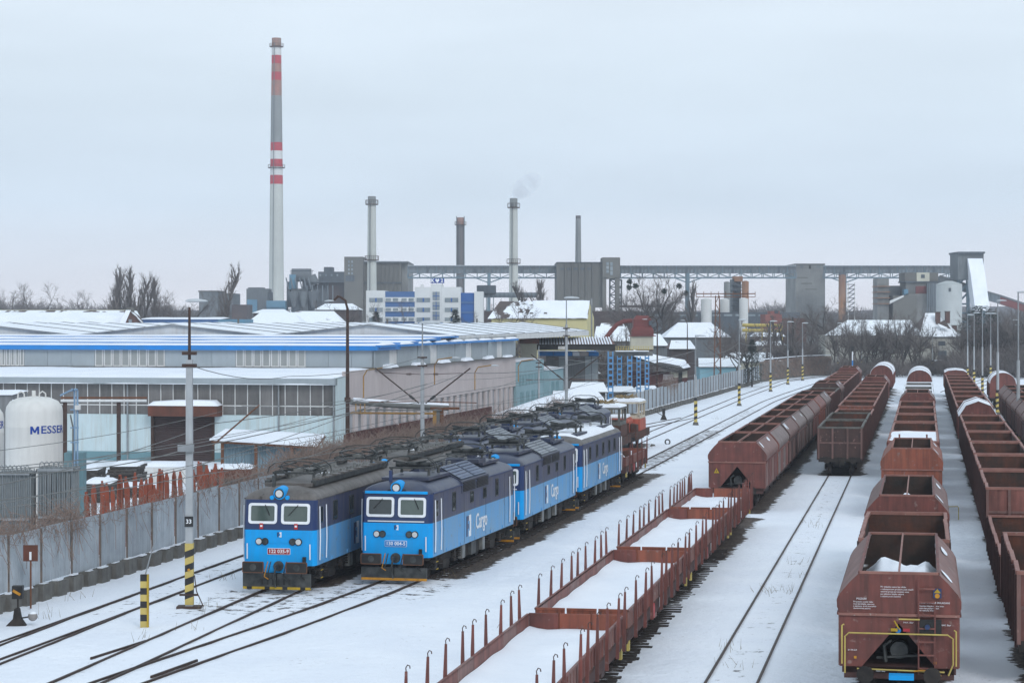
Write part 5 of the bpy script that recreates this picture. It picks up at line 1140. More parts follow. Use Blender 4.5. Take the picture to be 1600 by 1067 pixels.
# blue lattice gantry
Y0 = 240; gt = bld('blue_gantry','blue latticed steel gantry on five columns by the fence','gantry',(PX(985,Y0),Y0,0))
for px_, Yc, top, wpx in ((954,240,549,9),(968,268,556,8),(984,258,556,8),(998,254,557,7),(1011,272,555,7)):
    x0 = PX(px_-wpx/2,Yc); x1 = PX(px_+wpx/2,Yc); zt = PZ(top,Yc); q = MB(); 
    for x in (x0,x1-.12): q.box(x,x+.12,Yc,Yc+.3,0,zt)
    z = .1
    while z < zt-.3: q.box(x0+.1,x1-.1,Yc+.02,Yc+.28,z,z+.22); z += .62
    q.build('lattice_column','blue_steel',gt)
MB().box(PX(950,250),PX(1020,250),250,251.2,PZ(556,250),PZ(549,250)).build('girder','pipe_grey',gt)
MB().box(PX(962,250),PX(1013,250),248.6,251.4,PZ(549,250),PZ(548,250)).build('walkway_snow','snow_roof',gt)
for k in range(14): x = PX(962,250)+k*.28; MB().box(x,x+.05,249.9,249.98,PZ(549,250),PZ(541,250)).build('railing_bar','yellow_pale',gt)
for z_ in (541,545): MB().box(PX(962,250),PX(1021,250),249.9,249.98,PZ(z_,250)-.04,PZ(z_,250)).build('railing','yellow_pale',gt)
# ---------------------------------------------------------------- lamp poles, masts and wires
def stripes(t, x, z0, z1, w, sq=True, n=7):
    # diagonal black and yellow sleeve: alternating sheared bands
    hgt = (z1-z0)/n
    for k in range(n):
        q = MB(); a = z0+hgt*k; sh = hgt*.45; r = w/2
        def ring(z): return [(x-r,-r,z-sh/2),(x+r,-r,z+sh/2),(x+r,r,z+sh/2),(x-r,r,z-sh/2)]
        lo, hi = ring(a), ring(a+hgt)
        if k == 0: lo = [(p[0],p[1],z0) for p in lo]
        if k == n-1: hi = [(p[0],p[1],z1) for p in hi]
        q.loft([lo,hi]); q.build('warning_stripe','stripe_y' if k % 2 == 0 else 'stripe_k',t)
mat('lamp_shell',(.5,.53,.55),(.42,.45,.47),sc=2,rough=.45)
def lamp_head(t, x, z, d=(1,0,0), s=1.0, snow=True):
    d = Vector(d); q = MB(); p = Vector((x,0,z)); sec = []
    for u, w, h in ((0,.06,.05),(.15,.14,.12),(.5,.2,.14),(.9,.13,.08),(1.0,.03,.02)):
        c = p+d*u*1.1*s; sd = Vector((-d.y,d.x,0)); sec.append([tuple(c+sd*w*s*math.cos(a)+Vector((0,0,1))*h*s*(math.sin(a) if math.sin(a) > 0 else .35*math.sin(a))) for a in [2*math.pi*k/10 for k in range(10)]])
    q.loft(sec); return q.build('lamp_head','lamp_shell',t,True)
def lamp_pole(px, pyb, pyt, lab, w=.22, stripe=True, dx=1, base=True, two=False, m='pole', grp='lamp poles along the tracks', Y=None, z0=0):
    x, y, _ = G(px,pyb) if Y is None else (PX(px,Y),Y,0); t = thing('lamp_pole',lab,'lamp pole',(x,y,0),0,grp); ht = PZ(pyt,y); zs = .15+2.0
    zm = ht*.55
    MB().cyl((0,0,0),(0,0,zm),w*.5,w*.42,n=12).build('pole',m,t,True); MB().cyl((0,0,zm),(0,0,ht),w*.24,w*.18,n=10).build('upper_tube','galv',t,True)
    if stripe: stripes(t,0,.3,2.4,w*1.18); MB().cyl((0,0,2.42),(0,0,2.75),w*.56,n=12).build('black_band','stripe_k',t)
    if base: MB().cyl((0,0,-.1),(0,0,.3),w*1.3,w*.9,n=10).build('footing','con_dark',t)
    lamp_head(t,-.1*dx,ht,(dx,0,0)); 
    if two: lamp_head(t,.1*dx,ht,(-dx,0,0))
    return t
# big concrete pole beside the front locomotive
x, y, _ = G(296,948); t = thing('lamp_pole','tall concrete lamp pole with black and yellow sleeve left of the front locomotive','lamp pole',(x,y,0))
MB().loft([[(sx*w,sy*w,z) for sx, sy in ((-1,-1),(1,-1),(1,1),(-1,1))] for z, w in ((0,.14),(PZ(562,y),.115))]).build('concrete_shaft','pole',t)
stripes(t,0,.1,PZ(848,y),.3,n=9); MB().cyl((0,0,PZ(575,y)),(0,0,PZ(480,y)),.06,.045,n=10).build('steel_tube','steel_dark',t,True)
for py_ in (552,571): MB().box(-.26,.26,-.16,.16,PZ(py_,y)-.06,PZ(py_,y)+.06).build('clamp','steel_dark',t)
lamp_head(t,-.15,PZ(470,y)-.02,(1,0,0),.75); MB().box(-.16,.16,-.18,-.13,PZ(822,y),PZ(806,y)).build('number_plate','stripe_k',t); text('number','33',.22,'white_paint',t,MF(0,-.185,PZ(814,y)),.004,.003)
MB().cyl((0,-.16,PZ(889,y)),(0,-.2,PZ(889,y)),.05,n=10).build('reflector','orange',t); MB().box(-.45,.45,-.3,.3,-.05,.05).build('base_plate','steel_dark',t); MB().tube([(.2,-.1,1.2),(.28,-.12,.6),(.55,-.2,.05)],.02).build('cable','steel_dark',t)
MB().box(-.35,.35,-.17,-.14,PZ(928,y)-.04,PZ(928,y)+.04).build('clamp','steel_dark',t)
MB().box(-.4,.2,-.3,-.16,PZ(703,y)-.05,PZ(694,y)).build('cable_box','galv',t)
CPOLE = (x,y)
def mast(px, Y, pyt, lab, arms=True, w=.3, lampz=True, m='pole'):
    x = PX(px,Y); t = thing('catenary_mast',lab,'mast',(x,Y,0),0,'catenary masts'); ht = PZ(pyt,Y)
    MB().cyl((0,0,0),(0,0,ht*.82),w*.5,w*.36,n=12).build('shaft',m,t,True); MB().cyl((0,0,ht*.8),(0,0,ht),.05,.04,n=8).build('lamp_tube','galv',t)
    if lampz: lamp_head(t,-.2,ht,(1,0,0),1.2)
    for k in (.74,.79): MB().box(-.3,.3,-.2,.2,ht*k,ht*k+.09).build('clamp','steel_dark',t)
    if arms:
        for s in (-1,1):
            a = (s*.2,0,5.4); b = (s*3.0,-.6*s,7.6); MB().tube([a,b],.045,6).build('bracket_arm','steel_dark',t); q = MB()
            for j in range(5): u = .12+.02*j; p0 = Vector(a).lerp(Vector(b),u); p1 = Vector(a).lerp(Vector(b),u+.012); q.cyl(p0,p1,.09,n=8)
            q.build('insulator','dark_gear',t); MB().tube([(0,0,7.2),(s*2.7,-.54*s,7.3)],.018,5).build('stay_wire','steel_dark',t); q = MB()
            for j in range(4): q.cyl((s*(.7+.08*j),0,7.22),(s*(.74+.08*j),0,7.22),.08,n=8)
            q.build('stay_insulator','steel_dark',t); MB().tube([(s*.4,0,5.5),(s*3.4,-.6*s,5.45)],.03,5).build('steady_arm','steel_rust',t)
    return t
mast(660,140,505,'grey catenary mast with two bracket arms in front of the pink wall'); mast(885,190,466,'tall catenary mast with lamp and two bracket arms by the snowy roofs')
mast(842,215,540,'slim concrete mast before the grey clad shed',False,.24,False)
# dark steel lamp posts with curved arms
def swan(px, Y, pyt, lab, dx=-1, reach=1.9, m='steel_dark', w=.16, curl=.8):
    x = PX(px,Y); t = thing('street_lamp',lab,'street lamp',(x,Y,0),0,'curved steel lamp posts'); ht = PZ(pyt,Y)
    MB().tube([(0,0,0),(0,0,ht*.55),(0,0,ht-curl)],w,10,w*.55).build('post',m,t,True); MB().tube([(0,0,ht-curl-.05),(dx*.15,0,ht-curl*.35),(dx*.5,0,ht-.05),(dx*reach*.7,0,ht),(dx*reach,0,ht-.25)],w*.5,8).build('arm',m,t,True); lamp_head(t,dx*reach,ht-.32,(dx,0,0),.6)
    MB().box(-w*1.2,w*1.2,-w*1.2,w*1.2,ht*.42,ht*.42+.3).build('collar',m,t); return t
swan(543,150,463,'dark steel lamp post with curved arm at the hall corner',-1,.9)
swan(1027,272,495,'dark thin lamp post with curved arm right of the red cyclone',-1,1.2,'steel_dark',.12)
swan(1074,300,497,'thin dark post between the sheds and the grey pole',-1,.3,'steel_dark',.1)
for k, (px_, Y_, z_) in enumerate(((568,169,6.9),(742,205,6.3),(810,228,6.4),(679,189,7.3))):
    t = thing('wall_lamp',('rusty wall lamp arm at the left end of the pink wall','rusty wall lamp arm in the middle of the pink wall','rusty wall lamp arm where the pink wall meets the teal block','rusty wall lamp arm high on the pink wall by the mast')[k],'wall lamp',(PX(px_,Y_),Y_,0),0,'rusty wall lamps')
    MB().tube([(0,0,z_-2.2),(0,0,z_-.6),(.3,-.4,z_-.1),(1.5,-1.2,z_+.1)],.05,6).build('arm','pipe_yel',t); lamp_head(t,1.5,z_+.05,(.8,0,0),.8).location = (0,-1.2,0)
# yard poles with stripes
for a in ((1087,664,525,'pole with striped foot near the derelict shunters'),(1155,634,500,'second striped lamp pole along the far fence'),(1204,612,502,'third striped lamp pole along the far fence'),(1231,601,503,'fourth striped lamp pole along the far fence'),(1254,594.5,505,'fifth striped lamp pole along the far fence'),(1309,586,505,'striped lamp pole before the dark trees, left of the far wagons'),(1346,584,503,'striped lamp pole rising behind the end hopper'),
          (1457,586,512,'striped lamp pole between the round roofs and the flat roofed wagon'),(1512,600,492,'slim pole just right of the flat roofed wagon'),(1522,606,489,'second slim pole right of the flat roofed wagon'),(1535,618,480,'dark footed pole in the far right yard'),(1548,597,490,'lamp pole with two heads in the far right yard'),(1559,648,470,'thick pole with yellow foot in front of the curved track'),(1583,587,500,'striped lamp pole at the far right'),(1586,584,508,'farthest striped lamp pole at the right edge'),(1591,692,457,'tall grey pole beside the right edge hoppers')):
    lamp_pole(*a, w=.26 if a[0] not in (1591,1559) else .34, two=a[0] == 1548, dx=1 if a[0] != 1087 else 1)
# lattice mast
Y = 345; lm = bld('lattice_mast','rusty lattice mast with a cross beam in front of the silos','mast',(PX(1121,Y),Y,0)); zt = PZ(462,Y); w0, w1 = .55, .28; q = MB(); xc = PX(1121,Y)
for sx in (-1,1):
    for sy in (-1,1): q.bar((xc+sx*w0,Y+sy*w0,0),(xc+sx*w1,Y+sy*w1,zt),.1)
q.build('leg_frame','steel_rust',lm); q = MB(); n = 12
for k in range(n):
    a = w0+(w1-w0)*k/n; b = w0+(w1-w0)*(k+1)/n; z0 = zt*k/n; z1 = zt*(k+1)/n; s = 1 if k % 2 else -1
    for sy in (-1,1): q.bar((xc-s*a,Y+sy*a,z0),(xc+s*b,Y+sy*b,z1),.06)
    q.bar((xc-a,Y+s*a,z0),(xc-a,Y-s*b,z1),.06)
q.build('bracing','steel_rust',lm)
q = MB(); a, b = P(1088,459,Y), P(1180,459,Y); q.bar(a,b,.15); q.bar((a[0],Y,a[2]-.5),(b[0],Y,b[2]-.5),.1)
for k in range(9): xx = a[0]+(b[0]-a[0])*k/8; q.bar((xx,Y,a[2]-.5),(xx,Y,a[2]+.35),.08)
q.build('cross_beam','steel_rust',lm)
# catenary wires
def wire(pts, lab, r=.018, sag=.25):
    out = []
    for a, b in zip(pts[:-1],pts[1:]):
        for k in range(9): u = k/8; out.append((a[0]+(b[0]-a[0])*u,a[1]+(b[1]-a[1])*u,a[2]+(b[2]-a[2])*u-sag*4*u*(1-u)))
    o = MB().tube([tuple(Vector(p)-Vector(pts[0])) for p in out],r,4).build('overhead_wire','pipe_grey',None,loc=pts[0]); tag(o,lab,'wire','overhead wires')
for t_ in ('T1','T2','T0'):
    for zc, nm in ((5.75,'contact'),(6.9,'messenger')): wire([(tx(t_,y_)+(.15 if k_ % 2 else -.15),y_,zc) for k_, y_ in enumerate((56,98,140,190,236))],'%s wire above the track of the %s' % (nm,{'T1':'left locomotive row','T2':'right locomotive row','T0':'fence side siding'}[t_]),.011,.02 if nm == 'contact' else .45)
px_, py_ = CPOLE; mx_, my_ = PX(660,140), 140; nx_, ny_ = PX(885,190), 190
wire([P(-60,770,75),P(330,662,115),(mx_+.3,my_,6.6)],'contact wire crossing in front of the roller door',.02)
wire([P(-60,735,78),(px_,py_,5.9),(mx_+2.6,my_-.5,7.3),(nx_+2.6,ny_-.5,7.3)],'carrier wire from the concrete pole to the masts',.02,.4)
wire([P(-40,785,75),P(300,730,84),(mx_-2.6,my_+.5,5.5),(nx_-2.6,ny_,5.5)],'low contact wire left of the masts',.018,.15)
wire([(px_,py_,9.0),P(450,588,120),(mx_,my_,8.3)],'upper feeder wire from the concrete pole',.016,.3)
wire([(nx_,ny_,7.2),(PX(1087,222),222,7.5),(PX(1155,272),272,7.7),(PX(1204,323),323,8)],'feeder wire along the far poles',.025,.8)
wire([P(300,770,84),P(545,690,130)],'thin wire from the concrete pole to the fence',.014,.1)
q = MB().tube([(0,0,0),tuple(Vector(P(405,633,110))-Vector(P(333,695,106)))],.04,6).build('bracket_arm','steel_rust',None,loc=P(333,695,106)); tag(q,'loose rusty bracket arm above the corrugated shed','bracket')
# small signals near the camera
x, y, _ = G(225,980); t = thing('marker_post','short yellow post with black bands and a leaning rod, left of the concrete pole','post',(x,y,0))
zt = PZ(897,y); n = 8
for k in range(n): MB().box(-.12,.12,-.08,.08,zt*k/n,zt*(k+1)/n).build('band','stripe_y' if k % 2 == 0 else 'stripe_k',t)
MB().box(.12,.16,-.12,.12,0,zt).build('flange','yellow',t); MB().tube([(.05,0,zt),(.25,0,zt+.75),(.62,0,zt+2.0)],.025,6,.012).build('leaning_rod','galv',t)
x, y, _ = G(28,977); t = thing('point_lever','switch lever with ball weight and black lantern beside the leftmost track','switch lever',(x,y,0))
MB().ext([(-.4,0),(.3,0),(.12,.25),(.05,.6),(-.1,.6),(-.15,.25)],'y',-.15,.15).build('base','under',t); MB().tube([(0,0,.25),(.45,0,.32)],.03).build('lever','under',t); q = MB(); r_ = .17
q.loft([[(.52+r_*math.sin(b)*math.cos(a),r_*math.sin(b)*math.sin(a),.33-r_*math.cos(b)) for a in [2*math.pi*k/14 for k in range(14)]] for b in [math.pi*(k+.05)/8.1 for k in range(9)]]); q.build('ball_weight',mat('ball',(.35,.32,.31),(.2,.19,.18),snow=.2),t,True)
MB().cyl((0,0,.6),(0,0,.95),.03).build('stem','under',t); MB().box(-.18,.18,-.15,.15,.95,1.4).build('lantern','black',t); MB().bar((-.14,-.16,1.25),(.12,-.16,1.1),.03,.09).build('white_arrow','orange',t)
x, y, _ = G(48,950); t = thing('track_sign','small rust red square sign on a thin post by the fence','sign',(x,y,0)); MB().cyl((0,0,0),(0,0,2.1),.035).build('post','steel_rust',t); MB().box(-.27,.27,-.05,-.02,1.75,2.35).build('plate','rust_red',t); MB().box(-.04,.04,-.07,-.05,1.8,2.1).build('mark','white_paint',t)
x, y, _ = G(1037,656); t = thing('point_lever','small switch lever by the far fence, right of the shunters','switch lever',(x,y,0)); MB().ext([(-.35,0),(.35,0),(.1,.6),(-.1,.6)],'y',-.15,.15).build('base','under',t); MB().tube([(0,0,.4),(-.9,0,.9)],.04).build('lever','under',t); MB().box(-.15,.15,-.1,.1,.6,1.2).build('lantern','black',t)
x, y, _ = G(1043,694); t = thing('tyre','old tyre lying in the snow beside the track','tyre',(x,y,0)); q = MB(); q.tube([(.2*math.cos(a),.05*math.sin(a),.2+.2*math.sin(a)) for a in [2*math.pi*k/20 for k in range(21)]],.055,8); q.build('ring','under',t,True)
x, y, _ = G(1020,697); o = MB().ext([(-.25,0),(.25,0),(.15,.15),(-.1,.18)],'y',-.15,.15).build('stone_lump','con_dark',None,loc=(x,y,0)); tag(o,'dark lump in the snow left of the tyre','lump')
x, y, _ = G(1486,812); t = thing('ground_rail','small yellow pipe frame standing in the snow between wagon rows','frame',(x,y,0)); MB().tube([(-.6,0,.7),(.35,0,.72),(.4,0,.65),(.4,0,0)],.025,6).build('pipe','yellow_pale',t)
t = thing('track_signal','far blue and white signal post with dark head behind the end hopper','signal',(PX(1332,340),340,0)); MB().cyl((0,0,0),(0,0,PZ(548,340)),.09,n=8).build('post','white_paint',t); MB().box(-.2,.2,-.1,.1,PZ(549,340),PZ(541,340)).build('head','stripe_k',t); MB().cyl((0,0,PZ(571,340)),(0,0,PZ(563,340)),.1,n=8).build('band','blue_plate',t)
# ---------------------------------------------------------------- mid background
mat('concr_old',(.15,.145,.13),(.12,.115,.105),sc=.09,rough=.9,streak=.35,scol=(.11,.11,.1))
mat('concr_grey',(.24,.24,.225),(.15,.15,.145),sc=.16,rough=.9,streak=.4,scol=(.1,.1,.1))
mat('stack_lt',(.50,.51,.47),(.43,.44,.41),sc=.06,rough=.9,streak=.3,scol=(.25,.25,.23))
mat('stack_gr',(.25,.26,.255),(.2,.21,.205),sc=.06,rough=.9,streak=.2,scol=(.15,.15,.15))
mat('stack_dk',(.12,.105,.10),(.09,.08,.078),sc=.06,rough=.9)
mat('stack_red',(.42,.035,.05),(.36,.035,.045),sc=.2,rough=.7); mat('stack_wht',(.62,.62,.6),(.55,.55,.53),sc=.2,rough=.7); mat('stack_rst',(.28,.2,.16),(.36,.17,.13),sc=.2,rough=.8,streak=.5,scol=(.1,.07,.06))
mat('steel_bl',(.14,.20,.23),(.11,.16,.19),sc=.2,rough=.7); mat('steel_gr',(.155,.18,.195),(.125,.145,.16),sc=.15,rough=.7,corr=(0,1.2,.1))
mat('ind_dark',(.075,.09,.105),(.11,.125,.14),sc=.12,rough=.85,streak=.5,scol=(.04,.045,.05)); mat('ind_mid',(.16,.175,.18),(.12,.13,.14),sc=.12,rough=.85,streak=.5,scol=(.06,.065,.07)); mat('ind_brown',(.085,.06,.055),(.06,.05,.05),sc=.15,rough=.9); mat('ind_blue',(.12,.26,.36),(.1,.2,.28),sc=.2,rough=.7)
mat('brick',(.15,.085,.07),(.1,.065,.058),sc=1.5,rough=.9,bump=.02); mat('tile_dark',(.085,.07,.065),(.12,.09,.08),sc=1,rough=.8,snow=.3,snsc=.5); mat('yellow_wall',(.56,.5,.27),(.5,.45,.24),sc=.3,rough=.9); mat('k_white',(.66,.67,.66),(.6,.61,.6),sc=.2,rough=.8); mat('k_blue',(.07,.15,.32),(.06,.13,.28),sc=.3,rough=.6); mat('k_glass',(.015,.09,.30),(.02,.11,.34),sc=.3,rough=.2,spec=.6); mat('win_far',(.16,.2,.22),(.3,.33,.34),sc=.25,rough=.2,spec=.6)
mat('stucco',(.45,.44,.39),(.36,.35,.31),sc=.3,rough=.95,streak=.3,scol=(.2,.2,.18)); mat('orange_rust',(.34,.16,.07),(.2,.1,.06),sc=.2,rough=.85,streak=.5,scol=(.3,.28,.26)); mat('glow',(1,.55,.2),rough=.5,emit=((1,.5,.15),3)); mat('brick_red',(.32,.14,.12),(.26,.11,.1),sc=.2,rough=.9); mat('cyclone',(.19,.05,.045),(.14,.042,.038),sc=.5,rough=.7,streak=.4,scol=(.1,.04,.035))
def Bx(par, nm, m, px0, px1, py0, py1, Y, D, off=0):
    q = MB(); z1 = PZ(py0,Y); z0 = PZ(py1,Y) if py1 is not None else 0; q.box(PX(px0,Y),PX(px1,Y),Y+off,Y+off+D,z0,z1); return q.build(nm,m,par)
def roofq(par, nm, m, pts): q = MB(); q.add(pts,[tuple(range(len(pts)))]); return q.build(nm,m,par)
def stack_(px, Y, wt, wb, pyt, pyb, lab, bands, plats, n=20):
    x = PX(px,Y); c = bld('factory_chimney',lab,'chimney',(x,Y,0),'factory chimneys')
    def R(py): u = (py-pyt)/(pyb-pyt); return (wt+(wb-wt)*u)*Y/F/2
    for a, b, m in bands: MB().cyl((x,Y,PZ(b,Y) if b < 700 else 0),(x,Y,PZ(a,Y)),R(min(b,pyb)),R(a),n=n).build('shaft_section',m,c,True)
    for p_ in plats:
        q = MB(); r = R(p_)+.9*Y/900; q.cyl((x,Y,PZ(p_,Y)-.25),(x,Y,PZ(p_,Y)),r,n=n)
        for k in range(n): a = 2*math.pi*k/n; q.bar((x+r*math.cos(a),Y+r*math.sin(a),PZ(p_,Y)),(x+r*math.cos(a),Y+r*math.sin(a),PZ(p_,Y)+1.1),.07)
        q.tube([(x+r*math.cos(2*math.pi*k/n),Y+r*math.sin(2*math.pi*k/n),PZ(p_,Y)+1.1) for k in range(n+1)],.05,4); q.build('platform','steel_dark',c)
    q = MB(); rr = (wt+wb)/4*Y/F; q.bar((x-R(pyb)*.35,Y-R(pyb)-.2,PZ(pyb,Y)),(x-R(pyt)*.35,Y-R(pyt)-.2,PZ(pyt+8,Y)),.22,.15); q.build('ladder','ind_mid',c); return c
stack_(432,900,14.5,25,60,482,'tall slender chimney with red and white bands',[(60,75,'stack_rst'),(75,87,'stack_wht'),(87,100,'stack_red'),(100,113,'stack_rst'),(113,126,'stack_red'),(126,150,'stack_rst'),(150,223,'stack_gr'),(223,236,'stack_red'),(236,249,'stack_wht'),(249,261,'stack_red'),(261,274,'stack_wht'),(274,288,'stack_red'),(288,800,'stack_lt')],[73,262])
stack_(581,640,12.5,16.5,307,500,'pale chimney in front of the grey industrial block',[(307,318,'stack_gr'),(318,800,'stack_lt')],[319,406])
sk = stack_(719.5,880,11,11.5,340,480,'dark rusty chimney with caged ladders',[(340,351,'stack_rst'),(351,800,'stack_dk')],[351])
for s in (-1,1): x = PX(719.5+s*6,880); MB().bar((x,879,10),(x,879,PZ(338,880)),.35,.35).build('ladder_cage','steel_gr',sk)
stack_(802.5,640,12,16,310,480,'pale chimney rising behind the yellow house',[(310,324,'stack_gr'),(324,800,'stack_lt')],[324,411])
stack_(903.5,1000,8,12,337,470,'plain grey chimney behind the windowless concrete block',[(337,342,'stack_dk'),(342,800,'stack_gr')],[])
# block A
Y = 720; a = bld('silo_block','beige ribbed concrete silo block behind the pale chimney','industrial building',(PX(600,Y),Y,0))
Bx(a,'main_body','concr_old',560,627,410,None,Y,40); q = MB(); q.box(PX(627,Y)+.05,PX(637.5,Y),Y+2,Y+38,0,PZ(410,Y)); q.build('side_body','concr_grey',a); Bx(a,'stair_tower','concr_old',540,569,402,None,Y,20,-6)
for k in range(10): Bx(a,'rib','concr_old',562+6.6*k,562.8+6.6*k,411,470,Y,1,-.5)
for k in range(4): Bx(a,'window','win_far',546,548.5,408+6*k,411.5+6*k,Y,.4,-6.2); Bx(a,'window','win_far',551,553.5,408+6*k,411.5+6*k,Y,.4,-6.2)
Bx(a,'cornice','ind_mid',559,638,408.5,410.5,Y,42,-1); Bx(a,'ledge','ind_dark',560,628,441,442.5,Y,1,-.6); Bx(a,'dark_opening','ind_dark',542,556,431,440,Y,.5,-6.2); Bx(a,'roof_snow','snow_roof',556,625,407.5,408.5,Y,30,0)
# conveyor bridges
def conveyor(px0, px1, lab, Y=700, pt=415.5, pb=427, tr=434, cols=()):
    c = bld('conveyor_bridge',lab,'conveyor bridge',(PX(px0,Y),Y,0),'conveyor bridges'); Bx(c,'gallery_wall','steel_gr',px0,px1,pt+6,pb,Y,4); Bx(c,'window_band','ind_mid',px0,px1,pt+1.6,pt+6,Y,4,.05); Bx(c,'roof','steel_gr',px0-.5,px1+.5,pt-.4,pt+1.6,Y,4.6,-.3); Bx(c,'roof_snow','snow_roof',px0,px1,pt-.9,pt-.4,Y,3.8,.3)
    n = max(3,int((px1-px0)/14)); 
    for k in range(n): p_ = px0+(px1-px0)*k/n; Bx(c,'gallery_post','ind_dark' if k % 5 == 2 else 'steel_bl',p_,p_+(3.5 if k % 5 == 2 else .8),pt+1.4,pb,Y,.2,-.2)
    segs = max(2,int((px1-px0)/17)); x = lambda p: PX(p,Y); zb = PZ(tr,Y); zt = PZ(pb,Y)
    for yy in (Y,Y+4):
        MB().bar((x(px0),yy,zb),(x(px1),yy,zb),.4).build('truss_chord','steel_bl',c)
        for k in range(segs+1):
            p_ = px0+(px1-px0)*k/segs; MB().bar((x(p_),yy,zb),(x(p_),yy,zt),.22).build('truss_post','steel_bl',c)
            if k < segs: MB().bar((x(p_),yy,zt if k % 2 else zb),(x(px0+(px1-px0)*(k+1)/segs),yy,zb if k % 2 else zt),.16).build('truss_brace','steel_bl',c)
    for p_ in cols:
        q = MB(); 
        for yy in (Y,Y+4): q.bar((x(p_)-.2,yy,0),(x(p_),yy,zt),1.0)
        q.build('support_column','steel_bl',c)
        for s in (-1,1): MB().bar((x(p_),Y,PZ(tr+8,Y)-.0),(x(p_+s*22),Y,zb),.35).build('strut','steel_bl',c)
    return c
conveyor(637,872,'conveyor bridge between the two concrete blocks',cols=(764,)); conveyor(970,1244,'conveyor bridge right of the windowless block',pt=415.5,cols=(1075,)); conveyor(1289,1500,'conveyor bridge leading to the white chute tower',cols=(1320,))
Y = 690; b = bld('windowless_block','grey brown concrete block with stair tower in the middle of the plant','industrial building',(PX(915,Y),Y,0))
Bx(b,'main_body','concr_old',870,944,410,480,Y,36); Bx(b,'lower_wall','concr_old',870,930,479,None,Y+.1,20); Bx(b,'stair_tower','concr_old',941,968.5,402.5,435,Y,16,-2)
for p0, p1 in ((941,947),(961,968)): Bx(b,'tower_leg','concr_old',p0,p1,434,None,Y,4,-2)
for k in range(5): Bx(b,'rib','concr_old',883+10.6*k,884.3+10.6*k,410,478,Y,.8,-.6); Bx(b,'window','ind_dark',875+10.6*k,881.5+10.6*k,418.5,421.5,Y,.3,-.2)
for k in range(3): Bx(b,'window','win_far',947,951,410+6*k,414.5+6*k,Y,.3,-2.2); Bx(b,'window','win_far',953,957,410+7*k,416+7*k,Y,.3,-2.2)
Bx(b,'cornice','ind_dark',869.5,945,409.5,410.5,Y,37,-.5); Bx(b,'pipe_run','ind_brown',968,1030,477,480.5,Y,1.5); Bx(b,'pipe_drop','ind_brown',1027,1031,480,None,Y,1.5)
tw = bld('steel_tower','open steel lattice tower beside the stair tower','tower',(PX(962,705),705,0)); Yt = 705
for p0 in (952,970):
    for yy in (Yt,Yt+8): MB().bar((PX(p0,yy),yy,0),(PX(p0+1,yy),yy,PZ(437,Yt)),.5).build('leg','ind_mid',tw)
for k in range(5):
    q = MB(); z0, z1 = PZ(437+12*k,Yt), PZ(449+12*k,Yt)
    q.bar((PX(952,Yt),Yt,z0),(PX(971,Yt),Yt,z1),.3); q.bar((PX(971,Yt),Yt,z0),(PX(952,Yt),Yt,z1),.3); q.bar((PX(952,Yt),Yt,z0),(PX(971,Yt),Yt,z0),.4); q.build('brace','ind_mid',tw)
# left plant
Y = 800; pl = bld('cement_works','blue grey industrial plant of hoppers and ducts right of the tall chimney','industrial building',(PX(470,Y),Y,0))
for a_ in ((385,418,451,None,'ind_mid',14,0),(387,409,449,453,'ind_mid',10,1),(386,402,468,489,'ind_blue',.5,-.6),(409,420,456,490,'ind_dark',12,2),(447,452,440,480,'ind_dark',10,2),(455,481,451,None,'ind_mid',14,0),(452,458,452,452.5,'ind_mid',1,0),(456,470,468,489,'ind_dark',.5,-.5),(452,462,429,452,'ind_blue',8,0),(471,491,436,452,'ind_dark',10,3),(481,489,456,490,'ind_dark',12,3),(487,513,452,None,'ind_mid',12,1),(489,503,470,490,'ind_dark',.5,.4),(478,513,444,453,'ind_mid',8,4),(495,540,424,444,'ind_dark',16,6),(503,516,416.5,425,'ind_dark',10,8),(513,546,441,None,'ind_brown',16,2),(524,562,440,None,'ind_brown',12,8),(540,546,436,470,'ind_dark',8,-2),(419,448,470,480,'ind_blue',12,-6),(419,448,480,None,'ind_blue',10,-5),(527,560,476,None,'ind_dark',12,0)):
    Bx(pl,'block',a_[4],a_[0],a_[1],a_[2],a_[3],Y,a_[5],a_[6])
q = MB(); q.cyl(P(456,430,Y+3),P(486,430,Y+3),2.4,n=14); q.cyl(P(484,432,Y+3),P(491,446,Y+3),2.2,n=12); q.build('duct','ind_mid',pl,True)
for k in range(12): Bx(pl,'railing_post','ind_dark',453+3.1*k,453.5+3.1*k,423,430,Y,.15,1)
Bx(pl,'railing','ind_dark',453,490,422.3,423.2,Y,.2,1); Bx(pl,'railing','ind_dark',478,545,440.5,441.5,Y,12,0)
for k in range(6): MB().bar(P(447+7*k,434,Y-1),P(451+7*k,452,Y-1),.4).build('strut','steel_gr',pl); MB().bar(P(480+8*k,446,Y-1),P(480+8*k,470,Y-1),.4).build('strut','steel_gr',pl)
for k in range(4): Bx(pl,'window','win_far',497+9*k,499.5+9*k,428,431,Y,.3,5.6)
for k in range(3): q = MB(); c0 = P(459+15*k,455,Y-2); q.cyl((c0[0],Y-2,PZ(480,Y)),(c0[0],Y-2,PZ(455,Y)),.6,2.2,n=10); q.build('cone_hopper','ind_mid',pl,True)
o = MB().box(PX(563,Y-5)-.2,PX(563,Y-5)+.3,Y-8,Y-7.8,PZ(503,Y),PZ(501,Y)).build('lamp','glow',pl)
gb = bld('grey_block','far grey block behind the bare poplar','building',(PX(336,760),760,0)); Bx(gb,'wall','ind_mid',311,340,455,None,760,20); Bx(gb,'wing','ind_mid',340,362,458,None,760,20,4); Bx(gb,'roof_edge','con_dark',310,341,454,456,760,21,-.5); Bx(gb,'low_part','ind_brown',362,386,476,None,760,16)
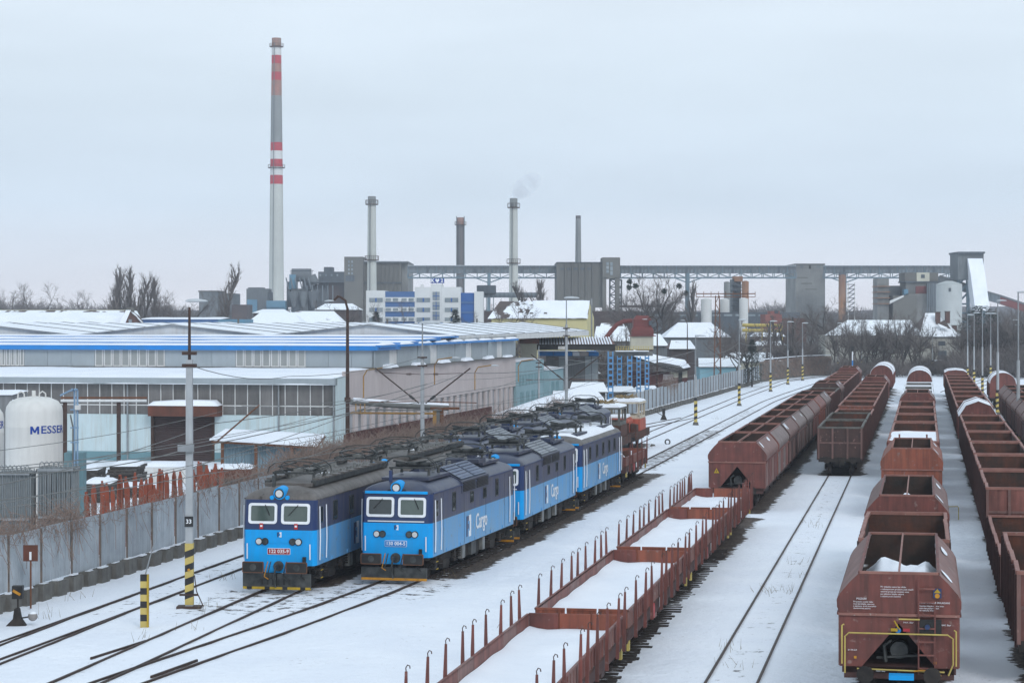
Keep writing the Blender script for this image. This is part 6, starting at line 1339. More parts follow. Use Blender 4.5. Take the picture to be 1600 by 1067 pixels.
# office block
Y = 430; k2 = bld('office_block','white office block with blue bands and a blue roof sign','office building',(PX(665,Y),Y,0))
for a_ in ((572,602,454,'k_white'),(602,648,455.5,'k_blue'),(648,673,448.5,'k_white'),(673,690,444,'k_white'),(690,720,448.5,'k_white'),(720,741,457.5,'k_glass'),(741,755,455.5,'k_white')): Bx(k2,'wall',a_[3],a_[0],a_[1]-.15,a_[2],None,Y,14,0 if a_[3] != 'k_glass' else .6)
for r_ in range(3):
    z = 466+15.3*r_
    Bx(k2,'white_band','k_white',602,648,z-1.5,z+5.5,Y,.3,-.3)
    for k in range(4): Bx(k2,'window','win_far',603+11.2*k+(2 if k > 1 else 0),611+11.2*k+(2 if k > 1 else 0),z,z+4.5,Y,.1,-.4)
    for p0, p1 in ((577,598),(651,672),(695,716)):
        w = Bx(k2,'window','win_far',p0,p1,z-.5,z+6,Y,.12,-.12); Bx(w,'frame','k_glass',(p0+p1)/2-1,(p0+p1)/2+1,z-.5,z+6,Y,.1,-.22)
    w = Bx(k2,'window','win_far',676,687,456+15.3*r_,469+15.3*r_,Y,.12,-.12); Bx(w,'frame','k_glass',681,682,456+15.3*r_,469+15.3*r_,Y,.1,-.22); Bx(w,'frame','k_glass',676,687,462+15.3*r_,463+15.3*r_,Y,.1,-.2)
    Bx(k2,'floor_band','k_blue',720,741,471+15.3*r_,474+15.3*r_,Y,.1,.45)
Bx(k2,'annex','k_blue',655,695,504,None,Y,6,-6.2); Bx(k2,'annex','k_white',694,721,502,None,Y,6,-6.3)
for k in range(5): Bx(k2,'window','win_far',657+8*k,662+8*k,512,516,Y,.1,-6.35)
sg = Bx(k2,'roof_sign','logo_blue',673,694,435,442.5,Y,.4); text('sign_letter','K',.95,'white_paint',k2,MF(0,0,0),.03,.02).location = tuple(Vector(P(676,438.7,Y-.1))-Vector(OFFS[k2.name])); text('sign_letter','2',.95,'white_paint',k2,MF(0,0,0),.03,.02).location = tuple(Vector(P(690.5,438.7,Y-.1))-Vector(OFFS[k2.name]))
q = MB(); c0 = Vector(P(683.3,438.6,Y-.12)); hp_ = [(0,-.42),(.38,0),(.36,.28),(.18,.38),(0,.2),(-.18,.38),(-.36,.28),(-.38,0)]; q.add([(c0.x+u,c0.y,c0.z+v) for u, v in hp_],[tuple(range(8))]); q.build('sign_heart','white_paint',k2)
for p_ in (675,682,691): Bx(k2,'sign_post','pipe_grey',p_,p_+.6,442,445,Y,.3,.4)
Bx(k2,'roof_hut','k_white',656,660,444,449,Y,3,3)
# yellow house
Y = 330; yh = bld('yellow_house','yellow house with big snowy roof and gable to the right','house',(PX(850,Y),Y,0)); xa, xr, xb = PX(768,Y), PX(917,Y), PX(929.5,Y)
q = MB(); q.box(xa,xr,Y,Y+9,0,PZ(497,Y)); q.build('wall','yellow_wall',yh)
q = MB(); q.add([(xr,Y,0),(xb+.2,Y+9,0),(xb+.2,Y+9,PZ(497,Y)),((xr+xb)/2-.1,Y+4.5,PZ(470,Y)),(xr,Y,PZ(497,Y))],[(0,1,2,3,4)]); q.build('gable_wall','yellow_wall',yh)
xg = (xr+xb)/2; roofq(yh,'roof','tile_dark',[(xa-.6,Y-.4,PZ(498,Y)),(xr+.1,Y-.4,PZ(498,Y)),(xg,Y+4.5,PZ(470.5,Y)),(xa+1.2,Y+4.5,PZ(470.5,Y))])
q = MB(); n1, n2 = 40, 10; pts = []
for j in range(n2+1):
    for i in range(n1+1):
        u, v = i/n1, j/n2; x = (xa+2.5+1.6*v)*(1-u)+(xr+(xg-xr)*v)*u; pts.append((x,Y-.45+4.95*v,PZ(498,Y)+(PZ(470,Y)-PZ(498,Y))*v+.06+.05*random.random()))
q.add(pts,[(j*(n1+1)+i,j*(n1+1)+i+1,(j+1)*(n1+1)+i+1,(j+1)*(n1+1)+i) for j in range(n2) for i in range(n1) if not (i < 9 and j > 2 and (i*7+j*3) % 4 < 3)]); q.build('roof_snow','snow_roof',yh,True)
for a_, b_ in ((847,857),(866,875),(889,904),(828,838)):
    w = Bx(yh,'window','win_far',a_,b_,513,521 if a_ != 889 else 523,Y,.1,-.08)
    for k in range(1 if b_-a_ < 12 else 2): Bx(w,'frame','white_paint',a_+(b_-a_)*(k+1)/(2 if b_-a_ < 12 else 3)-.5,a_+(b_-a_)*(k+1)/(2 if b_-a_ < 12 else 3)+.5,513,521,Y,.1,-.15)
for a_ in (821,828,850): q = MB(); z = PZ(489,Y); q.box(PX(a_,Y),PX(a_+5,Y),Y+.7,Y+2,z-.6,z+.1); q.build('roof_window','pane_dirty',yh)
MB().box(xb-.35,xb-.15,Y+6,Y+6.3,0,PZ(466,Y)).build('flue','galv',yh)
# red cyclone on cream tower
Y = 312; cy = bld('cyclone_filter','rust red filter cyclone on a cream tower with a thick bent pipe','dust filter',(PX(1003,Y),Y,0)); z0, z1, z2, z3 = PZ(543,Y), PZ(524,Y), PZ(499,Y), PZ(493,Y)
Bx(cy,'tower','cream_wall',986,1021,524,546,Y,3.1); Bx(cy,'tower_base','ind_brown',987,1020,546,None,Y,3.0,.05); xm = PX(1004,Y); Ym = Y+1.5
def sq(hw, z): return [(xm-hw,Ym-hw,z),(xm+hw,Ym-hw,z),(xm+hw,Ym+hw,z),(xm-hw,Ym+hw,z)]
q = MB(); q.loft([sq(1.55,z1+.03),sq(1.5,z1+.8),sq(1.25,z1+1.2),sq(1.25,z2),sq(.8,z3)]); q.build('filter_body','cyclone',cy)
q = MB(); q.loft([sq(1.85,z1-.12),sq(1.85,z1+.0)]); q.build('flange','cyclone',cy)
MB().tube([P(988,501,Y),P(975,502,Y),P(964,507,Y),P(955,517,Y),P(947,528,Y),P(938,541,Y)],.32,10).build('bent_pipe','cyclone',cy,True); Bx(cy,'control_box','ind_dark',1014,1019,501,508,Y,.6,-.2)
# open shed and clutter near the far fence
Y = 296; os_ = bld('open_shed','open fronted shed with red wall and sagging snowy roof behind the far fence','shed',(PX(1035,Y),Y,0))
Bx(os_,'back_wall','trough',988,1052,583,None,Y,.3,8); Bx(os_,'red_wall','trough',1010,1052,585,None,Y,.3,1); Bx(os_,'plaster_panel','pink_wall',1037,1053,585,594,Y,.1,.9); Bx(os_,'end_wall','cream_wall',1053,1074,575,590,Y,6); Bx(os_,'end_wall_low','trough',1053,1074,590,None,Y,6); Bx(os_,'door','black',1060,1066,578,606,Y,.1,-.06)
q = MB(); q.add([(PX(984,Y),Y-1,PZ(556,Y)),(PX(1056,Y),Y-1,PZ(579,Y)),(PX(1078,Y),Y-1,PZ(574,Y)),(PX(1078,Y),Y+9,PZ(566,Y)),(PX(1040,Y),Y+9,PZ(560,Y)),(PX(990,Y),Y+9,PZ(549,Y))],[(0,1,2,3,4,5)]); q.add([(p[0],p[1],p[2]-.3) for p in q.v[:6]],[(5,4,3,2,1,0)]); q.add([],[]); ro = q.build('roof','dark_fascia',os_)
q = MB(); q.add([(PX(990,Y),Y-1.1,PZ(556.5,Y)),(PX(1056,Y),Y-1.1,PZ(578,Y)),(PX(1078,Y),Y-1.1,PZ(573,Y)),(PX(1078,Y),Y+9,PZ(564,Y)),(PX(1040,Y),Y+9,PZ(558,Y)),(PX(995,Y),Y+9,PZ(547.5,Y))],[(0,1,2,3,4,5)]); q.build('roof_snow','snow_roof',os_)
mat('roof_patchy',(.10,.085,.08),(.15,.09,.08),sc=.5,snow=.78,snsc=.35)
def hut(px0, px1, pyw, pyr, Y, D, lab, wm, rm='roof_patchy', cat='house', name='small_house', hip=.15, win=0, grp='small houses behind the fence', chim=False):
    h = bld(name,lab,cat,(PX((px0+px1)/2,Y),Y,0),grp); Bx(h,'wall',wm,px0,px1,pyw,None,Y,D); x0, x1 = PX(px0,Y)-.3, PX(px1,Y)+.3; ze, zr = PZ(pyw,Y), PZ(pyr,Y); dx = (x1-x0)*hip
    q = MB(); e = [(x0,Y-.4,ze),(x1,Y-.4,ze),(x1,Y+D+.4,ze),(x0,Y+D+.4,ze)]; r0, r1 = (x0+dx,Y+D/2,zr), (x1-dx,Y+D/2,zr)
    q.add(e+[r0,r1],[(0,1,5,4),(1,2,5),(2,3,4,5),(3,0,4)]); q.build('roof',rm,h); q = MB(); q.box(x0,x1,Y-.42,Y-.3,ze-.12,ze); q.build('eave','con_dark',h)
    for k in range(win): a_ = px0+(px1-px0)*(k+.5)/win; Bx(h,'window','win_far',a_-2,a_+2,pyw+3,pyw+8,Y,.1,-.05)
    if chim: MB().box((x0+x1)/2-.3,(x0+x1)/2+.3,Y+D/2-.3,Y+D/2+.3,zr-.4,zr+1).build('chimney','brick',h)
    return h
hut(1094,1155,573,560,364,8,'small turquoise hut with snowy roof behind the far fence','shed_turq' if 'shed_turq' in MT else mat('shed_turq',(.27,.48,.55),(.23,.42,.48),sc=.4,rough=.85),hip=.05)
hut(1130,1222,565,551,412,8,'low house with snowy roof behind the turquoise hut','cream_wall',hip=.2)
hut(1180,1228,540,533,440,6,'cream cottage under a snowy porch roof among the trees','cream_wall',win=3); hut(1180,1226,526,517,460,8,'red walled house with snowy roof among the trees','brick',win=3)
hut(1040,1140,527,504,420,14,'dark house with wide snowy hipped roof left of the lattice mast','ind_mid','snow_roof',hip=.25)
hut(1012,1042,540,522,365,8,'grey house with patchy snow roof right of the red cyclone','ind_mid',hip=.3); hut(1048,1085,545,532,350,8,'low snowy roof between the dark lamp posts','ind_brown')
hut(930,985,533,510,370,9,'grey house with snowy roof left of the red cyclone','ind_mid',hip=.1,win=4); hut(936,980,520,505,400,8,'long brown brick building behind the yellow house','brick','tile_dark')
hut(845,935,583,575,300,5,'pale low shed roof behind the grey clad shed','ind_mid')
hut(893,946,612,598,228,5,'low snow roofed hut in the yard by the gantry','con_dark',hip=.1,name='yard_hut',cat='hut'); hut(950,990,612,604,252,4,'second low snow roofed hut under the blue gantry','con_dark',hip=.1,name='yard_hut',cat='hut'); hut(992,1030,612,603,274,4,'snow covered scrap shelter beneath the gantry columns','con_dark',hip=.2,name='yard_hut',cat='hut')
hut(868,884,618,611,225,3,'yellowish box with snowy lid beside the tall mast','yellow_pale',hip=.05,name='yard_hut',cat='hut')
# snow mound over a barrel roof by the teal block
Y = 205; br = bld('barrel_roof','snow covered barrel roof and mound beside the teal block','roof',(PX(830,Y),Y,0)); q = MB(); sec = []
for k in range(13):
    u = k/12; cx = PX(795+115*u,Y+10*u); yy = Y+14*u; w = 3.2; sec.append([(cx-1.8*math.cos(math.pi*j/12)*1.4,yy,PZ(650-22*u,Y)+ -1.2+2.1*math.sin(math.pi*j/12)*(.8+.25*u)) for j in range(13)])
q.loft(sec,True,True); q.build('snow_cover','snow_roof',br,True); Bx(br,'base','con_dark',796,905,650,None,Y+5,6)
# long snowy roof at the left, brick gable
Y = 330; lg = bld('brick_barn','long barn with snow covered roof and brick gable end','barn',(PX(100,Y),Y,0)); xg0, xg1, xg2 = PX(185,Y), PX(203,Y), PX(221,Y); xl = PX(-60,Y)
zr, ze = PZ(485,Y), PZ(510,Y); q = MB(); q.add([(xg0+.3,Y,0),(xg2,Y+.2,0),(xg2,Y+.2,ze+.5),(xg1,Y+.1,zr-.1),(xg0+.3,Y,ze)],[(0,1,2,3,4)]); q.build('gable_wall','brick',lg); Bx(lg,'wall','brick',-60,185,509,None,Y,.3,.1)
roofq(lg,'roof','tile_dark',[(xl,Y-.4,ze-.05),(xg0,Y-.4,ze-.05),(xg1,Y+6,zr),(xl,Y+6,zr)]); q = MB(); snowslab(q,xl,xg0,Y-.45,Y+5.2,ze,zr-.25,.1,60,8,21,.3); q.build('roof_snow','snow_roof',lg,True)
roofq(lg,'snow_verge','snow_roof',[(xg0-.1,Y-.5,ze),(xg0+.9,Y-.5,ze),(xg1+.2,Y-.4,zr+.05),(xg1-.5,Y-.4,zr+.05)]); MB().box(xg1-.5,xg1+.5,Y,Y+1,zr-.2,zr+.45).build('ridge_cap','con_dark',lg); Bx(lg,'gable_window','win_far',201,206,499,508,Y,.1,-.05); roofq(lg,'roof','tile_dark',[(xg1,Y+6,zr),(xg2+.4,Y,ze+.4),(xg2+.4,Y-.2,ze+.2),(xg1,Y-.2,zr)])
Bx(lg,'ridge_board','cream_wall',-60,196,484,486.5,Y,.3,6)
bs = bld('blue_fascia_shed','low shed with blue fascia and snowy roof beside the brick gable','shed',(PX(300,340),340,0)); Bx(bs,'wall','ind_mid',218,383,505,None,340,10,.3); Bx(bs,'fascia','k_blue',217,341,499,506,340,11,-.2); Bx(bs,'fascia','ind_blue',341,383,499,508,340,11,-.3); q = MB(); snowslab(q,PX(216,340),PX(345,340),339.6,351,PZ(499,340),PZ(496.5,340),.12,20,4,5); q.build('roof_snow','snow_roof',bs,True)
# patchy roofs under the tall chimney
for k, (a_, b_, c_, d_, e_, lab) in enumerate(((385,470,507,488,380,'low roof with melting snow streaks under the tall chimney'),(440,535,508,486,400,'red and white patched hipped roof right of the tall chimney'),(493,560,484,474,520,'pale roofed shed in front of the brown plant'),(396,448,489,483,450,'flat snow roof below the blue hut of the chimney'))):
    hut(a_,b_,c_,d_,e_,12,lab,'ind_brown','tile_snow' if 'tile_snow' in MT else mat('tile_snow',(.11,.09,.085),(.17,.08,.07),sc=.3,snow=.62,snsc=.25),hip=.2,grp='patchy snow roofs')
# silos
def silo(px0, px1, pyt, Y, lab, m='stack_wht', pyb=None, cap=True):
    x, r = PX((px0+px1)/2,Y), (PX(px1,Y)-PX(px0,Y))/2; s = bld('silo',lab,'silo',(x,Y,0),'silos'); zt = PZ(pyt,Y); MB().cyl((x,Y,0),(x,Y,zt),r,n=24).build('shell',m,s,True)
    for k in range(4): MB().cyl((x,Y,zt*(.35+.16*k)),(x,Y,zt*(.35+.16*k)+.15),r*1.015,n=24).build('hoop',m,s)
    if cap: MB().cyl((x,Y,zt),(x,Y,zt+r*.25),r*1.02,r*.25,n=24).build('cap',m,s,True)
    return s
silo(1095,1112,468,560,'left pale silo behind the lattice mast'); silo(1125,1139.5,468,565,'middle pale silo behind the lattice mast'); silo(1155,1169,467,560,'right pale silo behind the lattice mast'); silo(1131,1141,441,580,'tall grey silo behind the pale silos','stack_gr'); silo(1159,1170,440,585,'orange rust coloured silo beside the pale silos','orange_rust')
pt = bld('process_tower','yellow grey process tower between the silos','tower',(PX(1151,590),590,0)); Bx(pt,'body','ind_mid',1145,1158,436,None,590,8); Bx(pt,'upper_deck','orange_rust',1147,1160,432,440,590,6,-1)
for k in range(6): Bx(pt,'deck_railing','ind_dark',1143,1162,445+8*k,446.3+8*k,590,9,-1)
for k in range(4): MB().bar(P(1144,440+10*k,588),P(1160,450+10*k,588),.3).build('brace','ind_dark',pt)
Y = 720; cb = bld('concrete_silo_block','tall square grey concrete silo on the conveyor line','industrial building',(PX(1266,Y),Y,0)); Bx(cb,'body','concr_grey',1243,1288.5,412.5,None,Y,26); Bx(cb,'side','ind_dark',1288.5,1290.5,413,None,Y,22,2); Bx(cb,'roof_edge','concr_grey',1242.5,1289,411.8,413,Y,27,-.4); Bx(cb,'opening','black',1263.8,1267,415,420,Y,.2,-.15)
for a_ in (1250,1276): Bx(cb,'window','ind_mid',a_,a_+5,415,418.5,Y,.2,-.12)
for k in range(3): Bx(cb,'stain','concr_old',1246+6*k,1262+7*k,433+9*k,435+9*k,Y,.06,-.05)
rp_ = bld('rusty_column','rust streaked steel column under the conveyor','column',(PX(1316,700),700,0)); MB().cyl((PX(1316,700),700,0),(PX(1316,700),700,PZ(429,700)),1.15,n=16).build('shaft','orange_rust',rp_,True); Bx(rp_,'cap','ind_dark',1311,1322,425,430,700,2,-1)
lt = bld('ladder_tower','open ladder tower beside the rusty column','tower',(PX(1330,700),700,0))
for a_ in (1325,1335): Bx(lt,'leg','stack_wht',a_,a_+1,442,None,700,.3)
for k in range(7): Bx(lt,'landing','ind_mid',1325,1336,444+7*k,445+7*k,700,2); MB().bar(P(1326,451+7*k,700),P(1335,445+7*k,700),.3).build('stair','ind_mid',lt)
# right plant
Y = 640; rp2 = bld('loading_plant','stepped loading plant building in front of the conveyor, right side','industrial building',(PX(1420,Y),Y,0))
for a_ in ((1371,1389,435,None,'concr_grey',8,0),(1392,1412,446,None,'ind_mid',8,6),(1414,1466,426,441,'concr_old',10,0),(1432,1452,426,440,'cream_wall',.3,-.3),(1413,1467,439.5,441.5,'ind_dark',11,-.4),(1416,1466,441,None,'concr_grey',10,.5),(1431,1449,447,459,'cyclone',.3,.2),(1394,1430,462,None,'concr_old',8,-2),(1414,1450,459,None,'concr_grey',6,-1),(1448,1464,443,480,'ind_mid',3,-2),(1412,1418,452,461,'ind_blue',3,-1)): Bx(rp2,'block',a_[4],a_[0],a_[1],a_[2],a_[3],Y,a_[5],a_[6])
w = Bx(rp2,'window','ind_dark',1439,1444.5,429,434.5,Y,.2,-.5)
for k in range(4): Bx(rp2,'stair_landing','orange_rust',1369,1390,447+9*k,448+9*k,Y,9,-1)
q = MB(); q.add([P(1390,470,Y-3),P(1412,461,Y-3),P(1412,464,Y-3),P(1390,475,Y-3)],[(0,1,2,3)]); q.build('chute','stack_wht',rp2)
for k in range(5): MB().bar(P(1449+3*k,442,Y-3),P(1449+3*k,495,Y-3),.25).build('pipe','steel_gr',rp2)
silo(1463,1503,444,600,'large white silo beside the chute tower','silo_white' if 'silo_white' in MT else mat('silo_white',(.46,.48,.47),(.4,.42,.41),sc=.2,rough=.7,streak=.35,scol=(.3,.31,.3))).scale = (1,1,1); sw = bld('silo_window','small dark window near the top of the large white silo','window',P(1484,453,597)); Bx(sw,'pane','ind_dark',1482.5,1486,450,455.5,596.4,.4)
Y = 650; ct = bld('chute_tower','dark tower head with a long white chute hanging from it','tower',(PX(1517,Y),Y,0)); Bx(ct,'head','ind_mid',1497,1537,396,437,Y,12); Bx(ct,'roof','ind_dark',1496,1538,393.5,396.5,Y,14,-1); Bx(ct,'snow','snow_roof',1504,1530,392.8,393.6,Y,8,1)
q = MB(); q.loft([[P(1511,404,Y-1),P(1516,402.5,Y-1),P(1531,402.5,Y-1),P(1534,405,Y-1)],[P(1514,440,Y-7),P(1518,440,Y-7),P(1532,440,Y-7),P(1535.5,440,Y-7)],[P(1514,476,Y-11),P(1518,488,Y-11),P(1532,478,Y-11),P(1537,476,Y-11)]],False,False); 
q2 = MB(); pr = [(1511,1534,404,-1,6),(1512.5,1535,430,-4,6),(1514,1536.5,486,-9,6)]; q2.loft([[(PX(a_,Y),Y+o_,PZ(p_,Y)),(PX(b_,Y),Y+o_,PZ(p_,Y)),(PX(b_,Y),Y+o_+d_,PZ(p_,Y)),(PX(a_,Y),Y+o_+d_,PZ(p_,Y))] for a_, b_, p_, o_, d_ in pr]); q2.build('white_chute','snow_roof',ct)
for a_ in (1498,1512,1536): MB().bar(P(a_,437,Y+2),P(a_+1,520,Y+2),.9).build('leg','steel_bl',ct)
for k in range(3): MB().bar(P(1500,470-14*k,Y+2),P(1514,456-14*k,Y+2),.5).build('brace','steel_bl',ct); MB().bar(P(1500,475+14*k,Y+2),P(1513,475+14*k,Y+2),.5).build('brace','steel_bl',ct)
for (a_, b_, c_, d_, m_, lab) in ((1468,1515,432,447,'ind_mid','inclined grey conveyor gallery behind the white silo'),(1535,1563,455,463,'steel_gr','inclined grey gallery running down from the chute tower'),(1563,1640,463,489,'cyclone','inclined red gallery at the right edge')):
    c = bld('inclined_gallery',lab,'conveyor',P(a_,c_+40,Y+4),'inclined galleries'); q = MB(); A, B_ = P(a_,c_,Y+4), P(b_,d_,Y+4); hh = 11*Y/F
    q.add([A,B_,(B_[0],B_[1],B_[2]-hh),(A[0],A[1],A[2]-hh),(A[0],A[1]+4,A[2]),(B_[0],B_[1]+4,B_[2]),(B_[0],B_[1]+4,B_[2]-hh),(A[0],A[1]+4,A[2]-hh)],[(3,2,1,0),(4,5,6,7),(0,1,5,4),(7,6,2,3),(1,2,6,5),(0,4,7,3)]); q.build('gallery',m_,c); MB().bar((A[0],A[1],A[2]+.2),(B_[0],B_[1],B_[2]+.2),.5).build('roof_edge','ind_mid',c)
# houses at the right, hedge wall, far red building, yellow pipes
Y = 440; hv = bld('old_villa','pale old villa with steep snowy roof and brick chimneys','house',(PX(1470,Y),Y,0)); Bx(hv,'wall','stucco',1438,1500,526,None,Y,12); x0, x1 = PX(1436,Y), PX(1502,Y); ze, zr = PZ(526,Y), PZ(489,Y)
q = MB(); q.add([(x0,Y-.6,ze),(x1,Y-.6,ze),(x1,Y+12.6,ze),(x0,Y+12.6,ze),(PX(1453,Y),Y+5,zr),(PX(1470,Y),Y+5,zr)],[(0,1,5,4),(1,2,5),(2,3,4,5),(3,0,4)]); q.build('roof','roof_patchy',hv)
for a_, t_ in ((1466,488),(1481,487),(1492,509)): Bx(hv,'chimney','brick',a_,a_+6.5,t_,t_+18,Y,1.2,2); Bx(hv,'chimney_cap','con_dark',a_-.5,a_+7,t_-1,t_,Y,1.4,1.9)
q = MB(); q.add([P(1465,505,Y+1),P(1476,500,Y+.6),P(1486,514,Y-.3),P(1470,512,Y)],[(0,1,2,3)]); q.build('bare_tiles','tile_dark',hv)
for a_, b_, c_, d_ in ((1466,1477,533,540),(1465,1479,548,561),(1441,1448,534,541)): Bx(hv,'window','ind_dark',a_,b_,c_,d_,Y,.15,-.12)
Bx(hv,'porch_roof','snow_roof',1455,1480,562,564,Y,3,-3); Bx(hv,'annex','cream_wall',1456,1470,573,None,Y,4,-4)
Y = 430; hw_ = bld('long_stucco_house','long stucco house with snowy roof half hidden by trees','house',(PX(1350,Y),Y,0)); Bx(hw_,'wall','stucco',1290,1440,524,None,Y,10); xa, xb = PX(1287,Y), PX(1442,Y); roofq(hw_,'roof','roof_patchy',[(xa,Y-.5,PZ(524,Y)),(xb,Y-.5,PZ(524,Y)),(PX(1430,Y),Y+5,PZ(500,Y)),(PX(1330,Y),Y+5,PZ(500,Y))]); Bx(hw_,'balcony','ind_brown',1301,1309,532,546,Y,.2,-.15)
for k in range(6): Bx(hw_,'window','ind_dark',1325+18*k,1331+18*k,536,545,Y,.15,-.12)
rb = bld('red_works','pinkish red works building behind the birch trees','building',(PX(1208,480),480,0)); Bx(rb,'wall','brick_red',1196,1222,491,None,480,10); Bx(rb,'top','brick_red',1205,1219,486,491,480,6,1); Bx(rb,'dark_vent','ind_dark',1211,1217,485,490,480,.2,.8); Bx(rb,'low_wall','brick',1222,1260,497,None,480,8)
yp = bld('yellow_pipe_rack','yellow pipe rack glimpsed between the trees','pipe rack',(PX(1195,450),450,0))
for z_ in (508,516): MB().tube([P(1160,z_,450),P(1222,z_+1,450)],.35,8).build('pipe','yellow_pale',yp)
for a_ in (1165,1190,1221): Bx(yp,'post','yellow_pale',a_,a_+2,508,None,450,.5)
ob_ = bld('open_barrier','long low works wall behind the trees','wall',(PX(1080,560),560,0)); Bx(ob_,'wall','ind_dark',1000,1250,488,None,560,4); Bx(ob_,'wall','ind_brown',740,1000,486,None,560,4)
for k in range(12): Bx(ob_,'window_strip','win_far',1005+18*k,1018+18*k,491,494,560,.2,-.15)
bl = bld('gas_holder','dark round tank on stilts behind the office block','tank',(PX(760,600),600,0)); x = PX(760,600); MB().cyl((x,600,PZ(458,600)),(x,600,PZ(446,600)),2.6,n=20).build('drum','ind_dark',bl,True)
for a_ in (749,760,771): Bx(bl,'leg','steel_bl',a_-.6,a_+.6,458,None,600,.4)
MB().tube([P(755,461,600),P(840,461,600)],.7,8).build('pipe','steel_gr',bl)
# ---------------------------------------------------------------- trees and brush
def gen(seed, style, h=10.0, fine=1.0):
    rd = random.Random(seed); T, C = MB(), MB()
    def grow(p, d, L, r, lv, mb):
        n = 3 if lv < 2 else 2; pts = [p]; q = p
        for k in range(n):
            jit = Vector((rd.gauss(0,1),rd.gauss(0,1),rd.gauss(0,1)))*(.10 if lv == 0 else .2); up = Vector((0,0,.28 if style == 'poplar' else .12))
            d = (d+jit+up*(lv > 0)).normalized(); q = q+d*(L/n); pts.append(q)
        mb.tube(pts, r, 5 if lv == 0 else 3, r*(.55 if lv < 3 else .35)); return pts, d
    def child(pts, u):
        n = len(pts)-1; k = min(n-1,int(u*n)); return pts[k].lerp(pts[k+1],u*n-k)
    cnt = {'round':(9,7,6,4),'poplar':(40,5,4,2),'bush':(7,6,6,4),'birch':(14,7,5,4)}[style]
    if style == 'bush':
        starts = [([Vector((rd.uniform(-.8,.8),rd.uniform(-.8,.8),0))]*2, None) for _ in range(cnt[0])]
        lv1 = [grow(s[0][0],Vector((rd.gauss(0,.5),rd.gauss(0,.5),1)).normalized(),h*rd.uniform(.5,.8),.05,1,C) for s in starts]; T.tube([Vector((0,0,0)),Vector((.1,0,h*.25)),Vector((.0,.1,h*.5))],.09,5,.03)
    else:
        tl = h*(.62 if style == 'round' else .94); tr = h*(.022 if style != 'poplar' else .016); tp, td = grow(Vector((0,0,0)),Vector((0,0,1)),tl,tr,0,T); lv1 = []
        for k in range(cnt[0]):
            u = (.35+.65*k/cnt[0]) if style == 'round' else (.1+.86*k/cnt[0]); a = k*2.4+rd.uniform(-.4,.4); el = {'round':.75,'poplar':3.6,'birch':.8}[style]
            d = Vector((math.cos(a),math.sin(a),el+rd.uniform(-.2,.4))).normalized(); L = {'round':h*(.5-.12*u),'poplar':h*(.3-.2*u),'birch':h*(.36-.24*u)}[style]*rd.uniform(.75,1.15)
            lv1.append(grow(child(tp,u),d,L,tr*.5,1,C if style != 'round' else T))
    lv2 = []
    for pts, d in lv1:
        for k in range(cnt[1]):
            u = .25+.75*rd.random(); L = (pts[-1]-pts[0]).length; a = Vector((rd.gauss(0,1),rd.gauss(0,1),rd.gauss(.1,.8))).normalized(); w = .8 if style != 'poplar' else .3
            lv2.append(grow(child(pts,u),(d+a*w).normalized(),L*rd.uniform(.35,.6),.035*h/10*fine,2,C))
    for pts, d in lv2:
        for k in range(cnt[2]):
            L = (pts[-1]-pts[0]).length; a = Vector((rd.gauss(0,1),rd.gauss(0,1),rd.gauss(.1,.8))).normalized(); w = .8 if style != 'poplar' else .35
            p3, d3 = grow(child(pts,.2+.8*rd.random()),(d+a*w).normalized(),L*rd.uniform(.35,.6),.022*h/10*fine,3,C)
            for j in range(cnt[3]):
                a = Vector((rd.gauss(0,1),rd.gauss(0,1),rd.gauss(.1,.8))).normalized(); q = child(p3,.2+.8*rd.random()); C.tube([q,q+(d3+a*.8).normalized()*L*rd.uniform(.15,.3)],.013*h/10*fine,3,.006*h/10*fine)
    return T, C
VAR = {}
def variant(style, k):
    if (style,k) not in VAR:
        T, C = gen(100*k+len(style), style, fine=.42 if style == 'poplar' else .85); t = T.build('trunk','bark',None,True); c = C.build('crown','branch',None); VAR[style,k] = (t.data,c.data); bpy.data.objects.remove(t); bpy.data.objects.remove(c)
    return VAR[style,k]
TN = [0]
def tree(px, Y, pyt, style, lab, k=None, wide=1.0, z0=0, nm=None, cat='tree', grp='bare trees'):
    TN[0] += 1; k = TN[0] % 3 if k is None else k; a, b = variant(style,k); hgt = PZ(pyt,Y)-z0; s = hgt/9.6
    o = thing(nm or {'poplar':'poplar_tree','round':'bare_tree','birch':'birch_tree','bush':'bare_shrub'}[style],lab,cat,(PX(px,Y),Y,z0),random.Random(TN[0]).uniform(0,6.28),grp); o.scale = (s*wide,s*wide,s)
    share(a,'trunk',o,(0,0,0)); share(b,'crown',o,(0,0,0)); return o
for px_, Y, t_, lab in ((171,470,432,'leftmost poplar of the clump behind the brick gable'),(180,474,418,'tallest poplar of the clump behind the brick gable'),(189,470,420,'third poplar of the clump behind the brick gable'),(202,478,434,'rightmost poplar of the clump behind the brick gable'),(220,500,438,'thin lone poplar between the clump and the blue shed'),(253,500,434,'slim poplar behind the blue fascia shed'),(338,470,420,'bare poplar in front of the far grey block'),(830,560,440,'poplar behind the yellow house roof'),(843,560,438,'second poplar behind the yellow house roof'),(853,565,442,'third poplar behind the yellow house roof'),(1083,545,440,'bare poplar right of the conveyor column')):
    tree(px_,Y,t_,'poplar',lab,wide=1.15)
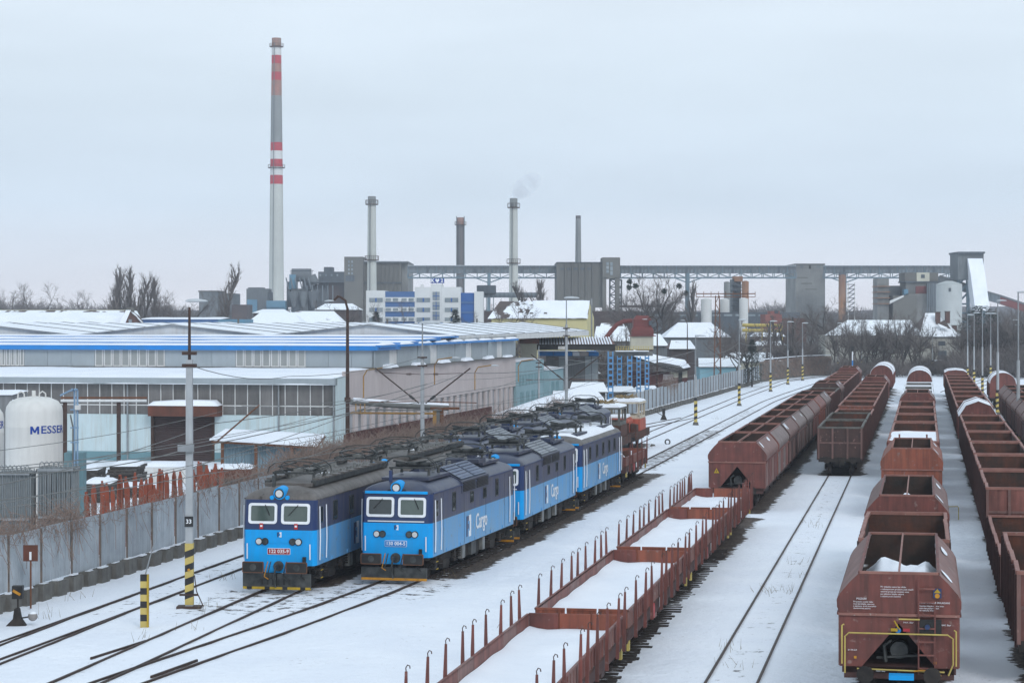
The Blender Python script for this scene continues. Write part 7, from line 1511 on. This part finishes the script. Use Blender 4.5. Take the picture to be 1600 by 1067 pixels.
for px_, Y, t_, w, lab in ((990,520,434,1.0,'big bare tree with mistletoe left of the conveyor column'),(1008,530,446,.9,'bare tree close to the concrete stair tower'),(1048,520,436,1.0,'bare tree with mistletoe by the conveyor column'),(1028,540,452,.9,'smaller bare tree between the two mistletoe trees'),(47,640,456,1.0,'round bare tree on the left skyline'),(9,660,450,1.2,'dark tree at the left edge of the skyline'),(100,640,466,1.2,'low bare tree on the left skyline'),(132,650,468,1.2,'low bushy tree left of the poplar clump'),(238,520,462,1.3,'bushy bare tree left of the slim poplar'),(272,520,464,1.3,'bushy bare tree right of the slim poplar'),(300,500,470,1.3,'bare tree behind the lamp head'),(530,430,476,1.2,'bare tree left of the office block'),(548,420,480,1.2,'leafless tree beside the brown plant'),(600,410,486,.9,'thin tree against the left end of the office block'),(760,420,492,1.1,'bare tree right of the office block'),(812,310,480,1.0,'bare tree in front of the yellow house roof'),(790,318,490,1.1,'small bare tree at the left end of the yellow house'),(965,340,508,1.0,'bare tree beside the red cyclone pipe'),
    (1150,360,500,1.0,'bare tree right of the lattice mast'),(1168,350,516,1.1,'dark bare tree behind the low snowy house'),(1135,380,505,1.1,'bare tree behind the lattice mast'),(1410,415,492,1.0,'large forked bare tree in front of the long stucco house'),(1330,420,505,1.1,'bare tree at the left end of the stucco house'),(1362,418,510,1.1,'bare tree before the stucco house windows'),(1384,425,506,1.0,'bare tree left of the forked tree'),(1432,420,512,1.0,'bare tree beside the villa'),(1456,418,528,.8,'small tree in front of the villa'),(1505,424,500,1.0,'bare tree right of the villa'),(1545,430,500,1.2,'bare tree behind the two headed lamp'),(1570,440,492,1.2,'bare tree under the red gallery'),(1590,436,488,1.2,'bare tree at the right edge'),(1520,450,512,1.2,'low bare tree below the dark pine'),(1282,460,472,1.3,'dense dark tree right of the concrete silo'),(1296,470,480,1.3,'dense dark tree left of the rusty column'),(1310,440,496,1.2,'bare tree below the rusty column')):
    tree(px_,Y,t_,'round',lab,wide=w)
ORD = ('first','second','third','fourth','fifth','sixth','seventh','eighth','ninth','tenth','eleventh','twelfth')
for k in range(12): tree(1303+12.3*k,404+(k*5) % 13,(500,510,495,506,498,512,494,504,500,492,508,497)[k],'round','%s slender tree before the stucco house, counted from its left end' % ORD[k],wide=.75)
for k in range(9): tree(1506+12*k,408+(k*7) % 16,(505,498,492,500,488,497,490,484,493)[k],'round','%s tree of the right hand thicket, counted from the villa' % ORD[k],wide=.95)
for k, px_ in enumerate((1196,1212,1226,1238,1250,1262)): tree(px_,400+6*(k % 3),(500,494,503,492,505,500)[k],'birch',('birch left of the red works','birch in front of the red works','thin birch right of the red works','tall birch before the concrete silo','birch beside the tall one before the silo','rightmost birch before the vine wall')[k],wide=1.1)
# mistletoe balls in the big trees
for px_, py_, Y in ((984,440,517),(983,449,517),(993,447,517),(1061,447,517),(1038,455,517),(1072,458,545)):
    q = MB(); rd = random.Random(px_)
    for _ in range(120): d = Vector((rd.gauss(0,1),rd.gauss(0,1),rd.gauss(0,1))).normalized(); q.tube([d*.1,d*rd.uniform(.5,.85)],.06,3)
    o = q.build('mistletoe','needles',None,loc=P(px_,py_,Y)); tag(o,'%s mistletoe ball in the bare trees by the conveyor' % {984:'topmost left',983:'lower left',993:'small left',1061:'big right',1038:'middle',1072:'rightmost'}[px_],'mistletoe','mistletoe balls')
# conifers
def conifer(px, Y, pyt, lab, w=.28, seed=1, pine=False):
    rd = random.Random(seed); x = PX(px,Y); hgt = PZ(pyt,Y); o = thing('spruce_tree' if not pine else 'pine_tree',lab,'tree',(x,Y,0),0,'evergreens'); MB().cyl((0,0,0),(0,0,hgt*.95),hgt*.02,.03,n=6).build('trunk','bark',o); q = MB()
    for k in range(1500):
        u = rd.random()**.8; z = hgt*(.08+.92*u) if not pine else hgt*(.3+.7*u); R = hgt*w*((1-u)**.85+.02)*(.75+.35*math.sin(z*2.2)**2) if not pine else hgt*w*math.sin(math.pi*min(.97,.15+.82*u))**.7; a = rd.uniform(0,6.28); r = R*rd.random()**.45; p = Vector((r*math.cos(a),r*math.sin(a),z)); d = Vector((math.cos(a),math.sin(a),rd.uniform(-.5,.15)))*rd.uniform(.25,.6)*hgt/9; s = Vector((-math.sin(a),math.cos(a),rd.uniform(-.4,.4)))*hgt*.014
        q.add([p-s,p+s,p+d],[(0,1,2)])
    q.build('crown','needles',o)
conifer(588,412,487,'small spruce in front of the left end of the office block',seed=2); conifer(711,405,484,'spruce in front of the office block near its blue glass part',seed=3); conifer(1533,420,478,'broad dark pine at the right behind the slim poles',.36,4,True); conifer(1236,415,540,'dark conifer among the birches',.25,5); conifer(1247,418,543,'second dark conifer among the birches',.25,6); conifer(1175,345,530,'dark conifer behind the low snowy house',.3,7)
# merged brush and far woodland (too many to count)
def npmesh(me): 
    v = np.zeros(len(me.vertices)*3); me.vertices.foreach_get('co',v); return v.reshape(-1,3), [tuple(p.vertices) for p in me.polygons]
def mass(name, lab, items, m):
    V, Fc, n = [], [], 0
    for me, x, y, z, s, a, w in items:
        if me.name not in NPC: NPC[me.name] = npmesh(me)
        v, f = NPC[me.name]; c, sn = math.cos(a), math.sin(a); R = np.array([[c,-sn,0],[sn,c,0],[0,0,1]]); u = (v@R.T)*np.array([s*w,s*w,s])+np.array([x,y,z]); V.append(u); Fc += [tuple(i+n for i in q) for q in f]; n += len(v)
    me = bpy.data.meshes.new(name); me.from_pydata(np.concatenate(V).tolist(),[],Fc); me.materials.append(MT[m]); o = bpy.data.objects.new(name,me); COL.objects.link(o); tag(o,lab,None,None,'stuff'); return o
NPC = {}
def bushvar(k):
    if ('lb',k) not in VAR:
        rd = random.Random(k+50); q = MB()
        def tw(p, e, r): d = (e-p).cross(Vector((rd.gauss(0,1),rd.gauss(0,1),rd.gauss(0,1)))).normalized()*r; q.add([p-d,p+d,e],[(0,1,2)])
        for i in range(210):
            a = rd.uniform(0,6.28); r = 1.5*rd.random()**.6; p = Vector((r*math.cos(a),r*math.sin(a),rd.uniform(0,1.6)*(1-r/3))); d = Vector((rd.gauss(0,.6)+.5*math.cos(a),rd.gauss(0,.6)+.5*math.sin(a),1.2)).normalized(); e = p+d*rd.uniform(.6,1.8); tw(p,e,.035)
            for j in range(3): d2 = (d+Vector((rd.gauss(0,.6),rd.gauss(0,.6),rd.gauss(0,.6)))).normalized(); c0 = p.lerp(e,rd.uniform(.4,.95)); tw(c0,c0+d2*rd.uniform(.3,.8),.02)
        o = q.build('bush','branch',None); VAR['lb',k] = o.data; bpy.data.objects.remove(o)
    return VAR['lb',k]
rd = random.Random(99); it = []
for _ in range(330):
    px_ = rd.uniform(1185,1680)
    if 1300 < px_ < 1500 and rd.random() < .5: continue
    Y = rd.uniform(396,470) if px_ > 1300 else rd.uniform(432,490); top = 572-(px_ > 1500)*26-rd.random()*30-(22 if px_ < 1300 else 0); s = max(1.0,PZ(top,Y)/3.0); it.append((bushvar(rd.randrange(4)),PX(px_,Y),Y,0,s,rd.uniform(0,6.28),rd.uniform(.7,1.1)))
mass('brushwood','tangled leafless brush behind the far end of the yard',it,'branch'); it = []
for _ in range(150): px_ = rd.uniform(930,1190); Y = rd.uniform(340 if px_ < 1035 else 435,540); s = rd.uniform(1.2,2.6); it.append((bushvar(rd.randrange(4)),PX(px_,Y),Y,0,s,rd.uniform(0,6.28),1.0))
for _ in range(130): px_ = rd.uniform(-40,930); Y = rd.uniform(440,600); s = rd.uniform(1.8,4.2); it.append((bushvar(rd.randrange(4)),PX(px_,Y),Y,0,s,rd.uniform(0,6.28),1.1))
mass('thicket','leafless thicket between the factory and the halls',it,'branch'); it = []
for k in range(760):
    x = rd.uniform(-330,420); Y = rd.uniform(930,1080); px_ = 800+F*x/Y; base = 476 if px_ > 300 else 466; base = 460 if px_ < 40 else base; base = 464 if 1180 < px_ < 1250 else base
    s = max(2.2,(PZ(base+rd.uniform(-4,9),Y))/3.0); it.append((bushvar(rd.randrange(4)),x,Y,0,s,rd.uniform(0,6.28),rd.uniform(.9,1.4)))
mass('far_woodland','far leafless woodland along the horizon',it,'branch')
# low wooded ridge closing the horizon
mat('ridge',(.10,.095,.10),(.14,.13,.135),sc=.02,rough=1,snow=.1,snsc=.05)
q = MB(); pts = []; n = 120
for j, (Y, hh) in enumerate(((1040,-.5),(1120,11),(1200,15),(1300,12),(1440,-.5))):
    for i in range(n+1): x = -740+1480*i/n; pts.append((x,Y,hh+(6*float(fbm(np.array(x*.012),np.array(Y*.01),4,2))-3)*(hh > 0)))
q.add(pts,[(j*(n+1)+i,j*(n+1)+i+1,(j+1)*(n+1)+i+1,(j+1)*(n+1)+i) for j in range(4) for i in range(n)]); o = q.build('hill','ridge',None,True); tag(o,'low wooded ridge on the horizon',None,None,'structure')
# vine covered wall past the fence end
vw = bld('vine_wall','boundary wall covered with brown vines at the far end of the fence','wall',(41,372,0)); p0, p1, p2 = Vector((41.2,371,0)), Vector(G(1215,593)), Vector(G(1298,588.5)); seg = [p0,Vector((PX(1235,395),395,0)),Vector((PX(1262,408),408,0)),Vector((PX(1298,414),414,0))]
for a, b in zip(seg[:-1],seg[1:]): q = MB(); q.bar((a.x,a.y,1.5),(b.x,b.y,1.5),.3,3.2); q.build('wall_panel','con_dark',vw)
q = MB(); rd = random.Random(8)
for _ in range(5200):
    k = rd.randrange(3); p = seg[k].lerp(seg[k+1],rd.random())+Vector((rd.uniform(-.3,.3),-rd.uniform(.1,.5),rd.uniform(.5,3.6))); d = Vector((rd.gauss(0,.5),rd.gauss(0,.2),-rd.uniform(.2,1))); q.tube([p,p+d*rd.uniform(.3,.8)],.028,3)
q.build('vines','twig',vw)
for a, b in zip(seg[:-1],seg[1:]): q = MB(); q.bar((a.x,a.y,3.75),(b.x,b.y,3.75),.35,.1); q.build('snow_cap','snow_roof',vw)
# far low fence behind the wagons
ff = bld('far_fence','low grey fence across the far end of the yard','fence',(PX(1400,420),420,0))
for k in range(40): a_ = 1300+8*k; Bx(ff,'panel','con_dark',a_+.3,a_+7.6,572,None,421+.02*k,.15); Bx(ff,'post','fence_dark',a_-.3,a_+.3,570,None,421+.02*k,.3,-.1)
# dry grass in the snow
q = MB(); rd = random.Random(31)
for cx, cy, n in ((1200,927,26),(1232,925,22),(1143,1015,16),(1148,1042,14),(1265,818,14),(1275,826,12),(1250,880,12),(222,998,18),(355,905,18),(322,952,16),(300,985,10),(700,900,10),(1075,690,26),(1010,700,20),(1120,655,16),(60,965,16),(110,935,14),(1250,900,10),(950,905,8),(820,985,6)):
    x, y, _ = G(cx,cy)
    for _ in range(int(n*.6)): p = Vector((x+rd.gauss(0,.3),y+rd.gauss(0,.5),0)); d = Vector((rd.gauss(0,.35),rd.gauss(0,.35),1))*rd.uniform(.12,.42); q.tube([p,p+d],.008,3,.003)
o = q.build('dry_grass','grass',None); tag(o,'sparse dry grass poking through the snow',None,None,'stuff')
# ---------------------------------------------------------------- air
hm = bpy.data.materials.new('haze'); hm.use_nodes = True; n = hm.node_tree.nodes; n.remove(n['Principled BSDF']); pv = n.new('ShaderNodeVolumePrincipled'); pv.inputs['Color'].default_value = (.86,.92,1,1); pv.inputs['Density'].default_value = .0002; pv.inputs['Anisotropy'].default_value = .1
hm.node_tree.links.new(pv.outputs[0],n['Material Output'].inputs['Volume']); MT['haze'] = hm
o = MB().box(-790,790,-60,1560,-1.6,128).build('haze','haze',None); tag(o,'thin winter haze over the yard',None,None,'stuff')
# faint steam from the plant
def plume(pts, lab, dens):
    q = MB(); c0 = Vector(pts[0][0]); q.loft([[tuple(Vector(c)-c0+Vector((r*math.cos(a),0,r*.8*math.sin(a)))+Vector((0,r*.3*math.cos(a),0))) for a in [2*math.pi*k/12 for k in range(12)]] for c, r in pts])
    m = bpy.data.materials.new('steam'); m.use_nodes = True; n = m.node_tree.nodes; L = m.node_tree.links; n.remove(n['Principled BSDF']); v = n.new('ShaderNodeVolumePrincipled'); v.inputs['Color'].default_value = (.95,.97,1,1); tc = n.new('ShaderNodeTexCoord'); nz = n.new('ShaderNodeTexNoise'); nz.inputs['Scale'].default_value = .3; nz.inputs['Detail'].default_value = 4; mr = n.new('ShaderNodeMapRange'); mr.inputs['From Min'].default_value = .38; mr.inputs['From Max'].default_value = .65; mr.inputs['To Max'].default_value = dens
    L.new(tc.outputs['Object'],nz.inputs['Vector']); L.new(nz.outputs[0],mr.inputs[0]); L.new(mr.outputs[0],v.inputs['Density']); L.new(v.outputs[0],n['Material Output'].inputs['Volume']); MT[lab] = m
    o = q.build('steam_plume',m,None,loc=tuple(c0)); fixn(o); tag(o,lab,None,None,'stuff')
plume([(P(804,312,645),1.0),(P(812,302,648),2.6),(P(820,293,652),3.4),(P(829,283,656),3.6),(P(836,277,660),1.2)],'thin steam drifting from the pale chimney behind the yellow house',.3)
